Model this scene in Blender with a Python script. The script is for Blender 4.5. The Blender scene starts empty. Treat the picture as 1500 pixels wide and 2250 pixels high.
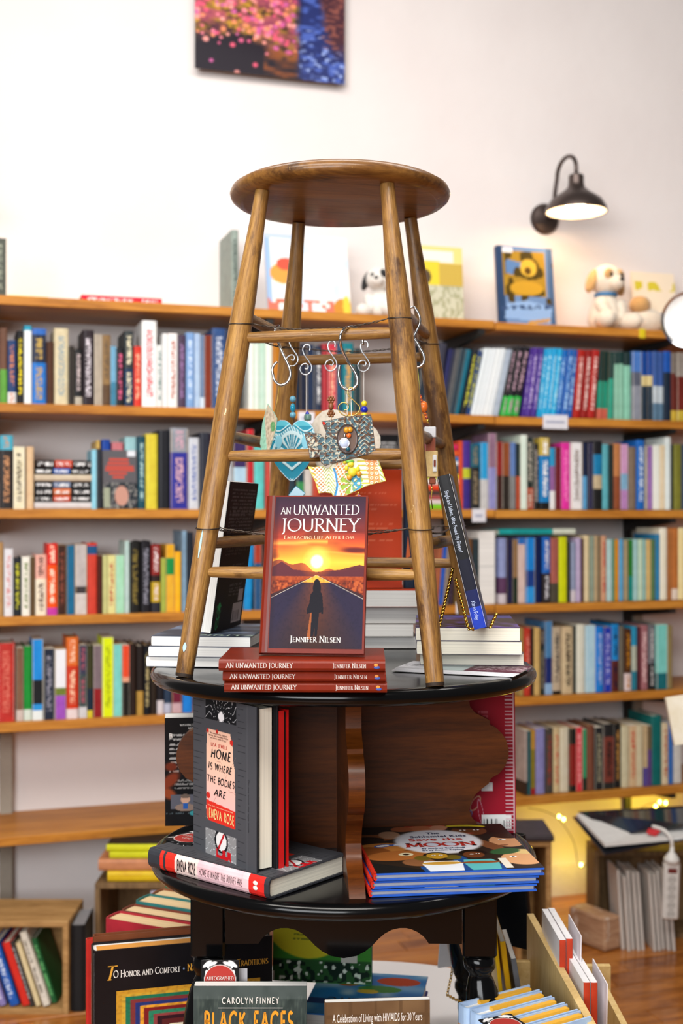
import bpy, math, random
import numpy as np
from mathutils import Matrix, Vector

# ---------------------------------------------------------------- camera, world, lights, exposure
SC = bpy.context.scene
COL = SC.collection
FPX, CX, CY, EYE = 2710.0, 750.0, 1125.0, 1.40      # focal length in pixels, principal point, lens height
cam = bpy.data.cameras.new('camera')
cam.sensor_fit = 'VERTICAL'; cam.sensor_height = 36.0; cam.sensor_width = 24.0
cam.lens = 36.0 * FPX / 2250.0
cam.clip_start = 0.05; cam.clip_end = 60
cam.dof.use_dof = True; cam.dof.focus_distance = 1.70; cam.dof.aperture_fstop = 4.6
camo = bpy.data.objects.new('camera', cam); COL.objects.link(camo)
camo.location = (0, 0, EYE); camo.rotation_euler = (math.pi / 2, 0, 0)
SC.camera = camo

SC.view_settings.view_transform = 'Standard'; SC.view_settings.look = 'None'
SC.view_settings.gamma = 1.0; SC.view_settings.use_curve_mapping = False
SC.view_settings.exposure = 0.08

world = bpy.data.worlds.new('shop_ambience'); SC.world = world
world.use_nodes = True
_bg = world.node_tree.nodes['Background']
_bg.inputs[0].default_value = (1.0, 0.97, 0.94, 1); _bg.inputs[1].default_value = 0.11

def area(name, loc, target, sx, sy, watts, color):
    l = bpy.data.lights.new(name, 'AREA'); l.shape = 'RECTANGLE'; l.size = sx; l.size_y = sy
    l.energy = watts; l.color = color
    o = bpy.data.objects.new(name, l); COL.objects.link(o); o.location = loc
    d = Vector(target) - Vector(loc)
    o.rotation_euler = d.to_track_quat('-Z', 'Y').to_euler()
    return o
# the shop's ceiling fixtures and its street window behind the photographer
area('ceiling_light_back', (0.3, 2.5, 3.5), (0.4, 3.4, 0), 2.6, 0.5, 44, (1.0, 0.95, 0.90))
area('ceiling_light_front', (-0.5, 0.3, 3.5), (-0.1, 1.7, 0.8), 2.6, 0.7, 92, (1.0, 0.95, 0.88))
area('street_window', (-1.4, -2.6, 2.30), (0.1, 2.2, 1.0), 3.2, 1.7, 205, (0.96, 0.98, 1.0))

# ---------------------------------------------------------------- helpers
R = random.Random(7)
def s2l(c):
    return c / 12.92 if c <= 0.04045 else ((c + 0.055) / 1.055) ** 2.4
def hx(h):
    return tuple(s2l(int(h[i:i + 2], 16) / 255) for i in (0, 2, 4))
def ls2l(a):
    a = np.clip(a, 0, 1); return np.where(a <= 0.04045, a / 12.92, ((a + 0.055) / 1.055) ** 2.4)
def hs(h):
    return np.array([int(h[i:i + 2], 16) / 255 for i in (0, 2, 4)])
V = Vector
def at(px, py, d):                       # point seen at a pixel, at depth d
    return V(((px - CX) / FPX * d, d, EYE - (py - CY) / FPX * d))
def on(px, py, z):                       # point seen at a pixel, on the level z
    d = (EYE - z) * FPX / (py - CY); return at(px, py, d)

def props(o, label=None, cat=None, group=None, kind=None):
    if label: o['label'] = label
    if cat: o['category'] = cat
    if group: o['group'] = group
    if kind: o['kind'] = kind
    return o
def empty(name, loc=(0, 0, 0), rz=0.0, label=None, cat=None, group=None):
    o = bpy.data.objects.new(name, None); COL.objects.link(o); o.location = loc; o.rotation_euler = (0, 0, rz)
    o.empty_display_size = 0.05
    return props(o, label, cat, group)
def frame(o, X, Y, Z):
    return Matrix(((X[0], Y[0], Z[0], o[0]), (X[1], Y[1], Z[1], o[1]), (X[2], Y[2], Z[2], o[2]), (0, 0, 0, 1)))

class MB:
    def __init__(s): s.v = []; s.f = []; s.m = []; s.c = []; s.k = []
    def add(s, vs, fs, m=0, col=None, ink=None):
        n = len(s.v); s.v += [tuple(p) for p in vs]
        for f in fs:
            s.f.append([n + i for i in f]); s.m.append(m); s.c.append(col); s.k.append(ink)
        return s
    def box(s, a, b, m=0, col=None, mat=None):
        x0, y0, z0 = a; x1, y1, z1 = b
        vs = [V((x, y, z)) for z in (z0, z1) for y in (y0, y1) for x in (x0, x1)]
        if mat: vs = [mat @ p for p in vs]
        return s.add(vs, [(0, 2, 3, 1), (4, 5, 7, 6), (0, 1, 5, 4), (2, 6, 7, 3), (0, 4, 6, 2), (1, 3, 7, 5)], m, col)
    def bbox(s, a, b, r, m=0, mat=None):           # box with all edges chamfered
        x0, y0, z0 = a; x1, y1, z1 = b
        vs = []; idx = {}
        for i, x in enumerate((x0, x1)):
            for j, y in enumerate((y0, y1)):
                for k, z in enumerate((z0, z1)):
                    sx, sy, sz = (1 - 2 * i) * r, (1 - 2 * j) * r, (1 - 2 * k) * r
                    idx[i, j, k] = len(vs); vs += [V((x, y + sy, z + sz)), V((x + sx, y, z + sz)), V((x + sx, y + sy, z))]
        fs = []
        for i in (0, 1):
            q = [idx[i, j, k] for j, k in ((0, 0), (1, 0), (1, 1), (0, 1))]; fs.append(q if i else q[::-1])
            q = [idx[j, i, k] + 1 for j, k in ((0, 0), (1, 0), (1, 1), (0, 1))]; fs.append(q[::-1] if i else q)
            q = [idx[j, k, i] + 2 for j, k in ((0, 0), (1, 0), (1, 1), (0, 1))]; fs.append(q if i else q[::-1])
        for i in (0, 1):
            for j in (0, 1):
                e = (i + j) % 2
                q = [idx[i, j, 0], idx[i, j, 1], idx[i, j, 1] + 1, idx[i, j, 0] + 1]; fs.append(q[::-1] if e else q)
                q = [idx[i, 0, j], idx[i, 1, j], idx[i, 1, j] + 2, idx[i, 0, j] + 2]; fs.append(q if e else q[::-1])
                q = [idx[0, i, j] + 1, idx[1, i, j] + 1, idx[1, i, j] + 2, idx[0, i, j] + 2]; fs.append(q[::-1] if e else q)
        for i in (0, 1):
            for j in (0, 1):
                for k in (0, 1):
                    q = [idx[i, j, k], idx[i, j, k] + 1, idx[i, j, k] + 2]; fs.append(q[::-1] if (i + j + k) % 2 == 0 else q)
        if mat: vs = [mat @ p for p in vs]
        return s.add(vs, fs, m)
    def lathe(s, prof, seg=32, m=0, cap=True, mat=None, sx=1.0):
        vs = []; fs = []; n = len(prof)
        for i in range(seg):
            a = 2 * math.pi * i / seg
            for r, z in prof: vs.append(V((r * math.cos(a) * sx, r * math.sin(a), z)))
        for i in range(seg):
            j = (i + 1) % seg
            for k in range(n - 1): fs.append((i * n + k, j * n + k, j * n + k + 1, i * n + k + 1))
        if cap:
            if prof[0][0] > 1e-6: fs.append([i * n for i in range(seg)][::-1])
            if prof[-1][0] > 1e-6: fs.append([i * n + n - 1 for i in range(seg)])
        if mat: vs = [mat @ p for p in vs]
        return s.add(vs, fs, m)
    def tube(s, pts, r, seg=8, m=0, closed=False, cap=True):
        pts = [V(p) for p in pts]; n = len(pts)
        rr = r if hasattr(r, '__len__') else [r] * n
        vs = []; fs = []; up = None
        for i, p in enumerate(pts):
            if closed: t = (pts[(i + 1) % n] - pts[i - 1])
            else: t = pts[min(i + 1, n - 1)] - pts[max(i - 1, 0)]
            if t.length < 1e-9: t = V((0, 0, 1))
            t.normalize()
            if up is None:
                up = V((0, 0, 1)) if abs(t.z) < 0.9 else V((1, 0, 0))
            a = (up - t * up.dot(t))
            if a.length < 1e-6: a = t.orthogonal()
            a.normalize(); up = a; b = t.cross(a)
            for k in range(seg):
                th = 2 * math.pi * k / seg
                vs.append(p + (a * math.cos(th) + b * math.sin(th)) * rr[i])
        for i in range(n if closed else n - 1):
            j = (i + 1) % n
            for k in range(seg):
                l = (k + 1) % seg
                fs.append((i * seg + k, i * seg + l, j * seg + l, j * seg + k))
        if cap and not closed:
            fs.append(list(range(seg))[::-1]); fs.append([(n - 1) * seg + k for k in range(seg)])
        return s.add(vs, fs, m)
    def prism(s, outline, z0, z1, m=0, mat=None, mtop=None):       # extruded 2D outline (counter-clockwise)
        n = len(outline)
        vs = [V((x, y, z0)) for x, y in outline] + [V((x, y, z1)) for x, y in outline]
        if mat: vs = [mat @ p for p in vs]
        s.add(vs, [(i, (i + 1) % n, n + (i + 1) % n, n + i) for i in range(n)], m)
        s.add(vs[:n], [list(range(n))[::-1]], m); s.add(vs[n:], [list(range(n))], m if mtop is None else mtop)
        return s
    def sphere(s, c, rx, ry=None, rz=None, seg=16, ring=10, m=0, mat=None):
        ry = rx if ry is None else ry; rz = rx if rz is None else rz
        vs = [V((0, 0, -rz))]; fs = []
        for i in range(1, ring):
            a = math.pi * i / ring
            for k in range(seg):
                t = 2 * math.pi * k / seg
                vs.append(V((rx * math.sin(a) * math.cos(t), ry * math.sin(a) * math.sin(t), -rz * math.cos(a))))
        vs.append(V((0, 0, rz))); e = len(vs) - 1
        for k in range(seg):
            l = (k + 1) % seg
            fs.append((0, 1 + l, 1 + k)); b = 1 + (ring - 2) * seg; fs.append((e, b + k, b + l))
            for i in range(ring - 2): fs.append((1 + i * seg + k, 1 + i * seg + l, 1 + (i + 1) * seg + l, 1 + (i + 1) * seg + k))
        mm = Matrix.Translation(V(c)) @ (mat if mat else Matrix())
        return s.add([mm @ p for p in vs], fs, m)
    def mesh(s, name, mats, smooth=False):
        me = bpy.data.meshes.new(name); me.from_pydata(s.v, [], s.f)
        for mt in (mats if isinstance(mats, (list, tuple)) else [mats]): me.materials.append(mt)
        if any(s.m): me.polygons.foreach_set('material_index', s.m)
        if any(c is not None for c in s.c):
            a = me.attributes.new('col', 'FLOAT_COLOR', 'FACE')
            a.data.foreach_set('color', [x for c in s.c for x in (*(c or (0.8, 0.8, 0.8)), 1.0)])
            a = me.attributes.new('ink', 'FLOAT_COLOR', 'FACE')
            a.data.foreach_set('color', [x for k in s.k for x in (k if k else (0, 0, 0, 0))])
            a = me.attributes.new('inkamt', 'FLOAT', 'FACE')
            a.data.foreach_set('value', [(k[3] if k else 0.0) for k in s.k])
        me.update()
        if smooth:
            me.polygons.foreach_set('use_smooth', [True] * len(me.polygons))
            if smooth is not True: me.set_sharp_from_angle(angle=math.radians(smooth))
        return me
    def build(s, name, mats, parent=None, smooth=False, mat=None):
        o = bpy.data.objects.new(name, s.mesh(name, mats, smooth)); COL.objects.link(o)
        if parent: o.parent = parent
        if mat is not None: o.matrix_local = mat
        return o
def rod(name, p0, p1, prof, mats, parent=None, seg=20, smooth=40):
    """a turned rod whose own z axis runs p0->p1; prof = [(fraction, radius)]"""
    p0, p1 = V(p0), V(p1); L = (p1 - p0).length; z = (p1 - p0) / L
    x = V((0, -1, 0)).cross(z)
    if x.length < 1e-4: x = V((1, 0, 0))
    x.normalize(); y = z.cross(x)
    return MB().lathe([(r, f * L) for f, r in prof], seg).build(name, mats, parent, smooth, frame(p0, x, y, z))
def copy_tree(o, parent=None):
    c = o.copy(); COL.objects.link(c); c.parent = parent
    for ch in o.children: copy_tree(ch, c)
    return c

# ---------------------------------------------------------------- materials
MATS = {}
class NT:
    def __init__(s, name):
        s.mat = bpy.data.materials.new(name); s.mat.use_nodes = True; s.t = s.mat.node_tree
        s.b = s.t.nodes['Principled BSDF']
    def n(s, typ, **kw):
        nd = s.t.nodes.new(typ)
        for k, v in kw.items():
            if k.startswith('i_'):
                key = k[2:]; nd.inputs[int(key) if key.isdigit() else key.replace('_', ' ')].default_value = v
            else: setattr(nd, k, v)
        return nd
    def l(s, a, b): s.t.links.new(a, b)
    def set(s, **kw):
        for k, v in kw.items(): s.b.inputs[k.replace('_', ' ')].default_value = v
        return s
    def ramp(s, fac, stops):
        r = s.n('ShaderNodeValToRGB'); e = r.color_ramp.elements
        while len(e) < len(stops): e.new(0.5)
        for el, (p, c) in zip(e, stops): el.position = p; el.color = (*c, 1) if len(c) == 3 else c
        s.l(fac, r.inputs[0]); return r.outputs[0]
    def coords(s, scale=(1, 1, 1), kind='Object'):
        tc = s.n('ShaderNodeTexCoord'); mp = s.n('ShaderNodeMapping'); mp.inputs['Scale'].default_value = scale
        s.l(tc.outputs[kind], mp.inputs[0]); return mp.outputs[0]
    def noise(s, vec, scale, detail=4, rough=0.5, dist=0.0):
        n = s.n('ShaderNodeTexNoise'); n.inputs['Scale'].default_value = scale; n.inputs['Detail'].default_value = detail
        n.inputs['Roughness'].default_value = rough; n.inputs['Distortion'].default_value = dist
        s.l(vec, n.inputs['Vector']); return n.outputs[0]
    def bump(s, h, strength, dist=0.002):
        b = s.n('ShaderNodeBump'); b.inputs['Strength'].default_value = strength; b.inputs['Distance'].default_value = dist
        s.l(h, b.inputs['Height']); s.l(b.outputs[0], s.b.inputs['Normal'])
    def mix(s, fac, a, b, mode='MIX'):
        m = s.n('ShaderNodeMix', data_type='RGBA', blend_type=mode)
        for sock, v in ((m.inputs[0], fac), (m.inputs[6], a), (m.inputs[7], b)):
            if hasattr(v, 'node'): s.l(v, sock)
            elif isinstance(v, (int, float)): sock.default_value = v
            else: sock.default_value = (*v, 1) if len(v) == 3 else v
        return m.outputs[2]
    def base(s, c):
        if hasattr(c, 'node'): s.l(c, s.b.inputs['Base Color'])
        else: s.b.inputs['Base Color'].default_value = (*c, 1)
        return s
def plain(name, h, rough=0.5, metal=0.0, **kw):
    if name in MATS: return MATS[name]
    t = NT(name); c = hx(h)
    v = t.noise(t.coords((1, 1, 1)), 60, 3)
    t.base(t.ramp(v, [(0.3, tuple(x * 0.95 for x in c)), (0.7, tuple(min(1, x * 1.03) for x in c))]))
    t.set(Roughness=rough, Metallic=metal, **kw)
    MATS[name] = t.mat; return t.mat
def wood(name, dark, mid, light, scale=(28, 28, 2.2), rough=0.5, spots=None, bump=0.15, coat=0.0, patch=None):
    t = NT(name)
    tc = t.n('ShaderNodeTexCoord'); oi = t.n('ShaderNodeObjectInfo'); vm = t.n('ShaderNodeVectorMath', operation='ADD'); sc_ = t.n('ShaderNodeMath', operation='MULTIPLY'); sc_.inputs[1].default_value = 37.0
    t.l(oi.outputs['Random'], sc_.inputs[0]); t.l(tc.outputs['Object'], vm.inputs[0]); t.l(sc_.outputs[0], vm.inputs[1])
    def scaled(s3):
        m = t.n('ShaderNodeMapping'); m.inputs['Scale'].default_value = s3; t.l(vm.outputs[0], m.inputs[0]); return m.outputs[0]
    co = scaled(scale)
    g = t.noise(co, 1.0, 8, 0.62, 0.6); g2 = t.noise(co, 6.0, 6, 0.7, 0.2)
    c = t.ramp(g, [(0.30, hx(dark)), (0.50, hx(mid)), (0.70, hx(light))])
    c = t.mix(0.35, c, t.ramp(g2, [(0.35, hx(dark)), (0.6, hx(light))]), 'MIX')
    if patch:
        p = t.noise(scaled((1, 1, .35) if scale[2] < scale[0] else (.35, 1, 1)), patch[1], 6, 0.7)
        c = t.mix(t.ramp(p, [(patch[2], (0, 0, 0)), (patch[2] + 0.09, (1, 1, 1))]), c, hx(patch[0]))
    if spots:
        p = t.noise(scaled((3, 3, 1)), spots[1], 4, 0.75)
        c = t.mix(t.ramp(p, [(spots[2], (0, 0, 0)), (spots[2] + 0.04, (1, 1, 1))]), c, hx(spots[0]))
    t.base(c); t.set(Roughness=rough, Coat_Weight=coat, Coat_Roughness=0.15, Specular_IOR_Level=0.3)
    t.bump(g2, bump, 0.001); MATS[name] = t.mat; return t.mat

M_STOOL = wood('worn_stool_wood', '452a0e', '84592a', 'b88c4a', (70, 70, 6), 0.42, ('ecd09a', 34, 0.69), 0.6, 0.15, ('4c3018', 14, 0.56))
M_SEAT = wood('worn_seat_wood', '42260e', '6e4620', '966a30', (3, 30, 30), 0.38, ('dcb45c', 13, 0.69), 0.35, 0.25, ('3c2410', 9, 0.56))
M_SHELF = wood('shelf_pine', '8a5016', 'bc7828', 'd2923c', (2, 22, 22), 0.5, None, 0.08, 0.1)
M_BROWN = wood('dark_brown_panel_wood', '301402', '4e2406', '6c360c', (3, 30, 3), 0.38, None, 0.06, 0.08)
M_CRATE = wood('crate_wood', '7a5830', 'a87f4c', 'c49c66', (3, 24, 24), 0.65, None, 0.15)
M_CRATE2 = wood('weathered_crate_wood', '4a3824', '755a3a', '957650', (24, 24, 3), 0.7, None, 0.2)
M_PLY = wood('birch_plywood', 'c09a5c', 'd9b878', 'e6cb94', (20, 3, 20), 0.5, None, 0.05)
M_FLOOR = wood('varnished_floorboard', '6e3610', 'b0682a', 'd08a40', (2.2, 26, 26), 0.28, None, 0.12, 0.35, ('7a4014', 2.5, 0.54))
def _m(name):
    t = NT(name); return t
def lacquer():
    t = NT('black_lacquer'); co = t.coords((1, 1, 1))
    chips = t.noise(co, 55, 5, 0.7)
    t.base(t.mix(t.ramp(chips, [(0.745, (0, 0, 0)), (0.76, (1, 1, 1))]), hx('09090a'), hx('6a4c30')))
    t.l(t.ramp(t.noise(co, 14, 4), [(0.3, (0.12,) * 3), (0.8, (0.24,) * 3)]), t.b.inputs['Roughness'])
    t.set(Coat_Weight=0.15, Coat_Roughness=0.10, Specular_IOR_Level=0.18); t.bump(t.noise(co, 30, 3), 0.05, 0.001); return t.mat
M_BLACK = lacquer()
def wallmat():
    t = NT('painted_plaster'); co = t.coords((1, 1, 1))
    t.base(t.ramp(t.noise(co, 1.6, 3), [(0.3, hx('e6dedc')), (0.7, hx('efe9e7'))]))
    t.set(Roughness=0.85); t.bump(t.noise(co, 22, 7, 0.6), 0.35, 0.006); return t.mat
M_WALL = wallmat()
def paper(name, h, stripe='x', k=700):
    t = NT(name); c = hx(h); sc = {'x': (k, 3, 3), 'y': (3, k, 3), 'z': (3, 3, k)}[stripe]
    v = t.noise(t.coords(sc), 1.0, 2, 0.6)
    t.base(t.ramp(v, [(0.3, tuple(x * 0.78 for x in c)), (0.62, c)])); t.set(Roughness=0.8); return t.mat
M_PAPER = paper('page_edges', 'f0ead8'); M_PAPERT = paper('tan_page_edges', 'd9bd90'); M_PAPERW = paper('white_page_edges', 'eceae6')
def bookmat(name, rough, coat):
    t = NT(name)
    a = t.n('ShaderNodeAttribute', attribute_name='col'); k = t.n('ShaderNodeAttribute', attribute_name='ink')
    am = t.n('ShaderNodeAttribute', attribute_name='inkamt')
    oi = t.n('ShaderNodeObjectInfo'); tc = t.n('ShaderNodeTexCoord')
    mp = t.n('ShaderNodeMapping'); mp.inputs['Scale'].default_value = (120, 1, 210)
    cmb = t.n('ShaderNodeCombineXYZ'); mul = t.n('ShaderNodeMath', operation='MULTIPLY'); mul.inputs[1].default_value = 900
    t.l(oi.outputs['Random'], mul.inputs[0]); t.l(mul.outputs[0], cmb.inputs[1]); t.l(cmb.outputs[0], mp.inputs['Location'])
    t.l(tc.outputs['Object'], mp.inputs[0])
    n = t.noise(mp.outputs[0], 1.0, 2, 0.5)
    m = t.n('ShaderNodeMath', operation='MULTIPLY')
    t.l(t.ramp(n, [(0.46, (0, 0, 0)), (0.52, (1, 1, 1))]), m.inputs[0]); t.l(am.outputs['Fac'], m.inputs[1])
    wear = t.noise(t.coords((1, 1, 1)), 35, 4)
    c = t.mix(0.16, a.outputs['Color'], t.ramp(wear, [(0.3, (0, 0, 0)), (0.7, (1, 1, 1))]), 'OVERLAY')
    t.base(t.mix(m.outputs[0], c, k.outputs['Color'])); t.set(Roughness=rough, Coat_Weight=coat, Coat_Roughness=0.12, Specular_IOR_Level=0.2)
    return t.mat
M_BOOK = bookmat('printed_book_cover', 0.5, 0.05)
M_GLOSSBOOK = bookmat('glossy_printed_cover', 0.32, 0.08)
def artmat(name, rough=0.40, coat=0.03):
    t = NT(name); a = t.n('ShaderNodeAttribute', attribute_name='art')
    t.base(a.outputs['Color']); t.set(Roughness=rough, Coat_Weight=coat, Coat_Roughness=0.12, Specular_IOR_Level=0.12); return t.mat
M_ART = artmat('printed_artwork'); M_ARTM = artmat('matte_printed_artwork', 0.55, 0.0)
M_CHROME = plain('polished_steel', 'd8d8da', 0.12, 1.0)
M_GOLDM = plain('brass', 'd8b050', 0.22, 1.0)
M_WIRE = plain('dark_wire', '4a4038', 0.4, 0.8)
M_BRACKET = plain('black_bracket_steel', '161616', 0.5)
def glow(name, h, s):
    t = NT(name); t.base(hx(h)); t.b.inputs['Emission Color'].default_value = (*hx(h), 1); t.b.inputs['Emission Strength'].default_value = s
    return t.mat

# ---------------------------------------------------------------- flat print: skeleton lettering and painted panels
def arc(cx, cy, rx, ry, a0, a1, n=14):
    return [(cx + rx * math.cos(math.radians(a0 + (a1 - a0) * i / n)), cy + ry * math.sin(math.radians(a0 + (a1 - a0) * i / n))) for i in range(n + 1)]
GL = {
 'A': (.82, [[(.04, 0), (.41, 1)], [(.41, 1), (.78, 0)], [(.18, .36), (.64, .36)]]),
 'B': (.62, [[(.12, 0), (.12, 1)], [(.12, 1)] + arc(.30, .76, .22, .24, 90, -90) + [(.12, .52)], [(.12, .52)] + arc(.32, .26, .26, .26, 90, -90) + [(.12, 0)]]),
 'C': (.80, [arc(.46, .5, .42, .5, 45, 315, 22)]),
 'D': (.82, [[(.12, 0), (.12, 1)], [(.12, 1)] + arc(.32, .5, .44, .5, 90, -90, 20) + [(.12, 0)]]),
 'E': (.58, [[(.12, 0), (.12, 1)], [(.12, 1), (.52, 1)], [(.12, .52), (.46, .52)], [(.12, 0), (.54, 0)]]),
 'F': (.56, [[(.12, 0), (.12, 1)], [(.12, 1), (.52, 1)], [(.12, .52), (.46, .52)]]),
 'G': (.84, [arc(.46, .5, .42, .5, 45, 305, 22), [(.74, .08), (.74, .44)]]),
 'H': (.80, [[(.12, 0), (.12, 1)], [(.68, 0), (.68, 1)], [(.12, .52), (.68, .52)]]),
 'I': (.26, [[(.13, 0), (.13, 1)]]),
 'J': (.36, [[(.20, 1), (.20, .0), (.17, -.14), (.06, -.24)]]),
 'K': (.68, [[(.12, 0), (.12, 1)], [(.60, 1), (.14, .48)], [(.26, .6), (.64, 0)]]),
 'L': (.56, [[(.12, 0), (.12, 1)], [(.12, 0), (.54, 0)]]),
 'M': (.94, [[(.10, 0), (.17, 1)], [(.17, 1), (.47, .1)], [(.47, .1), (.77, 1)], [(.77, 1), (.84, 0)]]),
 'N': (.84, [[(.12, 0), (.12, 1)], [(.12, 1), (.72, 0)], [(.72, 0), (.72, 1)]]),
 'O': (.92, [arc(.46, .5, .42, .5, 0, 360, 28)]),
 'P': (.58, [[(.12, 0), (.12, 1)], [(.12, 1)] + arc(.28, .74, .24, .26, 90, -90) + [(.12, .48)]]),
 'Q': (.92, [arc(.46, .5, .42, .5, 0, 360, 28), [(.52, .06), (.92, -.16)]]),
 'R': (.68, [[(.12, 0), (.12, 1)], [(.12, 1)] + arc(.28, .75, .24, .25, 90, -90) + [(.12, .5)], [(.28, .5), (.66, 0)]]),
 'S': (.56, [arc(.28, .75, .2, .25, 40, 250, 14) + arc(.28, .25, .22, .25, 80, -140, 14)]),
 'T': (.70, [[(.35, 0), (.35, 1)], [(.02, 1), (.68, 1)]]),
 'U': (.80, [[(.12, 1), (.12, .34)] + arc(.40, .3, .28, .3, 180, 360) + [(.68, .34), (.68, 1)]]),
 'V': (.78, [[(.04, 1), (.40, 0)], [(.40, 0), (.74, 1)]]),
 'W': (1.08, [[(.04, 1), (.30, 0)], [(.30, 0), (.54, .95)], [(.54, .95), (.80, 0)], [(.80, 0), (1.04, 1)]]),
 'X': (.70, [[(.06, 1), (.64, 0)], [(.62, 1), (.06, 0)]]),
 'Y': (.72, [[(.04, 1), (.36, .48)], [(.68, 1), (.36, .48)], [(.36, .48), (.36, 0)]]),
 'Z': (.66, [[(.06, 1), (.60, 1)], [(.60, 1), (.06, 0)], [(.06, 0), (.62, 0)]]),
 '-': (.5, [[(.08, .42), (.42, .42)]]), '.': (.24, [[(.1, .02), (.14, .05)]]), "'": (.2, [[(.1, 1), (.1, .78)]]),
}
def lettering(name, txt, h, material, parent, fr, align='L', style='serif', weight=0.11, xs=1.0, space=0.08, small=None, width=None, z=0.0, shear=0.0, jit=0.0):
    """capitals drawn with a pen; fr = 4x4 frame whose x axis is the baseline; small = scale of letters not first in a word"""
    items = []; x = 0; first = True; rr = random.Random(len(txt) * 7 + 3)
    for ch in txt:
        if ch == ' ': x += .38; first = True; continue
        k = 1.0 if (first or small is None or ch.islower() is False and small is None) else small
        if small is not None: k = 1.0 if (ch.isupper()) else small
        w, st = GL[ch.upper()]
        items.append((x, k, st, rr.uniform(-jit, jit), rr.uniform(-jit, jit))); x += w * k * xs / 1.0 + space; first = False
    tot = x - space; s = h
    fit = 1.0 if width is None else width / (tot * h)
    off = {'L': 0, 'C': -tot / 2, 'R': -tot}[align]
    mb = MB()
    def ribbon(p, k):
        n = len(p); q = [V((a, b)) for a, b in p]
        L, Rr = [], []
        for i in range(n):
            closed = n > 8 and (q[0] - q[-1]).length < 1e-4
            d = (q[(i + 1) % (n - 1)] - q[(i - 1) % (n - 1)]) if closed and i in (0, n - 1) else q[min(i + 1, n - 1)] - q[max(i - 1, 0)]
            if d.length < 1e-9: d = V((1, 0))
            d.normalize(); nr = V((-d.y, d.x))
            if style == 'serif': w = (0.30 + 0.80 * abs(d.x * 0.30 - d.y * 0.954)) * weight * 0.95
            elif style == 'brush': w = weight * (0.65 + 0.5 * (1 - i / max(1, n - 1)))
            else: w = weight
            L.append(q[i] + nr * w / 2); Rr.append(q[i] - nr * w / 2)
        vs = L + Rr
        return vs, [(i, i + n, i + n + 1, i + 1) for i in range(n - 1)]
    for x0, k, st, jx, jy in items:
        strokes = [list(p) for p in st]
        if style == 'serif':
            for p in st:
                for a, b in ((p[0], p[1]), (p[-1], p[-2])):
                    dx, dy = a[0] - b[0], a[1] - b[1]
                    if abs(dy) > 0.5 * abs(dx) and (abs(a[1]) < .02 or abs(a[1] - 1) < .02) and len(p) < 8:
                        strokes.append([(a[0] - .13, a[1]), (a[0] + .13, a[1])])
        for p in strokes:
            if style == 'brush' and len(p) == 2: p = [p[0], ((p[0][0] + p[1][0]) / 2 + .02, (p[0][1] + p[1][1]) / 2), p[1]]
            vs, fs = ribbon(p, k)
            o = []
            for v in vs:
                yy = v.y * k + jy * .1; xx = (v.x * k * xs + x0 + off + shear * yy + jx * .06)
                o.append((xx * s * fit, yy * s, z))
            mb.add(o, fs)
    return mb.build(name, material, parent, False, fr)
_fontcache = {}
def type_text(name, txt, h, material, parent, fr, align='LEFT', xs=1.0, space=1.0, bold=0.0, line=1.0, width=None):
    """plain sans-serif type (Blender's built-in face) turned into a flat mesh"""
    cu = bpy.data.curves.new('type', 'FONT'); cu.body = txt; cu.size = h; cu.align_x = align; cu.space_character = space
    cu.space_line = line; cu.offset = bold; cu.resolution_u = 3; cu.fill_mode = 'FRONT'
    ob = bpy.data.objects.new('type', cu); COL.objects.link(ob)
    dg = bpy.context.evaluated_depsgraph_get()
    me = bpy.data.meshes.new_from_object(ob.evaluated_get(dg), depsgraph=dg)
    bpy.data.objects.remove(ob); bpy.data.curves.remove(cu)
    k = xs
    if width is not None:
        xx = [v.co.x for v in me.vertices]; k = width / max(1e-6, max(xx) - min(xx))
    for v in me.vertices: v.co.x *= k
    me.materials.clear(); me.materials.append(material); me.name = name
    o = bpy.data.objects.new(name, me); COL.objects.link(o); o.parent = parent; o.matrix_local = fr
    return o
def painted(name, w, h, nx, ny, fn, material, parent, fr):
    """a flat printed picture: a fine grid whose colours come from fn(u, v) (sRGB)"""
    u, v = np.meshgrid(np.linspace(0, 1, nx + 1), np.linspace(0, 1, ny + 1))
    rgb = ls2l(fn(u, v).reshape(-1, 3))
    vs = np.stack([u.ravel() * w, v.ravel() * h, np.zeros(u.size)], 1)
    i = np.arange(nx * ny); r = i // nx; c = i % nx; a = r * (nx + 1) + c
    me = bpy.data.meshes.new(name)
    me.from_pydata(vs.tolist(), [], np.stack([a, a + 1, a + nx + 2, a + nx + 1], 1).tolist())
    at_ = me.attributes.new('art', 'FLOAT_COLOR', 'POINT')
    at_.data.foreach_set('color', np.concatenate([rgb, np.ones((len(rgb), 1))], 1).ravel())
    me.materials.append(material); me.update()
    o = bpy.data.objects.new(name, me); COL.objects.link(o)
    if parent: o.parent = parent
    o.matrix_local = fr
    return o
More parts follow.
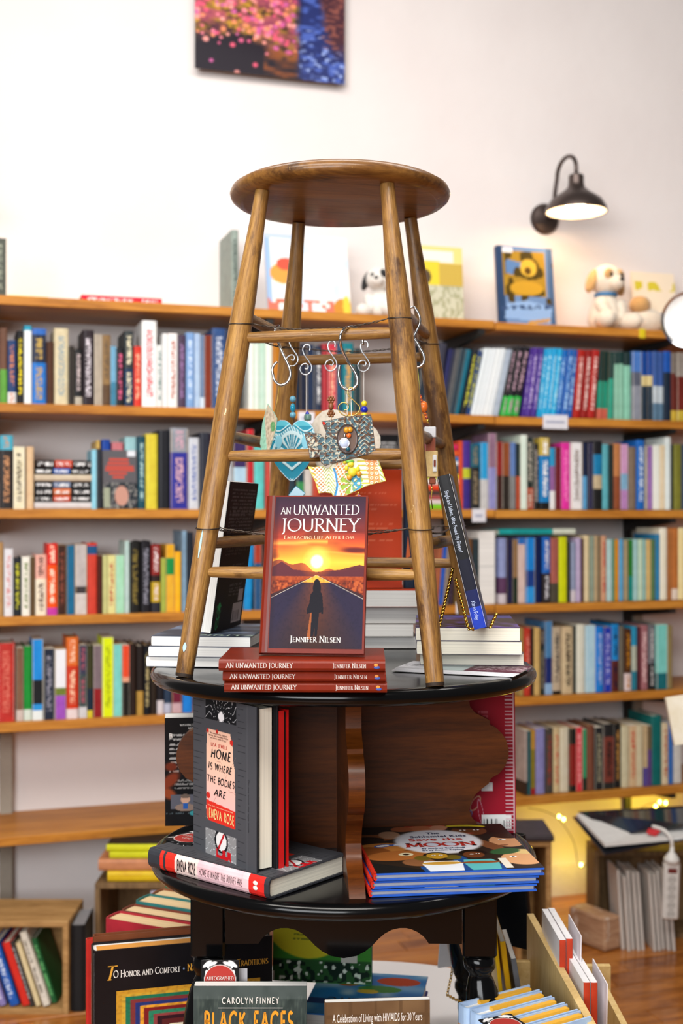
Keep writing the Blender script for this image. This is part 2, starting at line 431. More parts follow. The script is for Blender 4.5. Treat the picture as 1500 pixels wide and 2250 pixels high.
class Art:                                   # tiny painter for the flat pictures
    def __init__(s, u, v, col): s.u, s.v = u, v; s.c = np.zeros(u.shape + (3,)) + hs(col)
    def mixin(s, m, col):
        m = np.clip(m, 0, 1)[..., None]; s.c = s.c * (1 - m) + (hs(col) if isinstance(col, str) else col) * m; return s
    def ell(s, cx, cy, rx, ry, col, ang=0, soft=0.04):
        a = math.radians(ang); dx, dy = s.u - cx, s.v - cy
        x = dx * math.cos(a) + dy * math.sin(a); y = -dx * math.sin(a) + dy * math.cos(a)
        return s.mixin((1 - np.sqrt((x / rx) ** 2 + (y / ry) ** 2)) / soft + 0.5, col)
    def rect(s, x0, y0, x1, y1, col):
        return s.mixin(((s.u >= x0) & (s.u <= x1) & (s.v >= y0) & (s.v <= y1)).astype(float), col)
    def poly(s, pts, col):
        ins = np.zeros(s.u.shape, bool); n = len(pts)
        for i in range(n):
            (x0, y0), (x1, y1) = pts[i], pts[(i + 1) % n]
            if y0 == y1: continue
            ins ^= ((y0 > s.v) != (y1 > s.v)) & (s.u < (x1 - x0) * (s.v - y0) / (y1 - y0) + x0)
        return s.mixin(ins.astype(float), col)
    def grad(s, stops):
        vs = [p for p, _ in stops]; cs = np.array([hs(c) for _, c in stops])
        s.c = np.stack([np.interp(s.v, vs, cs[:, k]) for k in range(3)], -1); return s
def vnoise(u, v, f, seed):
    rg = np.random.RandomState(seed); g = rg.rand(64, 64); x, y = u * f, v * f
    i, j = np.floor(x).astype(int), np.floor(y).astype(int); a, b = x - i, y - j; a = a * a * (3 - 2 * a); b = b * b * (3 - 2 * b)
    q = lambda p, r: g[p % 64, r % 64]
    return q(i, j) * (1 - a) * (1 - b) + q(i + 1, j) * a * (1 - b) + q(i, j + 1) * (1 - a) * b + q(i + 1, j + 1) * a * b
INK = {}
def ink(h, rough=0.5):
    if h not in INK: INK[h] = plain('ink_' + h, h, rough)
    return INK[h]

# ---------------------------------------------------------------- books: local x = thickness, y = away from the spine, z = height
def cover_mesh(t, h, d, bands, inkc=None, board=0.0025, hard=True, front=None, back=None, name='cover'):
    """bands = [(fraction from the top, colour)], first at 0"""
    mb = MB(); rd = min(0.004 if hard else 0.0012, t * 0.25)
    if hard: out = [(0, d), (0, rd * 1.2), (t * .12, rd * .35), (t * .28, 0), (t * .72, 0), (t * .88, rd * .35), (t, rd * 1.2), (t, d)]
    else: out = [(0, d), (0, rd), (t * .10, rd * .2), (t * .28, 0), (t * .72, 0), (t * .90, rd * .2), (t, rd), (t, d)]
    b = min(board, t * .3)
    inn = [(b, d), (b, rd + b), (b + t * .02, rd * .5 + b), (t * .3, b), (t * .7, b), (t - b - t * .02, rd * .5 + b), (t - b, rd + b), (t - b, d)]
    lev = [1 - f for f, _ in bands] + [0.0]
    n = len(out)
    for (z1, z0), (_, col) in zip(zip(lev[:-1], lev[1:]), bands):
        c = hx(col)
        for k in range(n - 1):
            cc = c
            if k == 0 and back: cc = hx(back)
            if k == n - 2 and front: cc = hx(front)
            a, bb = out[k], out[k + 1]; nk = None
            if inkc and k == 3 and (z1 - z0) > 0.16: nk = (*hx(inkc), 1.0)
            if nk:
                m0, m1 = z0 + (z1 - z0) * .12, z1 - (z1 - z0) * .10
                for q0, q1, kk in ((z0, m0, None), (m0, m1, nk), (m1, z1, None)):
                    mb.add([(a[0], a[1], q0 * h), (bb[0], bb[1], q0 * h), (bb[0], bb[1], q1 * h), (a[0], a[1], q1 * h)], [(0, 1, 2, 3)], 0, cc, kk)
            else:
                mb.add([(a[0], a[1], z0 * h), (bb[0], bb[1], z0 * h), (bb[0], bb[1], z1 * h), (a[0], a[1], z1 * h)], [(0, 1, 2, 3)], 0, cc)
    c0, c1 = hx(bands[-1][1]), hx(bands[0][1])
    for k in range(n - 1):
        a, bb, ia, ib = out[k], out[k + 1], inn[k], inn[k + 1]
        mb.add([(*ia, 0), (*ib, 0), (*ib, h), (*ia, h)], [(0, 3, 2, 1)], 0, hx(back) if back and k == 0 else hx(front) if front and k == n - 2 else c1)
        e0, e1 = c0, c1
        if k == 0 and back: e0 = e1 = hx(back)
        if k == n - 2 and front: e0 = e1 = hx(front)
        mb.add([(*a, 0), (*bb, 0), (*ib, 0), (*ia, 0)], [(0, 3, 2, 1)], 0, e0)
        mb.add([(*a, h), (*bb, h), (*ib, h), (*ia, h)], [(0, 1, 2, 3)], 0, e1)
    for e in (0, n - 1):
        mb.add([(*out[e], 0), (*inn[e], 0), (*inn[e], h), (*out[e], h)], [(0, 1, 2, 3) if e else (0, 3, 2, 1)], 0, c1)
    return mb
def pages_mb(t, h, d, board=0.0025, hard=True):
    b = min(board, t * .3); i = 0.0035 if hard else 0.0002
    return MB().box((b * .98, b * 1.2, i), (t - b * .98, d - i, h - i))
def place(o, origin, Y, Z):
    Y = V(Y).normalized(); Z = V(Z); Z = (Z - Y * Z.dot(Y)).normalized(); X = Y.cross(Z)
    o.matrix_world = frame(V(origin), X, Y, Z); return o
def book(t, h, d, bands, label, cat='book', group=None, name='book', inkc=None, hard=True, gloss=False, pages=None, front=None, back=None, board=None):
    board = board or (0.0025 if hard else 0.0006)
    if isinstance(bands, str): bands = [(0, bands)]
    o = cover_mesh(t, h, d, bands, inkc, board, hard, front, back).build(name, M_GLOSSBOOK if gloss else M_BOOK)
    props(o, label, cat, group)
    pages_mb(t, h, d, board, hard).build('page_block', pages or M_PAPER, o)
    o['dims'] = (t, h, d)
    return o
def f_front(o, u, v, lift=0.0004):           # frame on the front board, u from the spine, v from the bottom
    t, h, d = o['dims']; return frame((t + lift, u, v), (0, 1, 0), (0, 0, 1), (1, 0, 0))
def f_back(o, u, v, lift=0.0004):            # frame on the back board, u from the fore edge
    t, h, d = o['dims']; return frame((-lift, d - u, v), (0, -1, 0), (0, 0, 1), (-1, 0, 0))
def f_spine(o, s, lift=0.0005, across=0.0):  # frame down the spine, s from the head
    t, h, d = o['dims']; return frame((across, -lift, h - s), (0, 0, -1), (1, 0, 0), (0, -1, 0))
# ---------------------------------------------------------------- the setting
WD = V((0.9524, 0.3050, 0)); WN = V((-0.3050, 0.9524, 0)); WO = V((0, 3.919, 0))     # along the shelf wall, into it, origin
FW = frame(WO, WD, WN, (0, 0, 1))
SHELF_D = 0.32
def S(px, y=0.0):                                   # distance along the wall at which a pixel column meets the plane y behind the shelf edge
    q = (px - CX) / FPX; p = WO + WN * y
    return (p.x - q * p.y) / (q * WD.y - WD.x)
def dep(s, y=0.0): return (WO + WD * s + WN * y).y
def zpx(py, s, y=0.0): return EYE - (py - CY) / FPX * dep(s, y)
def wpt(s, y, z): return FW @ V((s, y, z))

wall = MB().box((-2.6, SHELF_D, 0), (3.4, SHELF_D + .15, 3.4)).build('wall_back', M_WALL, None, False, FW); props(wall, 'white painted plaster wall behind the shelves', None, None, 'structure')
fl = MB().box((-2.4, -6.0, -.06), (3.4, SHELF_D + .2, -.02)).build('floor', M_FLOOR, None, False, FW); props(fl, 'orange brown varnished wooden floor', None, None, 'structure')
rp = random.Random(3)
for k in range(17):
    y1 = SHELF_D - .001 - k * .092; s = -2.2 - rp.random() * .9
    while s < 3.2:
        L = rp.uniform(1.1, 2.0); dz = rp.uniform(-.0012, .0012)
        MB().bbox((0, 0, -.02), (L - .002, .0895, 0), .0016).build('plank', M_FLOOR, fl, False, Matrix.Translation((s, y1 - .092, dz)))
        s += L
tb = MB().box((-2.6, SHELF_D - .014, 0), (3.4, SHELF_D, .11)).build('baseboard_back', plain('white_trim_paint', 'e4e0dc', .5), None, False, FW); props(tb, 'white baseboard along the shelf wall', None, None, 'structure')

SHZ = [EYE + v for v in (.620, .3055, -.005, -.320, -.631, -.9645)]     # middle of each board's front edge
TH = .027
names = ['top', 'second', 'third', 'fourth', 'fifth', 'lowest']
SJ = S(1088)
for i, z in enumerate(SHZ):
    for j, (a, b) in enumerate(((-2.0, SJ - .002), (SJ + .002, 2.6))):
        dz = (-.004 if i == 0 else -.002) * j
        sh = MB().bbox((0, 0, -TH / 2), (b - a, SHELF_D - .002, TH / 2), .002).build('shelf_board', M_SHELF, None, False, FW @ Matrix.Translation((a, 0, z + dz)))
        props(sh, f'{names[i]} pine shelf board on the wall, {"left" if j == 0 else "right"} of the shelf joint', 'shelf', 'wall shelf boards')
mbk = MB()
mbk.prism([(.004, -.004), (SHELF_D - .002, -.004), (SHELF_D - .002, -.20), (SHELF_D - .022, -.20), (SHELF_D - .022, -.05), (.04, -.022), (.004, -.018)], -.012, .012, 0, Matrix(((0, 0, 1, 0), (1, 0, 0, 0), (0, 1, 0, 0), (0, 0, 0, 1))))
bmesh_ = mbk.mesh('shelf_bracket', M_BRACKET)
cols4 = [(-12, 'at the far left edge'), (585, 'behind the stool'), (1045, 'by the shelf joint'), (1462, 'at the far right edge')]
for i, z in enumerate(SHZ):
    for px, where in cols4:
        o = bpy.data.objects.new('shelf_bracket', bmesh_); COL.objects.link(o)
        o.matrix_world = FW @ Matrix.Translation((S(px, 0.05), 0, z - TH / 2))
        props(o, f'black steel bracket under the {names[i]} shelf {where}', 'bracket', 'black shelf brackets')
for px, nm in ((1402, 'trim_1'), (14, 'trim_2')):
    s = S(px, SHELF_D - .03); z1 = SHZ[4] - TH / 2 if px < 100 else SHZ[1]
    z0 = .0 if px < 100 else SHZ[5]
    p = MB().bbox((s - .02, SHELF_D - .03, z0), (s + .02, SHELF_D - .001, z1), .003).build(nm, plain('grey_post_paint', 'a39a8c', .6), None, False, FW)
    props(p, 'slim grey upright post behind the shelves', None, None, 'structure')

# ---------------------------------------------------------------- rows of books on the wall shelves
PAL = {'white': 'eeeeee', 'cream': 'e4dcc0', 'black': '1a1a1c', 'charcoal': '3a3a3c', 'grey': '8c8c8c', 'pale grey': 'bcbcbc', 'navy': '1e2c50', 'blue': '2a66b8', 'bright blue': '1f8ad8', 'pale blue': 'a4c8dc', 'teal': '1f7a86', 'aqua': '70c8c0', 'dark green': '1f3a30', 'green': '2a9048', 'mint': 'a6d4b8', 'olive': '7a7a30', 'lime yellow': 'd4e010', 'yellow': 'e4b820', 'tan': 'c8a874', 'brown': '6a4428', 'dark brown': '382218', 'rust': 'a84a28', 'orange': 'e06020', 'red': 'c02a24', 'dark red': '701c20', 'pink': 'e0a898', 'magenta': 'd8309c', 'mauve': '8a6a90', 'purple': '4a2f8a', 'lilac': '9a8cc4', 'slate blue': '6a80a4'}
def cname(h):
    c = hs(h); return min(PAL, key=lambda k: float(((hs(PAL[k]) - c) ** 2).sum()))
def ordn(n):
    sm = ['', 'first', 'second', 'third', 'fourth', 'fifth', 'sixth', 'seventh', 'eighth', 'ninth', 'tenth', 'eleventh', 'twelfth', 'thirteenth', 'fourteenth', 'fifteenth', 'sixteenth', 'seventeenth', 'eighteenth', 'nineteenth']
    if n < 20: return sm[n]
    t = ['', '', 'twenty', 'thirty', 'forty', 'fifty'][n // 10]
    return (t[:-1] + 'ieth') if n % 10 == 0 else t + '-' + sm[n % 10]
def row(ox, oy, sc, shelf, where, text, y0=.018, depth=.145, group=None):
    ztop = SHZ[shelf] + TH / 2; prev = -9; k = 0; ptl = 0.0
    for ln in text.strip().replace(';', '\n').split('\n'):
        q = ln.split()
        if not q: continue
        x0, x1, yt = float(q[0]), float(q[1]), float(q[2]); cs = q[3].split('/')
        inkc, tilt = None, 0.0
        for e in q[4:]:
            if e[0] == 't': tilt = float(e[1:])
            else: inkc = e
        bands = [(0, cs[0])] + [(float(cs[i]), cs[i + 1]) for i in range(1, len(cs), 2)]
        s0, s1 = S(ox + x0 / sc, y0), S(ox + x1 / sc, y0)
        yy = y0 + R.uniform(0, .01)
        s0 = max(s0, prev + .0006 + max(0.0, .225 * (math.tan(math.radians(ptl)) - math.tan(math.radians(tilt))))); ptl = tilt; t = max(.0065, s1 - s0 - .0004); prev = s0 + t
        h = max(.1, zpx(oy + yt / sc, s0 + t / 2, y0) - ztop - .0005)
        if tilt: h = h / math.cos(math.radians(tilt))
        k += 1; bc = [c for f, c in bands]; big = max(range(len(bands)), key=lambda i: ((bands[i + 1][0] if i + 1 < len(bands) else 1) - bands[i][0]))
        main = cname(bands[big][1]); oth = [cname(c) for i, c in enumerate(bc) if i != big and cname(c) != main]
        size = 'thick' if t > .036 else 'slim' if t < .017 else 'tall' if h > .245 else 'short' if h < .19 else 'upright'
        extra = f' with {oth[0]} band' if oth else (f' with {cname(inkc)} lettering' if inkc and cname(inkc) != main else '')
        label = f'{size} {main} book{extra}, {ordn(k)} on {names[shelf]} shelf {where}'
        hard = t > .016 and R.random() < .7
        o = book(t * (math.cos(math.radians(tilt)) if tilt else 1), h, depth + R.uniform(-.015, .02), bands, label, 'book', group or f'books on the {names[shelf]} shelf {where}', inkc=inkc, hard=hard, pages=M_PAPERT if R.random() < .35 else M_PAPER)
        tl = tilt if tilt else R.uniform(-.5, .5) * 0
        o.matrix_world = FW @ Matrix.Translation((s0, yy, ztop + .0004)) @ (Matrix.Rotation(math.radians(tilt), 4, 'Y') if tilt else Matrix())
        if tilt > 0: o.matrix_world = FW @ Matrix.Translation((s0, yy, ztop + .0004 + o['dims'][0] * math.sin(math.radians(tilt)))) @ Matrix.Rotation(math.radians(tilt), 4, 'Y')
L_ = 'left of the stool'; M_ = 'seen between the stool legs'; R_ = 'right of the stool'
row(0, 620, 2.679, 1, L_, """
0 44 268 6b4a3a/.55/5d9a3e; 45 98 340 27406e/.82/d8d8d8 c87a50; 98 142 285 1c1c20 f0dc20; 142 188 255 2a98b8/.06/e8eeee; 188 275 270 2f66b8/.08/1b2740/.45/1f6fc0 b89a50
275 318 350 4a2c1c; 320 405 270 cfc3a0 8a9aa0; 405 438 375 2a2420; 440 488 392 1a1a1c/.85/b0a898 c0b0b0; 488 555 280 2a2026 d8d0d8; 556 603 305 a89c8c
603 652 310 8a6c44/.7/5a4028 5a4a3a; 652 686 375 6aa0c0/.6/3a7a98; 687 733 385 1c1c22 d05a80; 734 790 285 343a3c/.5/1a3452 e0d8b8; 790 836 375 d0382a f0b090
838 925 225 eef0f0 d83a48; 925 958 370 dfe2e0 3a6a6a; 959 992 300 e8e8e8; 992 1048 300 eeeae8 b06a5a; 1049 1096 310 4a3a50 8a6a98; 1097 1147 295 7aa0d0 c0d4f0
1148 1180 300 a8c0dc; 1181 1206 310 6a80a0/.85/c8d8e8; 1207 1250 310 7a2f1c; 1252 1335 270 2c4a7c c0c8d8; 1337 1400 280 24324a""")
row(480, 720, 2.885, 1, M_, """
192 224 96 e8ece4; 226 258 98 d8e8dc; 260 298 93 bcd8c8; 300 344 96 e4ece0; 346 392 95 b8741c; 394 440 104 5a3420; 442 515 100 2a3a50
520 563 100 1c2236; 565 613 104 22304c; 615 658 112 2a3348 e0e0e0; 660 698 100 a83038; 700 753 100 c8384a f0c0a0; 755 788 96 1e4a6a; 790 863 94 1a7a86 e0a040; 865 908 130 20343a
1250 1300 96 28303a t8; 1300 1350 98 262c36 t8; 1350 1400 98 3a3a48 t8""")
row(900, 690, 2.5, 1, R_, """
160 180 190 2a2c5a t11; 181 196 190 34364a t11; 197 216 190 5a5a5c t11; 217 246 190 2a3a46 t11; 247 280 195 1f6a80 t12; 282 312 190 1a1c24 d0d040 t12; 313 336 200 1a3a70 c8c840 t12
337 360 188 dfe8ec t13; 361 384 188 e2eaee t13; 385 408 188 dfe6ea t13; 409 431 188 e6ecee t13; 432 454 188 dde4e8 t13; 455 472 192 b8c4d0 t13; 473 492 192 a8b4c4 t13
496 529 180 1c1a20/.72/1fb040 b090a0 t11; 530 564 180 1e1c22/.72/1fb040 b090a0 t11; 565 605 180 1c1a20/.72/24a83e b090a0 t11
609 639 185 4a2f8a b8a8d8 t8; 640 671 185 4e328c b8a8d8 t8; 672 700 186 46308a b8a8d8 t8; 702 726 188 1aa0d4 b0e0f0 t7; 727 751 188 20a6d8 b0e0f0 t7; 752 777 188 1a9cd0 b0e0f0 t7; 778 804 190 22a8d8 b0e0f0 t7
805 834 195 1f70c0 a0c8f0 t7; 835 864 195 1c62b4 a0c8f0 t7; 865 899 196 1a58b0 a0c8f0 t6; 901 944 196 a8241c f0d0c8 t5; 945 979 198 8e1f1c f0d0c8 t5; 980 1018 198 a82420 f0d0c8 t5
1030 1060 200 16302c/.45/1f8a70/.85/c05a48 t2; 1061 1092 200 16302c/.45/1f8a70/.85/c05a48 t2; 1094 1116 206 1a3a36/.4/2a9a80 t2; 1118 1148 208 1c3a38/.18/8ac0a8; 1150 1184 205 1c3a38/.18/8ac0a8; 1186 1224 208 1f3434/.2/84c0a8
1226 1274 205 4a78c0/.3/5a5f70/.5/8a8f9c; 1276 1309 205 1c4a9a/.35/d8c890/.5/2a3a4a; 1310 1339 205 1f4c9c/.35/d8c890/.5/2a3a4a; 1340 1371 205 3a5a9a/.5/b8c4cc/.75/5a7a94; 1372 1399 208 38589a/.5/b8c4cc/.75/5a7a94; 1400 1439 205 1f58b4/.3/1c2a3c; 1441 1470 212 8a8078/.3/6a2f28/.85/d0b040; 1471 1520 212 a09890/.35/702820/.85/c8b040""")
row(0, 900, 2.679, 2, L_, """
0 78 150 4aa8c0/.2/2a2626 c08a60; 80 148 218 e0d8ba 6a6050; 156 200 218 d8b890; 540 570 235 8ac8dc; 571 598 230 2a3038
815 858 155 1a4a5a a0c0c0; 860 932 142 d4c43a; 934 1002 120 1c1e24; 1004 1110 108 8a8f98/.3/2c2f8e c8a0b0; 1112 1175 165 c8ccd4 6a7ab0; 1178 1240 135 2a2c38; 1242 1300 140 4a2a30""")
row(480, 920, 2.885, 2, M_, """
60 94 130 b0b4b8; 96 182 130 3a2a5a/.4/a8c8dc; 184 226 66 b8222c; 228 298 150 5cc0bc; 300 328 160 c04a40; 330 372 160 d8d0b0; 374 420 150 8a5030; 422 495 150 2a3a44; 500 545 140 1c3a4a/.6/3a8a50; 547 600 140 c8c0b8; 602 650 150 b8442c; 652 700 150 3a3030""")
row(940, 920, 2.679, 2, R_, """
186 208 130 d04a28; 210 255 130 4a2f8a/.4/b8c030/.55/3a2a7a; 258 314 150 1f5a6a/.35/2a2a2a 8a7a60; 316 357 140 2a9ad0/.55/c0c0c0; 359 405 85 8a6a80/.45/8a8ac0; 408 444 135 8a2420/.5/3a1c18; 446 489 140 8a4a28/.5/2a2420
491 521 140 5a78b0/.5/7a7a7a; 523 544 145 1c2a2a/.5/b04828; 546 584 95 d4e4d8; 586 628 110 26302e/.7/a84a30 c0b8a8; 630 660 145 2a2624 b0a8a0; 662 720 112 c0a848/.25/1878b8/.9/1a1a1a f4f4f4; 722 754 170 2a90c0/.3/8a5a90/.7/e0e0e0
756 793 165 6a1c28; 795 845 140 d8309c f080c0; 848 912 140 e4e4e6 7a6a60; 916 948 140 1c2440/.5/5a9ac8; 950 980 140 2a2a4a; 982 1033 128 1c1c20/.2/1a78a8/.5/b8a888/.7/1c1c1c; 1036 1074 150 5aa8b4; 1076 1097 150 1c2a2a
1099 1140 145 b87848/.5/8a4a2c; 1142 1186 150 c898c0/.45/7aa8c8/.7/b080b8; 1190 1230 165 7a6a5a; 1232 1278 125 1c64b8 d0e0f0; 1280 1296 160 b0a898; 1298 1330 160 9a70b8; 1332 1371 155 e8ece4; 1373 1400 155 e0d0b0; 1402 1435 108 d8e4e4; 1437 1453 150 1c2420; 1455 1500 150 7a7a30; 1502 1540 150 3a4a60""")
row(0, 1150, 3.125, 3, L_, """
-20 24 130 b08a5a; 28 93 175 dcdce0 d09090; 95 147 235 20242a c0c030; 150 211 228 ece8dc 7a8a5a; 213 240 230 5a4428; 243 322 215 e8b0a0/.4/ece0c8 4a3030; 324 396 138 d8281c/.3/e85010/.9/c03aa0 ffe8d0; 398 457 150 3a2018 7a4030
460 514 150 17648c; 517 597 145 b8b0ae/.6/3a3436/.7/c8c0bc; 600 670 135 c83c2c/.04/1a5080/.16/c84030; 673 703 220 4a1c14; 706 738 222 c0c080; 740 797 220 d8d490 b05040; 799 857 220 a0d4b4; 859 890 120 b4ccc8; 892 966 125 1a1a18 7a6a30
969 1037 120 1c1a20 8a8a98; 1040 1104 145 8a2420/.45/2a1c1c/.55/c0a020/.85/2a2a30 e0d0d0; 1107 1142 240 a0ac48; 1144 1200 145 e0a820/.2/1a8a44/.45/e0a830; 1202 1250 195 eab020; 1252 1282 50 7a98b0; 1284 1330 60 1c2430""")
row(430, 1140, 7.895, 3, M_, """
560 690 330 2a3a48; 700 830 330 1c1a1c; 838 985 330 1a88c8 t2; 1000 1150 420 a83a28/.3/28507a; 1160 1300 330 3a2420""")
row(940, 1120, 7.5, 3, 'just right of the front stool leg', """
110 175 500 a05a3a t5; 178 245 470 2452b0 t5; 248 320 470 8a7a68 t5; 325 430 470 3a2a3a t3; 435 540 480 9a7a40; 545 640 480 28303a; 645 760 480 6a4a30; 765 860 480 26343a""")
row(1000, 1140, 3, 3, R_, """
296 343 128 8a94c0/.6/5a3a5a/.85/c8c0c8; 345 384 130 1c1c40; 386 419 135 8a6a48/.6/1a2a1c; 421 469 125 2a6ab8/.1/d0b8b0; 471 527 125 1a80d0/.5/1a3a80/.75/2a90d8; 530 578 125 0e1c4a; 580 631 120 1f62b8/.55/2a2428 d0d0d8; 633 686 125 a05a50/.7/4a4438
688 742 120 c8d010; 744 763 150 26282c; 765 799 155 8a94b0/.8/c8c0c8; 801 832 125 b8a8c8; 834 851 130 4a2a30; 853 889 110 d8c8a0; 891 919 112 8a9a8a; 920 944 112 c8b088; 945 969 112 7a6a50; 970 1004 112 c89878 b04040
1006 1044 135 a8c8c8; 1045 1060 135 3a8a6a; 1061 1087 135 d08a18; 1089 1121 135 5aa0cc; 1123 1154 140 a09070; 1155 1174 138 2a7a30/.6/1a8a80; 1175 1208 135 a0c8c8; 1210 1243 135 b8d0b8; 1245 1261 135 8ac0c0; 1263 1290 138 d0b070; 1291 1324 135 5a7a50; 1326 1353 100 2a80b0
1355 1405 60 e8e4d0; 1408 1428 60 a86a38; 1430 1478 60 b87038/.85/e0d0c0; 1480 1530 60 e8d8a0""")
row(0, 1370, 3.125, 4, L_, """
-15 102 135 b8302a d06a5a; 113 163 170 7a5a44/.85/c8b8b0; 165 222 160 1a8c34/.85/d0dcd0; 224 297 112 1f8ad8/.5/1a1c20/.8/2a90d8/.88/e0e8e8; 300 377 175 20283a 8a8a98; 380 456 180 e8eaf0/.55/6a7a30/.66/9a50b8; 458 540 95 d86a28/.35/c8381c/.88/e0d0d0 f0c0a0
545 599 150 3a3a50/.4/3a4a4a/.85/c8c8cc a05060; 601 642 150 3a3a20/.6/1a2a3a/.9/d0c030; 644 703 155 7a6a70/.6/8a1c20; 705 780 98 d8e810 a0b010; 782 840 145 7accc4; 842 890 150 e04a28/.45/e0a080/.52/1a1814; 892 938 140 2a1c16; 940 988 155 241c1a/.65/b08a40; 990 1034 150 14161c b0a070
1036 1079 155 2a2018; 1081 1129 155 1c1a20/.8/d0c8cc; 1131 1182 155 2a3a50/.85/b0b4c8; 1185 1252 155 6a1c34/.85/c0a0a8; 1258 1325 150 1a7ad0""")
row(1100, 1340, 3.75, 4, R_, """
165 198 150 a08a50; 200 250 150 b83828 e09080; 252 279 150 2a1c20; 281 330 148 c8a868; 332 373 160 3a2a2a/.25/2a3028 8a8070; 375 436 95 4a80b0/.5/1a2a6a/.85/8ab0d8; 438 509 145 b8a890/.95/1a1a1a 3a3a3a; 512 600 140 c8b490 1a1a18; 602 631 130 3a4440; 633 702 122 dcdccc; 705 788 128 b0d4e4
790 853 140 1a7ad4 a0b0e0; 855 918 145 1f3ab0 b0b0e0; 925 983 108 1c3040/.02/1a88d0/.55/5a2420 101830; 985 1029 135 6a6458; 1031 1088 160 4a2a14/.72/d8c8c8 c08020; 1090 1138 140 2a90b8/.3/b0b8a8/.7/2a7a90; 1140 1159 140 5a2028; 1160 1225 130 a06a70 e0c0c0; 1228 1283 125 6a6a70/.6/1c1c20 c0c0c0; 1285 1375 122 7accc4/.75/1a6a74; 1380 1420 130 8a7a50""")
row(1120, 1540, 3.947, 5, R_, """
138 158 260 b0a098/.8/3a2a20; 160 186 260 2a5a60; 188 229 255 c09030/.3/8a7a18/.9/a01c18; 231 316 245 8a88c0; 322 386 245 4a4440 a04030; 390 447 240 d0bc90 c85040; 449 527 235 d8d0b8; 530 578 240 1c1c1c/.25/8a1c1c/.9/1c1c1c; 580 637 230 d83a48 f0a0a0; 639 676 250 3a9a6a/.8/1a2a20
678 737 215 7a4a38; 740 812 230 24262a a09a80; 815 917 200 2a2a2c/.2/7a3a30/.9/2a2a2a 1c1c1c; 920 976 200 1a1a1c b08040; 980 1043 220 d0c8a8; 1045 1109 215 d4b890 c84030; 1111 1164 215 cfc4a4; 1166 1198 210 c8b088/.7/5a4a98; 1200 1233 215 6a5a40/.4/5a3a80; 1235 1322 130 0f6a68; 1325 1383 195 d8c8a8 b05040; 1385 1425 200 2a68b8; 1427 1510 190 d0d0cc""")

def lying(px0, px1, rows, shelf, where, y0=.02, base=None, depth=.15):
    """a pile of books lying flat on a shelf, spines out: rows from the bottom = (thickness m, bands, ink, dx0, dx1)"""
    z = (SHZ[shelf] + TH / 2 if base is None else base) + .0005; n = len(rows)
    for i, (t, cs, ik, a, b) in enumerate(rows):
        s0, s1 = S(px0 + a, y0), S(px1 + b, y0); cs = cs.split('/')
        bands = [(0, cs[0])] + [(float(cs[j]), cs[j + 1]) for j in range(1, len(cs), 2)]
        nm = 'bottom' if i == 0 and n > 1 else 'topmost' if i == n - 1 and n > 1 else ordn(i + 1) + ' from bottom' if n > 1 else ''
        o = book(t, s1 - s0, depth, bands, f'{cname(cs[0])} book lying flat, {nm + " of the pile " if nm else ""}{where}', 'book', f'books lying flat {where}', inkc=ik, hard=t > .016)
        place(o, wpt(s1, y0 + R.uniform(0, .008), z), WN, -WD); z += t + .0006
lying(76, 201, [(.021, 'cfcaca', None, 0, 5), (.018, '1a1a1c/.33/c84a28/.63/1a1a1c', 'e8e8e8', 0, 0), (.021, '1c1a1c/.33/c86a38/.63/1a1a1c', 'e8e8e8', 0, 0), (.020, '181a1c/.33/6a7a98/.63/1a1a1c', 'e8e8e8', 0, 0), (.020, 'c8b8a0', None, 0, 0), (.018, '181a1c/.33/2a5aa8/.63/1a1a1c', 'e8e8e8', 0, -2), (.024, '241a1a/.33/c04024/.63/1c1a1c', 'e8e8e8', 3, 4)], 2, 'on the third shelf left')
lying(928, 1008, [(.016, '7ac020', None, 0, 0), (.014, 'd8c8c8', None, 0, 0), (.014, 'a04a48', None, 2, 0), (.014, '4a3430', None, 0, 0), (.018, 'd8401c', None, 0, 0), (.02, 'e6dcd6', None, 2, 0), (.015, 'd0d820', None, 0, 0), (.03, '3a4a58', None, 0, 0), (.012, 'd8e0e8', None, 0, 0), (.014, '3a70b0', None, 0, 0), (.02, 'd0582c', None, 0, 0), (.02, 'c02858', None, 0, 0)], 2, 'between the right stool legs')
_zt = EYE - (1177 - CY) / FPX * dep(S(1180)) + .002
lying(1097, 1265, [(.020, '1a9494/.7/c8d0c0', None, 0, 0)], 3, 'on top of the fourth-shelf books', base=_zt)
# white-paged books turned fore edge out, one on the other
def fore_out(px0, px1, py0, py1, shelf, label, base=None, y0=.03):
    s0, s1 = S(px0, y0), S(px1, y0); z0 = SHZ[shelf] + TH / 2 + .0005 if base is None else base; z1 = zpx(py0, s0, y0)
    o = book(z1 - z0, s1 - s0, .15, 'd8dcd8', label, 'book', hard=False, pages=M_PAPERW)
    place(o, wpt(s0, y0 + .15, z0), -WN, WD); return z1
z_ = fore_out(1052, 1087, 1245, 1330, 3, 'thick white-paged book lying below another, beside the leaning blue book')
fore_out(1050, 1087, 1167, 1240, 3, 'thick white-paged book lying uppermost beside the leaning blue book', z_ + .001)

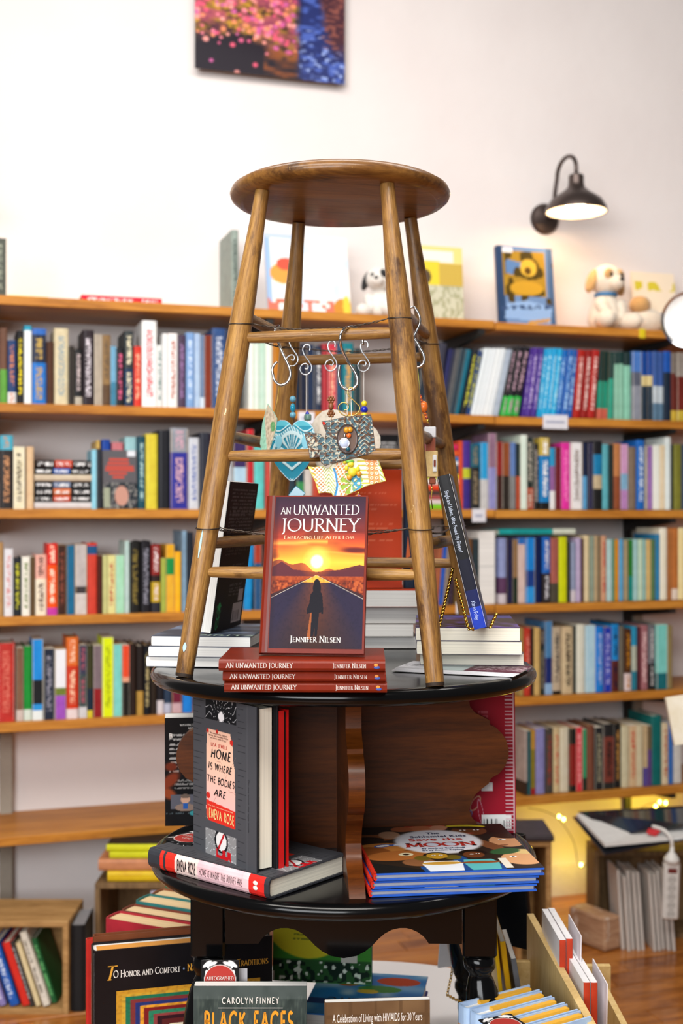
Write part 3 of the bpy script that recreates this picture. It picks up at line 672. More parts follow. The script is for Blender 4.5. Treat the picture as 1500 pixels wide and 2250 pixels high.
# books shown face out: front board towards the room
def faceout(px0, px1, py0, ybot_z, lean, label, bands, fn=None, y0=.05, t=.02, nx=60, ny=80, gloss=True, lean_side=0, yaw=0.0):
    s0, s1 = S(px0, y0), S(px1, y0); h = (zpx(py0, (s0 + s1) / 2, y0) - ybot_z) / math.cos(math.radians(lean)); d = s1 - s0
    o = book(t, h, d, bands, label, 'book', gloss=gloss)
    up = V((0, 0, 1)) * math.cos(math.radians(lean)) + WN * math.sin(math.radians(lean)) + WD * math.tan(math.radians(lean_side))
    Y = WD * math.cos(math.radians(yaw)) + WN * math.sin(math.radians(yaw))
    place(o, wpt(s0, y0, ybot_z + .0006 + t * math.sin(math.radians(abs(lean)))), Y, up)
    X = o.matrix_world.to_3x3() @ V((1, 0, 0)); o.matrix_world.translation -= X * t
    if fn: painted('front_print', d, h, nx, ny, fn, M_ART, o, f_front(o, 0, 0))
    return o
def art_grey(u, v):
    a = Art(u, v, '5c5a5e')
    for y, x0, x1 in ((.82, .2, .75), (.76, .15, .78), (.70, .1, .9), (.64, .08, .92), (.58, .2, .7), (.52, .3, .62)): a.rect(x0, y, x1, y + .035, 'c84a38')
    n = vnoise(u, v, 26, 4); a.mixin(((v < .45) & (n > .5)).astype(float), '2a3036'); a.mixin(((v < .45) & (n < .3)).astype(float), '8a8a84')
    a.ell(.55, .22, .2, .17, 'c09080'); a.rect(.02, .02, .2, .36, '9aa08a'); a.rect(.72, .9, .95, .99, 'd8dce4'); return a.c
faceout(226, 301, 990, SHZ[2] + TH / 2, 3, 'grey book with red title set face out on the third shelf', '2a3038', art_grey, y0=.02)
for px0, px1, py, c, nm_ in ((212, 221, 968, 'd0b060', 'narrow tan'), (224, 243, 966, '1f4aa8', 'blue'), (246, 272, 972, 'd07a80', 'dusty pink'), (275, 302, 960, 'a8d4d8', 'pale aqua')):
    s0, s1 = S(px0, .07), S(px1, .07)
    o = book(s1 - s0 - .001, zpx(py, s0, .07) - SHZ[2] - TH / 2, .15, c, f'{nm_} book peeping out behind the grey face-out book', 'book', 'books behind the face-out book', hard=True)
    o.matrix_world = FW @ Matrix.Translation((s0, .07, SHZ[2] + TH / 2 + .0005))
def art_black(u, v):
    a = Art(u, v, '1a1a1c')
    for y in (.88, .83, .78, .55): a.mixin(((np.abs(v - y) < .012) & (vnoise(u, v, 40, 5) > .35) & (u > .1) & (u < .9)).astype(float), 'b0b0b0')
    return a.c
faceout(832, 878, 955, SHZ[2] + TH / 2, 2, 'black book face out on the third shelf behind the yellow ornament', '18181a', art_black, y0=.02)

# things on the top shelf
ZT = SHZ[0] + TH / 2
def art_yellowmap(u, v):
    a = Art(u, v, 'e8e4d8'); a.rect(0, .78, 1, 1, 'e8d888'); a.rect(.08, .80, .8, .94, 'ece4e0'); a.rect(0, .5, .5, .8, 'e8d040'); a.rect(.5, .5, 1, .78, 'c8ac50'); a.ell(.18, .6, .14, .1, '5a4a3a')
    n = vnoise(u, v, 22, 8); a.mixin((v < .5).astype(float), 'c8c8b0'); a.mixin(((v < .5) & (n > .55)).astype(float), 'a8a888'); return a.c
def art_bluegold(u, v):
    n = vnoise(u, v, 9, 3); a = Art(u, v, '6a8ab8'); a.rect(0, 0, .1, 1, '2c4468'); a.rect(.9, .0, 1, 1, '4a6488'); a.rect(.1, .38, .86, .94, 'a8842c')
    a.poly([(.13, .66), (.42, .62), (.42, .8), (.13, .84)], '5a80b4'); a.mixin(((n > .56) & (v > .3) & (v < .95) & (u > .12)).astype(float), '4a3c18'); a.ell(.55, .74, .15, .11, 'd8b040'); a.ell(.5, .48, .3, .09, 'c49830'); a.ell(.54, .7, .06, .05, '5a4018')
    a.poly([(.08, .1), (.9, .06), (.95, .26), (.5, .33), (.12, .28)], '8aacd8'); a.mixin(((np.abs(v - .22 - .05 * u) < .025) & (vnoise(u, v, 28, 2) > .45)).astype(float), '3a5078'); a.rect(.1, .92, .28, .98, 'eef0f4'); a.poly([(.5, .03), (.9, .08), (.9, .12), (.5, .07)], 'c09038'); return a.c
def art_picture(u, v):
    n = vnoise(u, v, 6, 9); a = Art(u, v, 'f0ece8'); a.mixin((n - .4) * 2, 'c8dcec'); a.rect(0, 0, .06, 1, '9ab8e0'); a.rect(0, .94, .4, 1, 'b8c8e8'); a.ell(.2, .5, .16, .13, 'e09a40'); a.ell(.24, .62, .12, .08, 'd8503a'); a.ell(.62, .55, .3, .22, 'dce8f0')
    a.mixin(((v < .18) & (vnoise(u, v, 18, 4) > .5)).astype(float), 'd0705a'); a.ell(.9, .1, .11, .12, 'c8882a'); a.ell(.95, .12, .05, .14, 'e8c840'); return a.c
def art_toybook(u, v):
    a = Art(u, v, 'f4e4cc'); a.mixin(((v > .72) & (v < .86) & (vnoise(u, v, 10, 3) > .45)).astype(float), 'd8c840'); a.rect(.15, 0, .95, .38, '2a88c0'); a.ell(.35, .14, .18, .07, 'c03a78', 30); a.ell(.7, .32, .12, .06, 'd84a68', 40); a.ell(.75, .1, .16, .07, 'e0a040', 20); a.ell(.5, .05, .1, .05, '3060b0'); return a.c
faceout(590, 772, 512, ZT, 12, 'large pale picture book with blue edge on the top shelf', 'a8bcd8', art_picture, .09, .014)
faceout(917, 1020, 540, ZT, 5, 'yellow and grey map-patterned book on top shelf right of the stool', 'd8cc90', art_yellowmap, .13, .02)
faceout(1100, 1222, 541, ZT, 7, 'blue and gold book leaning face out under the wall lamp', '2c4468', art_bluegold, .12, .03)
faceout(1398, 1492, 596, ZT, 9, 'picture book with blue sea and pink fish behind the tan plush dog', 'e8d0b0', art_toybook, .20, .008)
s0 = S(508, .14); o = book(.024, zpx(505, s0, .14) - ZT, .2, [(0, '8a9890')], 'tall grey-green book standing edge on beside the picture book', 'book', inkc='4a5450'); o.matrix_world = FW @ Matrix.Translation((s0, .14, ZT + .0005))
s0 = S(-20, .03); o = book(S(15, .03) - s0, zpx(522, s0, .03) - ZT, .03, [(0, '4c5048')], 'dark mottled grey book end at the left end of the top shelf', 'book', inkc='8a9080', hard=False); o.matrix_world = FW @ Matrix.Translation((s0, .03, ZT + .0005))
lying(4, 106, [(.012, 'd8b420', None, 0, 0)], 0, 'at the left end of the top shelf', .06)
lying(180, 356, [(.024, 'd01830/.72/c81428', 'f4d0d0', 0, 0)], 0, 'on the top shelf left of the stool', .05)

# plush dogs
def plush(h1, h2, name):
    t = NT(name); n = t.noise(t.coords((1, 1, 1)), 120, 4, .7)
    t.base(t.ramp(n, [(.3, hx(h1)), (.7, hx(h2))])); t.set(Roughness=.95, Sheen_Weight=.4); t.bump(n, .6, .004); return t.mat
def plush_dog(s, label, body, ear, patch, sc, yaw, collar=None, tag=None):
    r = empty('plush_dog', (0, 0, 0), 0, label, 'plush toy', 'plush dogs on the top shelf')
    r.matrix_world = FW @ Matrix.Translation((s, .10, ZT + .001)) @ Matrix.Rotation(yaw, 4, 'Z') @ Matrix.Scale(sc, 4)
    b = MB().lathe([(.012, 0), (.045, .006), (.058, .03), (.055, .06), (.042, .095), (.03, .115), (.012, .125)], 24).build('body', body, r, True)
    MB().sphere((0, 0, 0), .055, .052, .052, 24, 16).build('head', body, r, True, Matrix.Translation((0, -.008, .165)))
    MB().sphere((0, 0, 0), .028, .03, .024, 18, 12).build('muzzle', body, r, True, Matrix.Translation((0, -.055, .150)))
    MB().sphere((0, 0, 0), .009, .007, .007, 12, 8).build('nose', plain('plush_nose', '1a1614', .3), r, True, Matrix.Translation((0, -.084, .158)))
    for k in (-1, 1):
        e = MB().sphere((0, 0, 0), .016, .024, .042, 16, 12).build('ear', ear, r, True, Matrix.Translation((k * .056, .0, .160)) @ Matrix.Rotation(k * -.35, 4, 'Y'))
        MB().sphere((0, 0, 0), .0075, .005, .0085, 12, 8).build('eye', plain('plush_eye', '101010', .1), r, True, Matrix.Translation((k * .021, -.056, .176)))
        MB().lathe([(.004, 0), (.02, .008), (.022, .03), (.017, .075), (.006, .085)], 16).build('arm', body, r, True, Matrix.Translation((k * .046, -.02, .10)) @ Matrix.Rotation(math.pi * .86, 4, 'X') @ Matrix.Rotation(-k * .3, 4, 'Y'))
        MB().lathe([(.006, 0), (.026, .008), (.028, .05), (.026, .075), (.008, .09)], 16).build('leg', body, r, True, Matrix.Translation((k * .034, -.02, .027)) @ Matrix.Rotation(math.pi * .5, 4, 'X') @ Matrix.Rotation(k * .35, 4, 'Y'))
        if k == 1 or collar: MB().sphere((0, 0, 0), .019, .012, .02, 14, 10).build('eye_patch', patch, r, True, Matrix.Translation((k * .022, -.046, .178)))
    if collar: MB().tube([(math.cos(a) * .034, math.sin(a) * .034 - .004, .117) for a in [i * math.pi / 10 for i in range(20)]], .005, 8, 0, True).build('collar', collar, r, True)
    if tag: MB().bbox((-.012, -.002, -.03), (.012, .002, 0), .0008).build('hang_tag', tag, r, False, Matrix.Translation((.06, -.112, -.004)))
    return r
PW = plush('d8d0c8', 'f0ece4', 'white_plush'); PT = plush('b88a50', 'd8ac70', 'tan_plush'); PB = plush('0e0e10', '242426', 'black_plush'); PC = plush('e0d0b8', 'f0e4d4', 'cream_plush')
plush_dog(S(838, .08), 'white plush dog with black ears seen behind the stool leg', PW, PB, PB, .80, -.5)
plush_dog(S(1332, .09), 'cream plush dog with tan ears and blue collar on top shelf', PC, PT, PT, 1.06, .18, plain('blue_collar', '3a80b8', .6), plain('yellow_tag', 'e8d020', .5))
r = empty('plush_bundle', (0, 0, 0), 0, 'cream and tan plush toy lying behind the seated plush dog', 'plush toy')
r.matrix_world = FW @ Matrix.Translation((S(1418, .17), .17, ZT + .001))
MB().sphere((0, 0, .05), .07, .05, .05, 20, 14).build('body', PC, r, True); MB().sphere((-.03, -.01, .108), .04, .036, .034, 18, 12).build('head', PT, r, True)

# framed photograph on the wall
def art_painting(u, v):
    v = v * 2.3; a = Art(u, v, '1a1220'); n = vnoise(u, v, 7, 1); n2 = vnoise(u, v, 22, 2); n3 = vnoise(u, v, 40, 6); n4 = vnoise(u, v, 12, 11)
    bush = np.clip((v - .30 + .45 * u - .25 * n + (u > .66) * 9 * (u - .66) * -1) * 5, 0, 1) * (u < .7)
    a.mixin(bush * .8, '4e3420'); a.mixin(np.clip((n2 - .38) * 4, 0, 1) * bush, '94702a'); a.mixin(np.clip((vnoise(u, v, 30, 13) - .5) * 5, 0, 1) * bush * .5, 'b8606c'); a.mixin(np.clip((n3 - .5) * 4, 0, 1) * bush * (u < .5), 'c09030'); a.mixin(np.clip((n4 - .42) * 4, 0, 1) * bush * .8, 'a84868')
    rg = np.random.RandomState(5)
    for i in range(300):
        x, y = rg.rand() * .67, rg.rand() * 1.2
        if y < .34 - .1 * x and rg.rand() < .75: continue
        if rg.rand() > .35 + .75 * y: continue
        r_ = .009 + .012 * rg.rand(); a.ell(x, y, r_, r_ * 1.5, ['f08498', 'e0608c', 'f8a098', 'd060a0', 'f09068', 'e85a78'][i % 6], 0, .7)
    riv = np.clip((u - .66 - .12 * (1 - v) * 0 + .05 * n - .02) / .06, 0, 1)
    a.mixin(riv, '232f6a'); a.mixin(riv * np.clip((n2 - .42) * 3, 0, 1), '4a62b4'); a.mixin(riv * np.clip((n3 - .66) * 4, 0, 1) * (v < .6), '9ab0e8')
    a.mixin(np.clip((u - .80 - .14 * (1 - v)) / .05, 0, 1) * np.clip((v - .25) * 4, 0, 1), '4a2a34'); a.mixin(np.clip((u - .82) / .05, 0, 1) * np.clip((n3 - .5) * 3, 0, 1) * (v > .4), '8a5048')
    a.mixin(((v < .32) & (u > .45) & (u < .68)) * np.clip(n2 * 1.2 - .2, 0, 1), '8a4a24'); return a.c
ps0, ps1 = S(428, SHELF_D - .04), S(757, SHELF_D - .04); pz = zpx(149, ps0, SHELF_D - .04); pw = ps1 - ps0; ph = pw * 1.25
pr = empty('wall_picture', (0, 0, 0), 0, 'photograph of pink flowers beside a blue stream hung high on the wall', 'picture'); pr.matrix_world = FW @ Matrix.Translation((ps0, SHELF_D - .04, pz))
MB().box((0, 0, 0), (pw, .003, ph)).build('metal_panel', plain('picture_panel_edge', '2a2430', .4), pr)
MB().box((.06, .003, .06), (pw - .06, .038, ph - .06)).build('hanging_frame', plain('picture_back', '6a5a4a', .7), pr)
painted('photo_print', pw, ph, 190, 220, art_painting, M_ART, pr, frame((0, -.0006, 0), (1, 0, 0), (0, 0, 1), (0, -1, 0)))

# gooseneck wall lamp
M_LAMP = plain('dark_bronze_lamp', '5a4e4a', .34, .75)
def wall_lamp(s, zc, label, out=.24):
    r = empty('wall_lamp', (0, 0, 0), 0, label, 'lamp'); r.matrix_world = FW @ Matrix.Translation((s, SHELF_D, zc))
    MB().lathe([(.056, 0), (.056, .008), (.048, .018), (.02, .024), (.0, .026)], 32).build('wall_plate', M_LAMP, r, 35, Matrix.Rotation(math.pi / 2, 4, 'X'))
    pts = [V((0, -.02, 0)), V((0, -.05, .004)), V((0, -.075, .03)), V((0, -.085, .08)), V((0, -.10, .125))]
    pts += [V((0, -.10 - (out - .10) / 2 * (1 - math.cos(a)), .125 + .055 * math.sin(a))) for a in [math.pi * i / 12 for i in range(1, 13)]] + [V((0, -out, .09))]
    MB().tube(pts, .0075, 12).build('gooseneck_arm', M_LAMP, r, True)
    # shade, opening downwards
    prof = [(.022, .10), (.026, .096), (.027, .07), (.030, .055), (.050, .038), (.088, .012), (.104, -.014), (.107, -.03), (.103, -.03), (.098, -.014), (.082, .008), (.046, .032), (.026, .046), (.0, .048)]
    MB().lathe(prof, 48, 0, False).build('shade', [M_LAMP], r, 40, Matrix.Translation((0, -out, 0)))
    MB().lathe([(.0, .030), (.045, .028), (.080, .004), (.0955, -.016), (.101, -.0285)][::-1], 48, 0, False).build('shade_lining', plain('white_enamel', 'f4f2ee', .4), r, True, Matrix.Translation((0, -out, 0)))
    MB().sphere((0, 0, 0), .034, .034, .034, 20, 14).build('bulb', glow('lamp_bulb', 'ffd6a0', 48), r, True, Matrix.Translation((0, -out, -.006)))
    return r
sl = S(1278, .09)
wall_lamp(S(1195, SHELF_D), zpx(482, S(1195, SHELF_D), SHELF_D), 'dark gooseneck wall lamp, lit, above the cream plush dog', .24)
wall_lamp(S(-146, SHELF_D), zpx(482, S(1195, SHELF_D), SHELF_D) - .13, 'lit gooseneck wall lamp beyond the left end of the shelf', .24)

# round chrome clip lamp at the right end of the top shelf
cl = empty('clip_lamp', (0, 0, 0), 0, 'round chrome clip lamp with white dish at the right edge', 'lamp')
cp = at(1514, 702, 3.95); cl.matrix_world = Matrix.Translation(cp) @ Matrix.Rotation(math.radians(-28), 4, 'Z') @ Matrix.Rotation(math.radians(98), 4, 'X')
MB().lathe([(.082, .0), (.089, .004), (.092, -.004), (.085, -.02), (.06, -.05), (.025, -.065), (.0, -.066)], 40, 0, False).build('reflector', M_CHROME, cl, 40)
MB().lathe([(.0, -.052), (.03, -.048), (.06, -.034), (.081, .0)], 40, 0, False).build('dish_lining', plain('dish_white', 'f0f0ee', .35), cl, True)
MB().sphere((0, 0, -.024), .026, .026, .026, 18, 12).build('bulb', glow('clip_bulb', 'ffffff', 1.6), cl, True)
MB().tube([(0, 0, -.06), (0, .03, -.10), (0, .05, -.15), (0, .02, -.19)], .006, 8).build('stem', M_CHROME, cl, True)

# small white shelf labels
def shelf_tag(px0, px1, py0, py1, where):
    s0, s1 = S(px0), S(px1); z1, z0 = zpx(py0, s0), zpx(py1, s0)
    o = MB().box((s0, -.0035, z0), (s1, -.002, z1)).build('shelf_label', plain('label_card', 'dcdce4', .6), None, False, FW); props(o, f'small white label card on the {where}', 'label', 'white shelf label cards')
    MB().box((s0 + .01, -.004, (z0 + z1) / 2 - .004), (s1 - .012, -.0034, (z0 + z1) / 2 + .003)).build('faded_print', plain('faded_print', '9aa0b8', .6), o)
shelf_tag(1192, 1246, 911, 942, 'second shelf edge under the blue books')
shelf_tag(1036, 1066, 1118, 1147, 'third shelf edge beside the stool')
shelf_tag(655, 690, 905, 932, 'second shelf edge between the hanging ornaments')
shelf_tag(1001, 1024, 1322, 1348, 'fourth shelf edge behind the chain stand')
# ---------------------------------------------------------------- white round display table under everything
ZW = .514
wt = empty('display_table', (.03, 2.0, 0), 0, 'round display table with white cloth carrying the black stand', 'table')
cloth = NT('white_tablecloth'); cloth.base(hx('f0eeee')); cloth.set(Roughness=.85); cloth.bump(cloth.noise(cloth.coords((1, 1, 1)), 260, 3), .15, .001)
mb = MB(); seg = 96; vs = []; fs = []
prof = [(0, ZW), (.30, ZW), (.437, ZW), (.447, ZW - .004), (.4505, ZW - .014), (.452, ZW - .1), (.462, .25), (.475, .012)]
for i in range(seg):
    a = 2 * math.pi * i / seg
    for r_, z_ in prof:
        w = max(0, (ZW - .02 - z_)) * .05 * math.sin(a * 14 + .6 * math.sin(a * 5)); vs.append((math.cos(a) * (r_ + w), math.sin(a) * (r_ + w), z_))
n = len(prof)
for i in range(seg):
    j = (i + 1) % seg
    for k in range(n - 1): fs.append((i * n + k, i * n + k + 1, j * n + k + 1, j * n + k) if k else (i * n, i * n + 1, j * n + 1))
mb.add(vs, fs); mb.build('tablecloth', cloth.mat, wt, 40)
MB().lathe([(0, ZW - .03), (.43, ZW - .03), (.43, ZW - .006), (0, ZW - .006)], 48, 0, False).build('table_top', M_CRATE, wt)
MB().lathe([(.16, 0), (.16, .02), (.05, .04), (.04, ZW - .03)], 24).build('pedestal', M_CRATE2, wt, 40)

# ---------------------------------------------------------------- two-tier black table
TC = V((.003, 1.895, 0)); TR = .293; Z1 = 1.1672; Z2 = .8876; TT = .0227  # table and stool numbers: taken from image pixels, then scaled about the camera
tb_ = empty('tiered_table', (TC.x, TC.y, ZW), 0, 'black two-tier round table with brown scalloped dividers under the stool', 'table')
def tl(p): return V(p) - V((TC.x, TC.y, ZW))
def disc(zt, nm):
    h = TT / 2; pr_ = [(0, -TT), (TR - .02, -TT)] + [(TR - h + h * math.cos(a), -h + h * math.sin(a)) for a in [math.radians(-80 + 160 * i / 10) for i in range(11)]] + [(TR - .016, 0), (TR - .05, -.0006), (0, -.0006)]
    return MB().lathe(pr_, 128, 0, False).build(nm, M_BLACK, tb_, 50, Matrix.Translation((0, 0, zt - ZW)))
disc(Z1, 'upper_tier'); d2 = disc(Z2, 'lower_tier')
# scalloped divider panels: outline (radius, height above lower tier)
def pxr(x): return (x - 757) / FPX * 1.905
def pxz(y): return EYE - (y - CY) / FPX * 1.905
prof_ = [(1040, 1528), (1033, 1545), (1031, 1562), (1033, 1580), (1045, 1593), (1062, 1600), (1077, 1607), (1077, 1615), (1092, 1621), (1105, 1632), (1114, 1644), (1119, 1660), (1119, 1674), (1111, 1692), (1098, 1705), (1080, 1713), (1075, 1723), (1060, 1732), (1046, 1742), (1036, 1756), (1032, 1770), (1037, 1784), (1048, 1796), (1064, 1803), (1083, 1808), (1102, 1816), (1118, 1826), (1129, 1836)]
zlo, zhi = Z2 - .0004, Z1 - TT + .0004
ol = [(pxr(x), pxz(y)) for x, y in prof_]
k0 = (zhi - zlo) / (ol[0][1] - ol[-1][1])
ol = [(min(r_, .262), zlo + (z_ - ol[-1][1]) * k0) for r_, z_ in ol]
outline = [(.012, zlo)] + ol[::-1] + [(.012, zhi)]
rot0 = math.radians(4)
for q in range(4):
    a = rot0 + q * math.pi / 2
    X = V((math.cos(a), math.sin(a), 0)); Y = V((0, 0, 1)); Z = X.cross(Y)
    MB().prism([(x, z - ZW) for x, z in outline], -.011, .011).build('divider_panel', M_BROWN, tb_, 30, frame((0, 0, 0), X, Y, Z))
MB().box((-.012, -.012, zlo - ZW), (.012, .012, zhi - ZW)).build('divider_core', M_BROWN, tb_, False, Matrix.Rotation(rot0, 4, 'Z'))
# legs
AX, AY0, AY1 = .190, 1.745, 2.045
def leg(x, y, nm='leg'):
    sx = 1 if x > 0 else -1; sy = 1 if y > TC.y else -1
    r = empty(nm, tl((x, y, Z2 - TT)), 0); r.parent = tb_
    MB().bbox((-.024, -.024, -.088), (.024, .024, 0), .003).build('leg_block', M_BLACK, r)
    pr_ = [(.018, -.088), (.0215, -.092), (.0225, -.100), (.0215, -.108), (.017, -.113), (.0155, -.118), (.018, -.124), (.0225, -.140), (.0255, -.165), (.0265, -.19), (.025, -.215), (.021, -.235), (.017, -.246), (.0205, -.252), (.0215, -.260), (.019, -.268), (.0165, -.274), (.0185, -.285), (.0195, -.296), (.0165, -.315), (.0125, -.338), (.0110, -(Z2 - TT - ZW) + .0005)]
    o = MB().lathe(pr_[::-1], 28).build('turned_shaft', M_BLACK, r, 50)
    me = o.data
    for v in me.vertices:                                    # slight splay
        f = max(0, -.088 - v.co.z); v.co.x += sx * f * .10; v.co.y += sy * f * .10
    return r
for x in (-AX, AX):
    for y in (AY0, AY1): leg(x + TC.x, y)
def pa(x, y, d): return ((x - CX) / FPX * d - TC.x, EYE - (y - CY) / FPX * d - ZW)
dF = AY0 - .018
half = [(753, 2101), (781, 2096), (800, 2086), (816, 2073), (830, 2058), (843, 2047), (858, 2039), (875, 2035), (890, 2035), (902, 2038), (915, 2044), (927, 2053), (934, 2061), (939, 2069), (996, 2070), (1012, 2070)]
hp = [pa(x, y, dF) for x, y in half]; hp = [(x - hp[0][0], z) for x, z in hp]; ztop_ = Z2 - TT - ZW
ap = [(-x, z) for x, z in hp[::-1]] + hp[1:] + [(hp[-1][0], ztop_), (-hp[-1][0], ztop_)]
for yy in (AY0 - .018, AY1 + .018): MB().prism(ap, -.008, .008).build('apron', M_BLACK, tb_, 30, frame((0, yy - TC.y, 0), (1, 0, 0), (0, 0, 1), (0, -1, 0)))
ks = (AY1 - AY0 - .05) / (2 * hp[-1][0])
for sx in (-1, 1): MB().prism([(x * ks, z) for x, z in ap], -.008, .008).build('apron', M_BLACK, tb_, 30, frame((sx * (AX + .010), (AY0 + AY1) / 2 - TC.y, 0), (0, 1, 0), (0, 0, 1), (1, 0, 0)))

# ---------------------------------------------------------------- the stool
ST = V((-.002, 1.9045, Z1)); ZU = 1.8738
st = empty('wooden_stool', ST, 0, 'worn brown wooden stool with round seat standing on the black table', 'stool')
FEET = {'FL': V((-.2225, 1.7428, Z1)), 'FR': V((.1252, 1.647, Z1)), 'BL': V((-.1292, 2.162, Z1)), 'BR': V((.2185, 2.0662, Z1))}
TOPS = {'FL': V((-.1169, 1.821, ZU)), 'FR': V((.0659, 1.783, ZU)), 'BL': V((-.070, 2.0219, ZU)), 'BR': V((.1112, 1.991, ZU))}
sr = .1697; th = .029
sp_ = [(0, 0), (sr - .022, 0), (sr - .008, .003), (sr - .002, .008), (sr, .014), (sr - .003, .021), (sr - .012, .0265), (sr - .03, th), (sr - .07, th - .002), (0, th - .005)]
MB().lathe(sp_, 96, 0, False).build('seat', M_SEAT, st, 60, Matrix.Translation((0, 0, ZU - Z1)) @ Matrix.Rotation(math.radians(12), 4, 'Z'))
LP = [(0, .0118), (.005, .0124), (.06, .0130), (.2, .0150), (.35, .0165), (.5, .0178), (.65, .0176), (.78, .0160), (.88, .0130), (.95, .0110), (1.0, .0106)]
rub = plain('dark_foot_wear', '2a1c10', .7)
for k in FEET:
    a, b = FEET[k] - ST, TOPS[k] - ST
    lg = rod('leg', a, b, LP, M_STOOL, st)
    MB().lathe([(.0121, .0002), (.0127, .003), (.0128, .005)], 20, 0, False).build('worn_foot', rub, lg, True)
def lp(k, z):
    f = (z - Z1) / (ZU - Z1); return FEET[k].lerp(TOPS[k], f)
RP = [(0, .0062), (.03, .0076), (.12, .0084), (.5, .0092), (.88, .0084), (.97, .0076), (1, .0062)]
for zz, prs in (((1.6534, 1.4803, 1.3145), (('FL', 'FR'), ('BL', 'BR'))), ((1.6874, 1.5112, 1.3547), (('FL', 'BL'), ('FR', 'BR')))):
    for z_ in zz:
        for a, b in prs:
            p, q = lp(a, z_), lp(b, z_); d_ = (q - p).normalized()
            rod('rung', p + d_ * .010 - ST, q - d_ * .010 - ST, RP, M_STOOL, st)
# paint smears on the front left leg
for zc, ln, wd, c in ((1.352, .040, .0016, 'a8ccd0'), (1.208, .013, .0026, 'a8c8dc')):
    p = lp('FL', zc); ax = (TOPS['FL'] - FEET['FL']).normalized(); n_ = (V((-.35, -1, 0)) - ax * ax.dot(V((-.35, -1, 0)))).normalized(); s_ = ax.cross(n_)
    rad = .0152 if zc > 1.3 else .0126
    mb = MB()
    for i in range(9):
        for j in range(3):
            aa = (j - 1) * wd / rad * math.sin(math.pi * (i + .6) / 9.4); q = p + ax * (i - 4) * ln / 8 + n_ * (rad + .0012) * math.cos(aa) + s_ * (rad + .0012) * math.sin(aa); mb.v.append(tuple(q - ST))
    for i in range(8):
        for j in range(2): mb.f.append([i * 3 + j, i * 3 + j + 1, i * 3 + j + 4, i * 3 + j + 3]); mb.m.append(0); mb.c.append(None); mb.k.append(None)
    mb.build('paint_smear', plain('paint_' + c, c, .5), st)
# twisted wires tied round the four legs
def wire(zw, label, order=('FL', 'FR', 'BR', 'BL')):
    r = empty('twisted_wire', ST, 0, label, 'wire', 'twisted wires round the stool legs')
    for k in order:
        c = lp(k, zw); rad = .0185 if zw < 1.5 else .0172
        MB().tube([c + V((math.cos(a) * rad, math.sin(a) * rad, .002 * math.sin(a))) - ST for a in [i * math.pi / 12 for i in range(24)]], .0009, 6, 0, True).build('leg_loop', M_WIRE, r, True)
    for i in range(4):
        a, b = lp(order[i], zw), lp(order[(i + 1) % 4], zw); d_ = (b - a).normalized(); a, b = a + d_ * .018, b - d_ * .018; n = max(24, int((b - a).length / .0022))
        sag = .012 if i == 0 else .009
        s_ = d_.cross(V((0, 0, 1)))
        mb = MB()
        for ph in (0, math.pi):
            pts = []
            for j in range(n + 1):
                f = j / n; c = a.lerp(b, f) - V((0, 0, sag * 4 * f * (1 - f))); w = j * .55 + ph; e = min(1, f * 12, (1 - f) * 12)
                pts.append(c + (s_ * math.cos(w) + V((0, 0, 1)) * math.sin(w)) * .0011 * e - ST)
            mb.tube(pts, .00075, 5)
        mb.build('twisted_span', M_WIRE, r, True)
ZWIRE = 1.674
wire(ZWIRE, 'thin twisted wire tied round the stool legs below the seat'); wire(1.3773, 'thin twisted wire tied round the stool legs lower down')

# ---------------------------------------------------------------- the four copies of the novel at the front
RED = '702010'
W1 = ink('f4ece4', .4)
ND = 1.0
zt = Z1 + .0006
M_OR, M_BL = plain('logo_orange', 'e88a28', .5), plain('logo_blue', '3450a0', .5)
def novel_spine(o):
    t, h, d = o['dims']
    lettering('spine_title', 'AN UNWANTED JOURNEY', t * .40, W1, o, f_spine(o, h * .045, .0006, t * .32), 'L', 'serif', .105, 1.0, .12, None, h * .40)
    lettering('spine_author', 'Jennifer Nilsen', t * .40, W1, o, f_spine(o, h * .885, .0006, t * .32), 'R', 'serif', .11, 1.0, .12, .78, h * .20)
    MB().sphere((0, 0, 0), t * .2, t * .13, .0003, 14, 6).build('publisher_flame', M_OR, o, True, f_spine(o, h * .945, .0005, t * .56))
    MB().sphere((0, 0, 0), t * .28, t * .13, .0003, 14, 6).build('publisher_wave', M_BL, o, True, f_spine(o, h * .95, .0004, t * .36))
stack_specs = [((492, 1522), (850, 1523), 'bottom'), ((489, 1498), (847, 1499), 'middle'), ((480, 1475), (846, 1476), 'topmost')]
tks = [.0140, .0138, .0148]
zz = zt; stack = []
for (l, r_, nm), t in zip(stack_specs, tks):
    a, b = on(*l, Z1 + (zz - Z1)), on(*r_, zz); L = (b - a).length
    o = book(t, L, .142, '7a2410', f'red-brown hardback novel lying flat, {nm} of the three in front', 'book', 'stacked red-brown novels', gloss=True, pages=M_PAPERW)
    X = (b - a).normalized(); place(o, V((b.x, b.y, zz)), V((-X.y, X.x, 0)), -X); novel_spine(o); stack.append(o); zz += t + .0005
TOPZ = zz
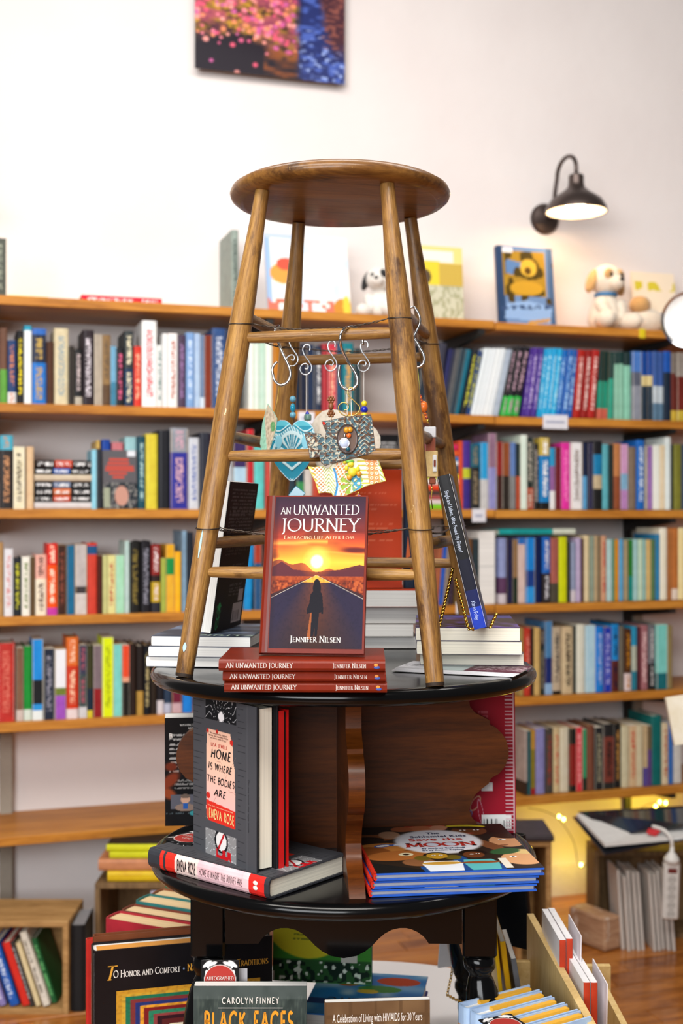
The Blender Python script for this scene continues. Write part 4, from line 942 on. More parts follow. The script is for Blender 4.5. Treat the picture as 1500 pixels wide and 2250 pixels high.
def sunset(u, v):
    a = Art(u, v, '000000').grad([(0, '2a2440'), (.12, '3a2c4a'), (.3, '5a3a50'), (.46, '8a4634'), (.50, 'b8502c'), (.515, 'f0a030'), (.56, 'f8b840'), (.60, 'f09030'), (.66, 'dc6a30'), (.72, 'b8503a'), (.80, '8a4444'), (.9, '5e3c50'), (1, '4a3448')])
    dx = (u - .485) * .66; n = vnoise(u * .5, v * 2.6, 9, 3); n2 = vnoise(u, v * 1.5, 60, 5) * .6 + vnoise(u, v * 2, 25, 6) * .4
    sky = v > .5
    a.mixin(((n - .5) * 3) * ((v > .58) & (v < .8)), '7a3a3c'); a.mixin(np.clip(1 - np.abs(v - .685 - .02 * n) / .022, 0, 1) * (u < .6) * .8, 'f8b050'); a.mixin(np.clip(1 - np.abs(v - .66 + .05 * u) / .012, 0, 1) * (u > .5) * .6, 'f8a048')
    rr = np.sqrt(dx ** 2 + (v - .565) ** 2)
    a.mixin(np.clip(1 - rr / .26, 0, 1) ** 1.5 * .9 * sky, 'fcb838'); a.mixin(np.clip(1 - rr / .11, 0, 1) * 1.2, 'ffe070'); a.mixin(np.clip((.052 - rr) / .02, 0, 1), 'fffbe8')
    m1 = .535 + .03 * np.sin(u * 5 + 1.2) + .012 * np.sin(u * 23); m1 = np.where(np.abs(u - .485) < .14, m1 - .02 * (1 - np.abs(u - .485) / .14), m1)
    far = (v < m1) & (v > .455); a.mixin(far * .85, '9a5240'); m2 = .515 + .05 * np.clip(1 - np.abs(u - .1) / .13, 0, 1) + .03 * np.clip(1 - np.abs(u - .95) / .2, 0, 1) - .02 * np.clip(1 - np.abs(u - .485) / .3, 0, 1)
    a.mixin(((v < m2) & (v > .455)) * .9, '6a3a48'); a.mixin(np.clip(1 - rr / .13, 0, 1) * far * .9, 'f08a30')
    pl = v < .468; a.mixin(pl.astype(float), '94482e'); a.mixin(pl * np.clip((n2 - .45) * 4, 0, 1) * .6, 'd07840'); a.mixin(pl * np.clip((.42 - n2) * 5, 0, 1) * .6, '5a2c28'); a.mixin((pl & (v > .44)) * .7, 'b05a30')
    vp = (.485, .475); k = np.clip((vp[1] - v) / vp[1], 0, 1)
    xl = vp[0] - k * 1.55 - .004; xr = vp[0] + k * 1.6 + .004; road = (u > xl) & (u < xr) & (v < vp[1])
    sh = ((u > xl - .14 * k * 2) & (u < xr + .14 * k * 2) & (v < vp[1])); a.mixin(sh * .75, '3a2c3c')
    rc = np.zeros(u.shape + (3,)); g = np.clip(1 - np.abs(u - .485) / (.10 + .5 * k), 0, 1)
    rc[:] = hs('3c3350'); rc = rc * (1 - g[..., None] * .75) + hs('b8683a') * g[..., None] * .75 * (1 - k[..., None] * .55) + rc * 0
    a.mixin(road.astype(float), rc); a.mixin((road & (k < .10)) * .9, 'f4b040'); a.mixin(road * np.clip((n2 - .5) * 2.5, 0, 1) * .2, '1c1a30')
    for e in (xl + .02 * k, xr - .02 * k): a.mixin(np.clip(1 - np.abs(u - e) / (.002 + .016 * k), 0, 1) * (v < vp[1]) * 1.3, 'f4ecd8')
    a.poly([(.445, .27), (.46, .27), (.445, .06), (.405, .06)], 'a8683c')
    D = '201c2c'
    a.ell(.495, .420, .033, .030, D, 0, .15).ell(.497, .392, .044, .040, D, 0, .15).ell(.478, .375, .022, .030, D, 0, .2).ell(.517, .372, .022, .032, D, 0, .2)
    a.poly([(.465, .372), (.535, .372), (.555, .35), (.56, .27), (.566, .235), (.53, .23), (.525, .16), (.515, .08), (.49, .08), (.487, .15), (.475, .08), (.445, .075), (.447, .15), (.452, .23), (.425, .228), (.395, .25), (.42, .29), (.43, .35)], D)
    a.poly([(.43, .35), (.42, .29), (.395, .245), (.40, .222), (.418, .222), (.44, .28)], D); a.poly([(.56, .34), (.575, .25), (.572, .222), (.555, .222), (.55, .3)], D)
    a.mixin(np.clip((.06 - u) * 8, 0, .3), '3a2430'); return a.c ** (1.0 + .35 * np.clip(1 - (a.c.max(-1, keepdims=True) - .6) * 3, 0, 1))
bl, br_ = on(567, 1441, TOPZ), on(799, 1444, TOPZ)
mw = (br_ - bl).length; mt = .0145
mh = .2155
nb = book(mt, mh, mw, RED, 'red-brown hardback novel with sunset road cover propped upright on the stack', 'book', gloss=True, pages=M_PAPERW)
Yd = (br_ - bl).normalized(); lean = math.radians(17)
up_ = V((0, 0, 1)) * math.cos(lean) + V((-Yd.y, Yd.x, 0)) * math.sin(lean) + Yd * .012
Xn = Yd.cross(up_).normalized()
place(nb, bl - Xn * mt + V((0, 0, mt * math.sin(lean))), Yd, up_)
iw, ih = mw * .885, mh * .962
painted('cover_picture', iw, ih, 250, 375, sunset, M_ART, nb, f_front(nb, mw * .095, mh * .028))
MB().box((0, 0, 0), (.0035, mh, .0003)).build('hinge_groove', ink('5c1e14', .4), nb, False, f_front(nb, mw * .062, 0, .0002))
cxm = mw * .095 + iw * .5
def fl_(v): return f_front(nb, cxm, mh * v, .0009)
lettering('title_small_word', 'AN', mh * .040, W1, nb, f_front(nb, mw * .155, mh * .878, .0009), 'L', 'serif', .10, 1, .12, None, mw * .095)
lettering('title_word', 'UNWANTED', mh * .062, W1, nb, f_front(nb, mw * .275, mh * .874, .0009), 'L', 'serif', .10, 1, .06, None, mw * .645)
lettering('title_word', 'JOURNEY', mh * .082, W1, nb, f_front(nb, mw * .165, mh * .766, .0009), 'L', 'serif', .10, 1, .05, None, mw * .76)
lettering('subtitle', 'Embracing Life After Loss', mh * .021, ink('f0c8a0'), nb, fl_(.716), 'C', 'serif', .13, 1, .16, .78, mw * .68)
lettering('author_name', 'Jennifer Nilsen', mh * .036, W1, nb, fl_(.068), 'C', 'serif', .12, 1, .07, .78, mw * .48)

# ---------------------------------------------------------------- thriller: one lying, one standing on it
def tape_art(u, v, lying=False):
    a = Art(u, v, '4a4b50'); n = vnoise(u, v, 3, 2)
    for k in range(26):
        y = .04 + k * .037; a.mixin((np.abs(v - y) < .0022) * (((u < .13 + .05 * math.sin(k * 2.1)) | ((u > .72) & (u < .80 + .05 * math.cos(k * 1.7))))), '303136')
    a.mixin((np.abs(u - .865) < .004) * .6, '5e6066')
    for y0, y1, red in ((.86, 1.01, 0), (.0, .165, 1)):
        w = (u > .205) & (u < .695) & (v > y0) & (v < y1); a.mixin(w.astype(float), '16181c' if not red else '8a8a8c')
        cy = y0 + .03 if not red else y0 + .11; ang = np.arctan2(v - cy, (u - .46) * .7); rd = np.sqrt(((u - .46) * .7) ** 2 + (v - cy) ** 2)
        sp = np.abs(np.sin(ang * 9 + np.sin(rd * 60))) < .10; a.mixin(w * sp * 1.0, 'c8c8cc')
        if not red: a.mixin(w * np.clip((.038 - rd) / .01 + vnoise(u, v, 60, 1) - .5, 0, 1), 'f0eef0')
        else:
            a.mixin(w * (rd < .075), '1c1c20'); a.mixin(w * (rd < .058), 'e6e4e4'); a.mixin(w * (np.abs(v - cy - (u - .46) * 1.1) < .016) * (rd < .06), 'b81c24'); a.mixin(w * ((v < .06) & (vnoise(u, v, 24, 3) > .45) & (np.abs(u - .50) < .12)), 'c01820')
    a.poly([(.215, .285), (.225, .80), (.60, .80), (.64, .72), (.64, .64), (.675, .58), (.68, .22), (.25, .22)], 'f4c4aa')
    inl = (u > .2) & (u < .69) & (v > .22) & (v < .8); a.mixin(inl * np.clip((.60 - v) * 2, 0, .8) * (a.c[..., 0] > .9), 'f0b4c0')
    a.poly([(.217, .345), (.68, .325), (.68, .215), (.25, .215), (.217, .25)], 'd83024')
    for x, y, r_ in ((.24, .785, .02), (.39, .79, .018), (.62, .745, .026), (.25, .375, .03)): a.ell(x, y, r_, r_ * .7, 'c82c24')
    a.mixin(inl * (np.abs(v - .62 + (u - .4) * .8 - .03 * np.sin(u * 30)) < .0018) * .6, 'a07068'); a.mixin(inl * (np.abs(v - .40 - (u - .4) * .9) < .0018) * .6, 'a07068')
    return a.c
la, lb = on(325, 1906, Z2), on(590, 1979, Z2); lt = .0275
LX = (lb - la).normalized(); hl = (lb - la).length
lyb = book(lt, hl, .160, [(0, '34363c'), (.06, '34363c'), (.105, 'd83024'), (.135, '34363c'), (.155, 'd83024'), (.235, 'f0d4cc'), (.43, 'ecc0c6'), (.80, 'f0c8cc'), (.845, 'd82a24'), (.965, '34363c')], 'grey hardback thriller lying flat with pink spine label on the lower tier', 'book', 'grey thrillers', front='46474c', pages=M_PAPER)
place(lyb, V((lb.x, lb.y, Z2 + .0006)), V((-LX.y, LX.x, 0)), -LX)
K1 = ink('1c1a1c')
lettering('spine_author', 'JENEVA ROSE', lt * .52, K1, lyb, f_spine(lyb, hl * .25, .0007, lt * .27), 'L', 'sans', .20, .52, .10, None, hl * .165)
lettering('spine_title', 'HOME IS WHERE THE BODIES ARE', lt * .32, K1, lyb, f_spine(lyb, hl * .445, .0007, lt * .33), 'L', 'brush', .12, .8, .16, None, hl * .35, 0, .15, .5)
MB().sphere((0, 0, 0), .0045, .003, .0003, 12, 6).build('publisher_mark', W1, lyb, True, f_spine(lyb, hl * .90, .0006, lt * .42)); MB().sphere((0, 0, 0), .0045, .003, .0003, 12, 6).build('publisher_mark', W1, lyb, True, f_spine(lyb, hl * .90, .0006, lt * .66))
painted('cover_picture', .150, hl - .004, 110, 170, tape_art, M_ARTM, lyb, f_front(lyb, .008, .002))
sa, sb = on(425, 1864, Z2 + lt), on(564, 1921, Z2 + lt)
SX = (sb - sa).normalized(); sw = (sb - sa).length; stt = .034; shh = .2225
stb = book(stt, shh, sw, '2a2b30', 'grey hardback thriller styled like a videotape standing open-edged on its twin', 'book', 'grey thrillers', front='4a4b50', back='0e0e10', pages=M_PAPER)
# front board towards the camera: spine at left, fore edge at right
sup = V((0, 0, 1)); sXn = SX.cross(sup)
place(stb, sa - sXn * stt + V((0, 0, .001)), SX, sup)
painted('cover_picture', sw - .001, shh, 130, 210, tape_art, M_ARTM, stb, f_front(stb, .0005, 0))
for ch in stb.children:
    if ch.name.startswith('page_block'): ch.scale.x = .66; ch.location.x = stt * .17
for x in (.0026, stt - .0034): MB().box((x, .004, .001), (x + .0008, sw - .0006, shh - .001)).build('black_gap_fill', plain('black_gap_fill', '101012', .6), stb)  # black strips added inside the boards as the shade beside the pages
def stf(u, v): return f_front(stb, sw * u, shh * v, .0010)
for tx, u, v, h, w in (('HOME', .30, .625, .036, .31), ('IS WHERE', .255, .548, .027, .37), ('THE BODIES', .235, .465, .027, .43), ('ARE', .345, .385, .027, .19)):
    lettering('title_word', tx, shh * h * 1.5, K1, stb, stf(u, v), 'L', 'brush', .17, .8, .12, None, sw * w, 0, .12, .6)
lettering('author_name', 'JENEVA ROSE', shh * .055, ink('f4d890'), stb, stf(.245, .240), 'L', 'sans', .20, .5, .10, None, sw * .42)
lettering('quote_source', 'LISA JEWELL', shh * .022, ink('c03028'), stb, stf(.30, .695), 'L', 'sans', .15, .5, .1, None, sw * .26)
type_text('quote_lines', '"An emotionally charged,\ntwisty, and stunning thriller\nyou won\'t soon forget."', shh * .017, ink('5a3a34'), stb, stf(.42, .772), 'CENTER', 1, 1, 0, .9, sw * .31)
type_text('bestseller_line', 'New York Times bestselling author', shh * .012, ink('f8d8b0'), stb, stf(.45, .312), 'CENTER', 1, 1, 0, 1, sw * .40)
type_text('edge_line', 'Do not touch the tape inside', shh * .022, ink('2e3036'), stb, f_front(stb, sw * .875, shh * .55, .0010) @ Matrix.Rotation(-math.pi / 2, 4, 'Z'), 'LEFT', 1, 1, 0, 1, shh * .32)
# second standing book behind it: black with a red inner board
p0 = sa - sXn * (stt + .002)
rb = book(.016, .214, sw * .97, 'c01818', 'black and red hardback standing behind the videotape-styled thriller', 'book', front='0c0c0e', back='c01414', pages=plain('black_gap_fill', '101012', .6))
place(rb, p0 - sXn * .017 + SX * .004 + V((0, 0, .001)), SX, sup)
MB().box((0, 0, 0), (.214, .0085, .0004)).build('red_fore_edge', ink('c81818', .45), rb, False, frame((.0085, sw * .97 + .0004, 0), (0, 0, 1), (1, 0, 0), (0, 1, 0)))

# round autograph stickers on white flourish cards
def autograph(name_loc, label, fr, w, h, thick=.0012, text=True):
    r = empty('autograph_card', (0, 0, 0), 0, label, 'card', 'autographed copy cards'); r.matrix_world = fr
    MB().bbox((-w / 2, 0, -thick), (w / 2, h, 0), .0003).build('card', ink('1a1a1c'), r)
    def fn(u, v):
        a = Art(u, v, '1a1a1c')
        for k in range(4):
            for x, sg in ((.08 + .03 * k, 1), (.92 - .03 * k, -1)): a.ell(x, .2 + .22 * k, .10, .035, 'f0eeee', sg * (50 + 20 * k), .2)
        for x, g in ((.16, 40), (.84, -40), (.28, 20), (.72, -20)): a.ell(x, .9, .15, .05, 'f4f2f2', g, .2)
        a.ell(.5, .44, .43, .43 * w / h, 'f0e8e4', 0, .02).ell(.5, .44, .41, .41 * w / h, 'b03a34', 0, .02); return a.c
    painted('card_print', w, h, 60, 60, fn, M_ART, r, Matrix.Translation((-w / 2, 0, .0004)))
    if text:
        lettering('card_word', 'AUTOGRAPHED', h * .10, W1, r, Matrix.Translation((0, h * .46, .001)), 'C', 'serif', .13, 1, .1, None, w * .72)
        lettering('card_word', 'COPY', h * .10, W1, r, Matrix.Translation((0, h * .28, .001)), 'C', 'serif', .13, 1, .1, None, w * .28)
    return r
pc = V((la.x, la.y, Z2 + lt + .0022)) + LX * .012 + V((-LX.y, LX.x, 0)) * .045
autograph(None, 'round red autograph card tucked on the lying grey thriller', frame(pc, LX, V((-LX.y, LX.x, 0)), (0, 0, 1)), .058, .062, text=True)

# black paperback back cover behind, at the left of the lower tier
bb0 = V(((360 - CX) / FPX * 2.0, 2.0, Z2 + .0006)); bw = (470 - 360) / FPX * 2.0; bh = EYE - (1576 - CY) / FPX * 2.0 - Z2
bk = book(.030, bh, bw + .02, '141416', 'black paperback showing its back cover at left of the lower tier', 'book', hard=False, pages=M_PAPERW)
bY = V((-1, -.10, 0)).normalized(); bup = V((.0, -.09, 1)).normalized()
place(bk, V((bb0.x + bw + .02, bb0.y + .02, bb0.z)), bY, bup)
def back_art(u, v):
    a = Art(u, v, '141416'); n = vnoise(u, v * 1.3, 60, 3)
    for k in range(9):
        y = .84 - k * .042; a.mixin(((np.abs(v - y) < .010) & (u > .07) & (u < .95) & (n > .36)) * .75, 'c8c4c0')
    for k in range(3): a.mixin(((np.abs(v - .42 + k * .035) < .009) & (u > .15) & (u < .9) & (n > .4)) * .6, 'c8c4c0')
    a.ell(.08, .42, .16, .06, '7a3420', 20, .6).ell(.06, .30, .12, .05, '8a4024', -10, .6).ell(.1, .55, .1, .04, '6a2c1c', 0, .6)
    a.rect(.10, .16, .56, .29, '5a5a64'); a.ell(.33, .245, .075, .04, 'c89c84'); a.ell(.33, .275, .08, .02, '6a5a50'); a.ell(.33, .17, .17, .035, '8a7468'); a.rect(.29, .16, .37, .21, '2a58a0')
    for k in range(4): a.mixin(((np.abs(v - .27 + k * .032) < .009) & (u > .62) & (n > .4)) * .7, 'c8c4c0')
    a.mixin(((np.abs(v - .115) < .008) & (n > .5)) * .4, '8aa0a8'); a.ell(.45, .115, .05, .022, '3a8a90'); return a.c
painted('back_print', bw + .018, bh, 90, 150, back_art, M_ART, bk, f_back(bk, 0, 0))
for tx, v, uu in (('WASHINGTON', .925, .30), ('AND SPRING', .895, .46)): lettering('heading_line', tx, bh * .018, ink('d8d4d0'), bk, f_back(bk, bw * uu, bh * v, .001), 'L', 'serif', .12, 1, .14)
lettering('drop_capital', 'B', bh * .042, W1, bk, f_back(bk, bw * .09, bh * .815, .001), 'L', 'serif', .15)

# red clothbound back cover, right of the lower tier
rw = .125; rB = on(1151, 1826, Z2); rB = V((.278, 1.965, Z2 + .0006)); rh = .240
rd_ = book(.016, rh, rw, 'a01828', 'red book with stitched white edge standing at right of the lower tier', 'book', hard=False, gloss=True, pages=M_PAPERW)
place(rd_, rB + V((-.0, .0, 0)), V((-1, -.05, 0)).normalized(), V((.012, .05, 1)))
def red_art(u, v):
    a = Art(u, v, '9c1a2c'); n = vnoise(u, v, 60, 9)
    for k in range(6): a.mixin(((np.abs(v - (.80 - .028 * k - (.03 if k > 3 else 0))) < .006) & (u > .35) & (n > .42)) * .5, 'd89098')
    for x, y, w_, h_, an, c in ((.62, .24, .05, .09, 20, 'c87850'), (.52, .20, .05, .08, -30, 'c8a080'), (.75, .21, .04, .10, 60, 'b87858'), (.45, .14, .06, .07, 70, 'c88898'), (.62, .12, .04, .06, -20, '6a80b8'), (.78, .12, .05, .07, 40, '8a7a9a')):
        a.ell(x, y, w_ * 1.6, h_ * .45, c, an, .12); a.ell(x, y, w_ * 1.35, h_ * .36, '9c1a2c', an, .12)
    a.poly([(.60, .05), (.62, .05), (.66, .24), (.64, .24)], 'b08090')
    a.rect(.30, .28, .44, .335, 'e4e2e4'); a.rect(.06, .03, .44, .125, 'ecebe8')
    for k in range(16): a.rect(.24 + k * .011, .04, .24 + k * .011 + (.003 if k % 3 else .006), .095, '1a1a1a')
    for k in range(8): a.rect(.08 + k * .012, .04, .085 + k * .012, .085, '1a1a1a')
    a.ell(.55, .97, .1, .05, 'c88050', 20, .1).ell(.55, .97, .085, .035, '9c1a2c', 20, .1)
    for k in range(40): a.rect(.03, .02 + k * .0245, .13, .026 + k * .0245, 'd8b8c0')
    a.rect(.018, 0, .03, 1, 'd0a8b0'); return a.c
red_flip = lambda u, v: red_art(1 - u, v)
painted('back_print', rw, rh, 110, 180, red_art, M_ART, rd_, frame((-.0005, 0, 0), (0, 1, 0), (0, 0, 1), (-1, 0, 0)))

# ---------------------------------------------------------------- pile of moon picture books
def moon_art(u, v):
    a = Art(u, v, '2a2018'); n = vnoise(u, v, 8, 4)
    a.rect(.8, .3, 1, 1, '1c1c16'); a.rect(.35, .88, .62, 1, 'c03a20')
    a.ell(.14, .80, .15, .13, '9a5a30', 20, .06).ell(.10, .90, .15, .08, '241812', 0, .1).ell(.22, .80, .07, .09, 'c09070', 0, .1).ell(.07, .70, .1, .07, '2a1c14', 0, .1)
    a.ell(.45, .93, .09, .07, 'c07048', 0, .08).ell(.32, .93, .07, .06, 'b06038', 0, .08).ell(.57, .94, .06, .06, 'd09070', 0, .08)
    a.ell(.14, .52, .17, .10, 'c07a38', 0, .08).ell(.05, .42, .12, .12, '8a4c20', 0, .1).ell(.20, .34, .20, .10, 'b06830', 10, .06).ell(.25, .36, .045, .035, 'e8d8b0', 0, .1).ell(.25, .36, .02, .018, '2a1c14', 0, .1)
    a.ell(.14, .56, .06, .028, '2a58b0', 20, .1).ell(.14, .56, .045, .018, 'f0e8e0', 20, .1).ell(.25, .58, .06, .028, '2a58b0', 20, .1).ell(.25, .58, .045, .018, 'f0e8e0', 20, .1)
    a.ell(.76, .86, .16, .13, '1c140e', 0, .08).ell(.75, .85, .115, .11, '6a3c20', 0, .06); a.ell(.75, .96, .13, .04, 'd8c030', -8, .1); a.ell(.75, .925, .12, .03, '1c140e', -8, .1)
    for x in (.71, .80): a.ell(x, .865, .022, .012, 'f0e8e0', 0, .1).ell(x, .865, .009, .01, '1a120c', 0, .1)
    a.ell(.74, .79, .035, .012, 'a84030', 0, .1)
    a.ell(.93, .58, .11, .13, 'd0966a', 0, .05).poly([(.83, .60), (.78, .53), (.84, .50)], 'd0966a'); a.ell(.97, .70, .1, .06, '2c2016', 0, .1).ell(.91, .62, .025, .018, 'f4ece4', 0, .1).ell(.90, .62, .009, .01, '1a120c', 0, .1); a.ell(.88, .49, .04, .012, '7a4428', 10, .1)
    a.ell(.80, .50, .05, .16, '7a4a2c', 25, .08)
    a.ell(.93, .20, .13, .13, 'd8a070', 0, .05).ell(.98, .34, .12, .05, 'e0c080', -15, .1).ell(.88, .24, .022, .014, 'f8f0e8', 0, .1).ell(.88, .24, .009, .009, '1a120c', 0, .1); a.rect(.78, .02, .83, .22, 'e8e0d0')
    w = 1 - np.sqrt(((u - .50) / .27) ** 2 + ((v - .62) / .27) ** 2); a.mixin(np.clip(w * 9 + .6, 0, .9), 'e8e4e8'); a.mixin(np.clip(w * 9, 0, 1), 'f0eef4'); a.mixin(np.clip(w, 0, 1) * (v < .6) * .5, 'b8c0e0')
    a.rect(.29, .0, .78, .10, '1e4a8a'); a.ell(.555, .16, .05, .14, '1e4a8a', 0, .2); a.ell(.86, .36, .10, .06, '2c5a34', 20, .2); a.ell(.30, .19, .10, .08, '8a5a38', 0, .1); a.ell(.43, .31, .085, .075, '241a10', 0, .06).ell(.335, .27, .05, .05, '6a5a1c', 0, .2).ell(.52, .27, .05, .05, '6a5a1c', 0, .2).ell(.43, .31, .065, .06, 'c09028', 0, .06)
    a.poly([(.33, .20), (.53, .20), (.55, .14), (.53, .0), (.33, .0), (.31, .14)], 'e8ecf4'); a.ell(.43, .155, .12, .03, 'c8963a', 0, .1); a.ell(.66, .35, .085, .07, '1c140e', 0, .06).ell(.655, .31, .065, .065, '6e3c20', 0, .06)
    a.poly([(.57, .21), (.74, .21), (.77, .14), (.75, .0), (.58, .0), (.56, .14)], '5ab4b8'); a.ell(.66, .15, .12, .025, '8a4c28', 0, .1)
    for x, y in ((.41, .32), (.455, .32), (.645, .32), (.685, .33)): a.ell(x, y, .014, .008, 'f4f0e8', 0, .1).ell(x, y, .006, .006, '140e08', 0, .1)
    a.poly([(0, .22), (.3, .04), (.3, 0), (0, 0)], '1a1a18'); a.rect(0, 0, .015, 1, 'c83020'); return a.c
mF, mR = on(810, 1973, Z2), on(1179, 1959, Z2); MX = (mR - mF).normalized(); ml = (mR - mF).length
zz = Z2 + .0006; mdz = .0098; MY = V((-MX.y, MX.x, 0)); spY = V((-.06, 1, 0)).normalized()
for i, (nm, dx, dy) in enumerate((('bottom', 0, 0), ('middle', .003, .0), ('topmost', .006, -.002))):
    # cover up, spine on the left: local y runs along MX, local z away from the camera
    o = book(mdz, .236, ml + (.004 if i == 2 else 0), 'c83020', f'children\'s picture book about the moon, {nm} of the pile on lower tier', 'book', 'moon picture books', gloss=True, front='2858b8', back='2858b8', pages=plain('grey_page_edges', 'a8a8ac', .7))
    Yl = MX; Zl = MY
    o.matrix_world = frame(V((mF.x, mF.y, zz)) + MX * dx + MY * dy, V((0, 0, 1)), Yl, Zl)
    # x=up, y=MX, z=MY is a right-handed frame
    t, h, d = o['dims']
    if i == 2:
        painted('cover_picture', d - .001, h, 230, 230, moon_art, M_ART, o, f_front(o, .0005, 0))
        DB, RD = ink('20305a'), ink('c42a1c')
        g = lambda u, v: f_front(o, d * u, h * v, .0010)
        for nm, tx, c, hh, u_, v_, w_, bd in (('title_line', 'The', DB, .060, .50, .785, .085, .0003), ('title_line', 'Schlemiel Kids', DB, .062, .52, .71, .36, .0003), ('title_line', 'Save the', RD, .080, .49, .635, .34, .0004), ('author_line', 'by Audrey Barbakoff', DB, .034, .50, .452, .27, .0002), ('author_line', 'art by Rotem Teplow', DB, .032, .49, .412, .26, .0002)):
            type_text(nm, tx, h * hh, c, o, g(u_, v_), 'CENTER', 1, 1.05, bd, 1, d * w_)
        lettering('title_line', 'MOON', h * .085, RD, o, g(.50, .505), 'C', 'serif', .18, 1, .06, None, d * .44)
    else:
        painted('cover_picture', d - .001, .02, 120, 8, lambda u, v: moon_art(u, v * .08), M_ART, o, f_front(o, .0005, 0))
    zz += mdz + .0012

# ---------------------------------------------------------------- pile of paperbacks at left of the stool, page edges out
zz = Z1 + .0006; lp_t = .0150
lefts = [((320, 1464), 552), ((325, 1442), 548), ((331, 1419), 545)]
for i, ((x, y), x2) in enumerate(lefts):
    a, b = on(x, y, zz), on(x2, y + 3, zz); L = .152
    nm = ('bottom', 'middle', 'topmost')[i]
    o = book(lp_t, .215, L, '2a3038', f'white-paged paperback, {nm} of the pile left of the stool', 'book', 'paperbacks piled at left', hard=False, front='5a6478', back='8a8e98', pages=M_PAPERW)
    X = (b - a).normalized(); Yb = V((.10, 1, 0)).normalized()
    # spine on the left, pages of the tail edge towards the camera
    o.matrix_world = frame(V((a.x, a.y, zz)), V((0, 0, 1)), X, V((-X.y, X.x, 0))); zz += lp_t + .0006
    if i == 2:
        type_text('cover_lettering', 'SPIRITS', .026, ink('b8d0c0'), o, f_front(o, .05, .006, .0008), 'LEFT', 1.3)
        painted('cover_picture', L - .002, .213, 40, 50, lambda u, v: Art(u, v, '2c3440').mixin((vnoise(u, v, 7, 3) - .35) * 1.8, '6a7890').c, M_ART, o, f_front(o, .001, .001))
LZ = zz
# black paperback leaning on the left rungs, standing on that pile
kBL, kBR = on(463, 1394, LZ), on(529, 1374, LZ)
kY = V((kBR.x - kBL.x, kBR.y - kBL.y, 0)).normalized(); kn = V((kY.y, -kY.x, 0))
ku = (kn * .135 + V((0, 0, 1))).normalized(); kt = .0185
kb = book(kt, .232, .150, '1a1a1c', 'black paperback with green beetle leaning inside the left stool leg', 'book', hard=False, gloss=False, pages=M_PAPERW)
# its back board faces the room; fore edge at the camera side
kX = -kn; kX = (kX - ku * kX.dot(ku)).normalized()
yax = ku.cross(kX)                                     # local y (away from the spine)
o_ = V((kBL.x, kBL.y, LZ + .0015)) - yax * .150
kb.matrix_world = frame(o_, kX, yax, ku)
def kb_art(u, v):
    a = Art(u, v, '19191b'); n = vnoise(u, v * 1.4, 60, 3)
    for k in range(14):
        y = .95 - k * .024; a.mixin(((np.abs(v - y) < .0065) & (u > .10) & (u < .93 - .3 * (k == 13)) & (n > .38)) * .45, '9a9494')
    for k in range(4):
        y = .58 - k * .022; a.mixin(((np.abs(v - y) < .006) & (u > .12) & (u < .93 - .25 * (k == 3)) & (n > .38)) * .45, '9a9494')
    for y in (.44, .41, .30, .275, .255, .235): a.mixin(((np.abs(v - y) < .006) & (u > .42) & (u < .85) & (n > .42)) * .4, '9a9494')
    a.ell(.16, .165, .045, .03, '2c9a58', 0, .15)
    for x, y, w_, h_, an in ((.14, .10, .035, .06, 0), (.13, .05, .04, .04, 20), (.20, .13, .02, .05, -20), (.10, .13, .02, .05, 20), (.17, .06, .03, .035, -20)): a.ell(x, y, w_, h_, '2c9a58', an, .15).ell(x, y, w_ * .7, h_ * .78, '19191b', an, .15)
    a.rect(.62, .03, .95, .165, 'a89c9c'); a.rect(.78, .18, .93, .26, 'a89c9c')
    for k in range(18): a.rect(.65 + k * .0125, .045, .65 + k * .0125 + (.004 if k % 3 else .008), .115, '2a2626')
    return a.c
painted('back_print', .149, .231, 110, 170, kb_art, M_ARTM, kb, f_back(kb, .0005, .0005))

# ---------------------------------------------------------------- grey-shadowed pile and standing orange book at the back
zz = Z1 + .0006
for i, (t, x1, yd, nm) in enumerate(((.021, 914, 2.10, 'bottom'), (.021, 908, 2.085, 'second'), (.029, 932, 2.09, 'third'), (.028, 932, 2.07, 'topmost'))):
    a = V(((778 - CX) / FPX * yd, yd, zz)); L = (x1 - 778) / FPX * yd
    o = book(t, .15, L, 'a83818' if i == 3 else '7a7470', f'white-paged paperback, {nm} of the pile behind the propped novel', 'book', 'paperbacks piled at the back', hard=False, front='b04020' if i == 3 else '8a827c', pages=M_PAPERW)
    o.matrix_world = frame(a, V((0, 0, 1)), V((1, 0, 0)), V((0, 1, 0))); zz += t + .0006
GZ = zz
og = book(.020, .205, .142, 'b83a14', 'orange-red book showing its back cover at the back of the table', 'book', gloss=False, hard=False, pages=M_PAPERW)
oY = V((-1, 0, 0)); oup = V((.01, .10, 1)).normalized(); oR = V(((884 - CX) / FPX * 2.11, 2.115, GZ + .0005))
place(og, V((oR.x, oR.y, oR.z)), oY, oup)
def og_art(u, v):
    a = Art(u, v, 'c4401a'); n = vnoise(u, v, 70, 2)
    for y, x0, x1 in ((.80, .1, .85), (.70, .2, .95), (.66, .2, .7), (.54, .1, .9), (.50, .1, .85), (.40, .1, .9), (.36, .1, .6)): a.mixin(((np.abs(v - y) < .008) & (u > x0) & (u < x1) & (n > .4)) * .45, 'f0a080')
    return a.c
painted('back_print', .141, .204, 60, 80, og_art, M_ART, og, frame((-.0005, 0, 0), (0, -1, 0), (0, 0, 1), (-1, 0, 0)) @ Matrix.Translation((-.1415, .0005, 0)))
dk = book(.022, .215, .05, '1c2c40', 'dark navy book with orange shapes beside the orange-red book', 'book', front='1c2c40'); dk.matrix_world = frame(V((oR.x + .003, 2.12, GZ + .0005)), (1, 0, 0), (0, 1, 0), (0, 0, 1))
mb = MB()
for x, z0, z1 in ((.003, .05, .09), (.010, .02, .06)): mb.prism([(x, z0), (x + .008, z0 + .004), (x + .004, z1)], 0, .0003)
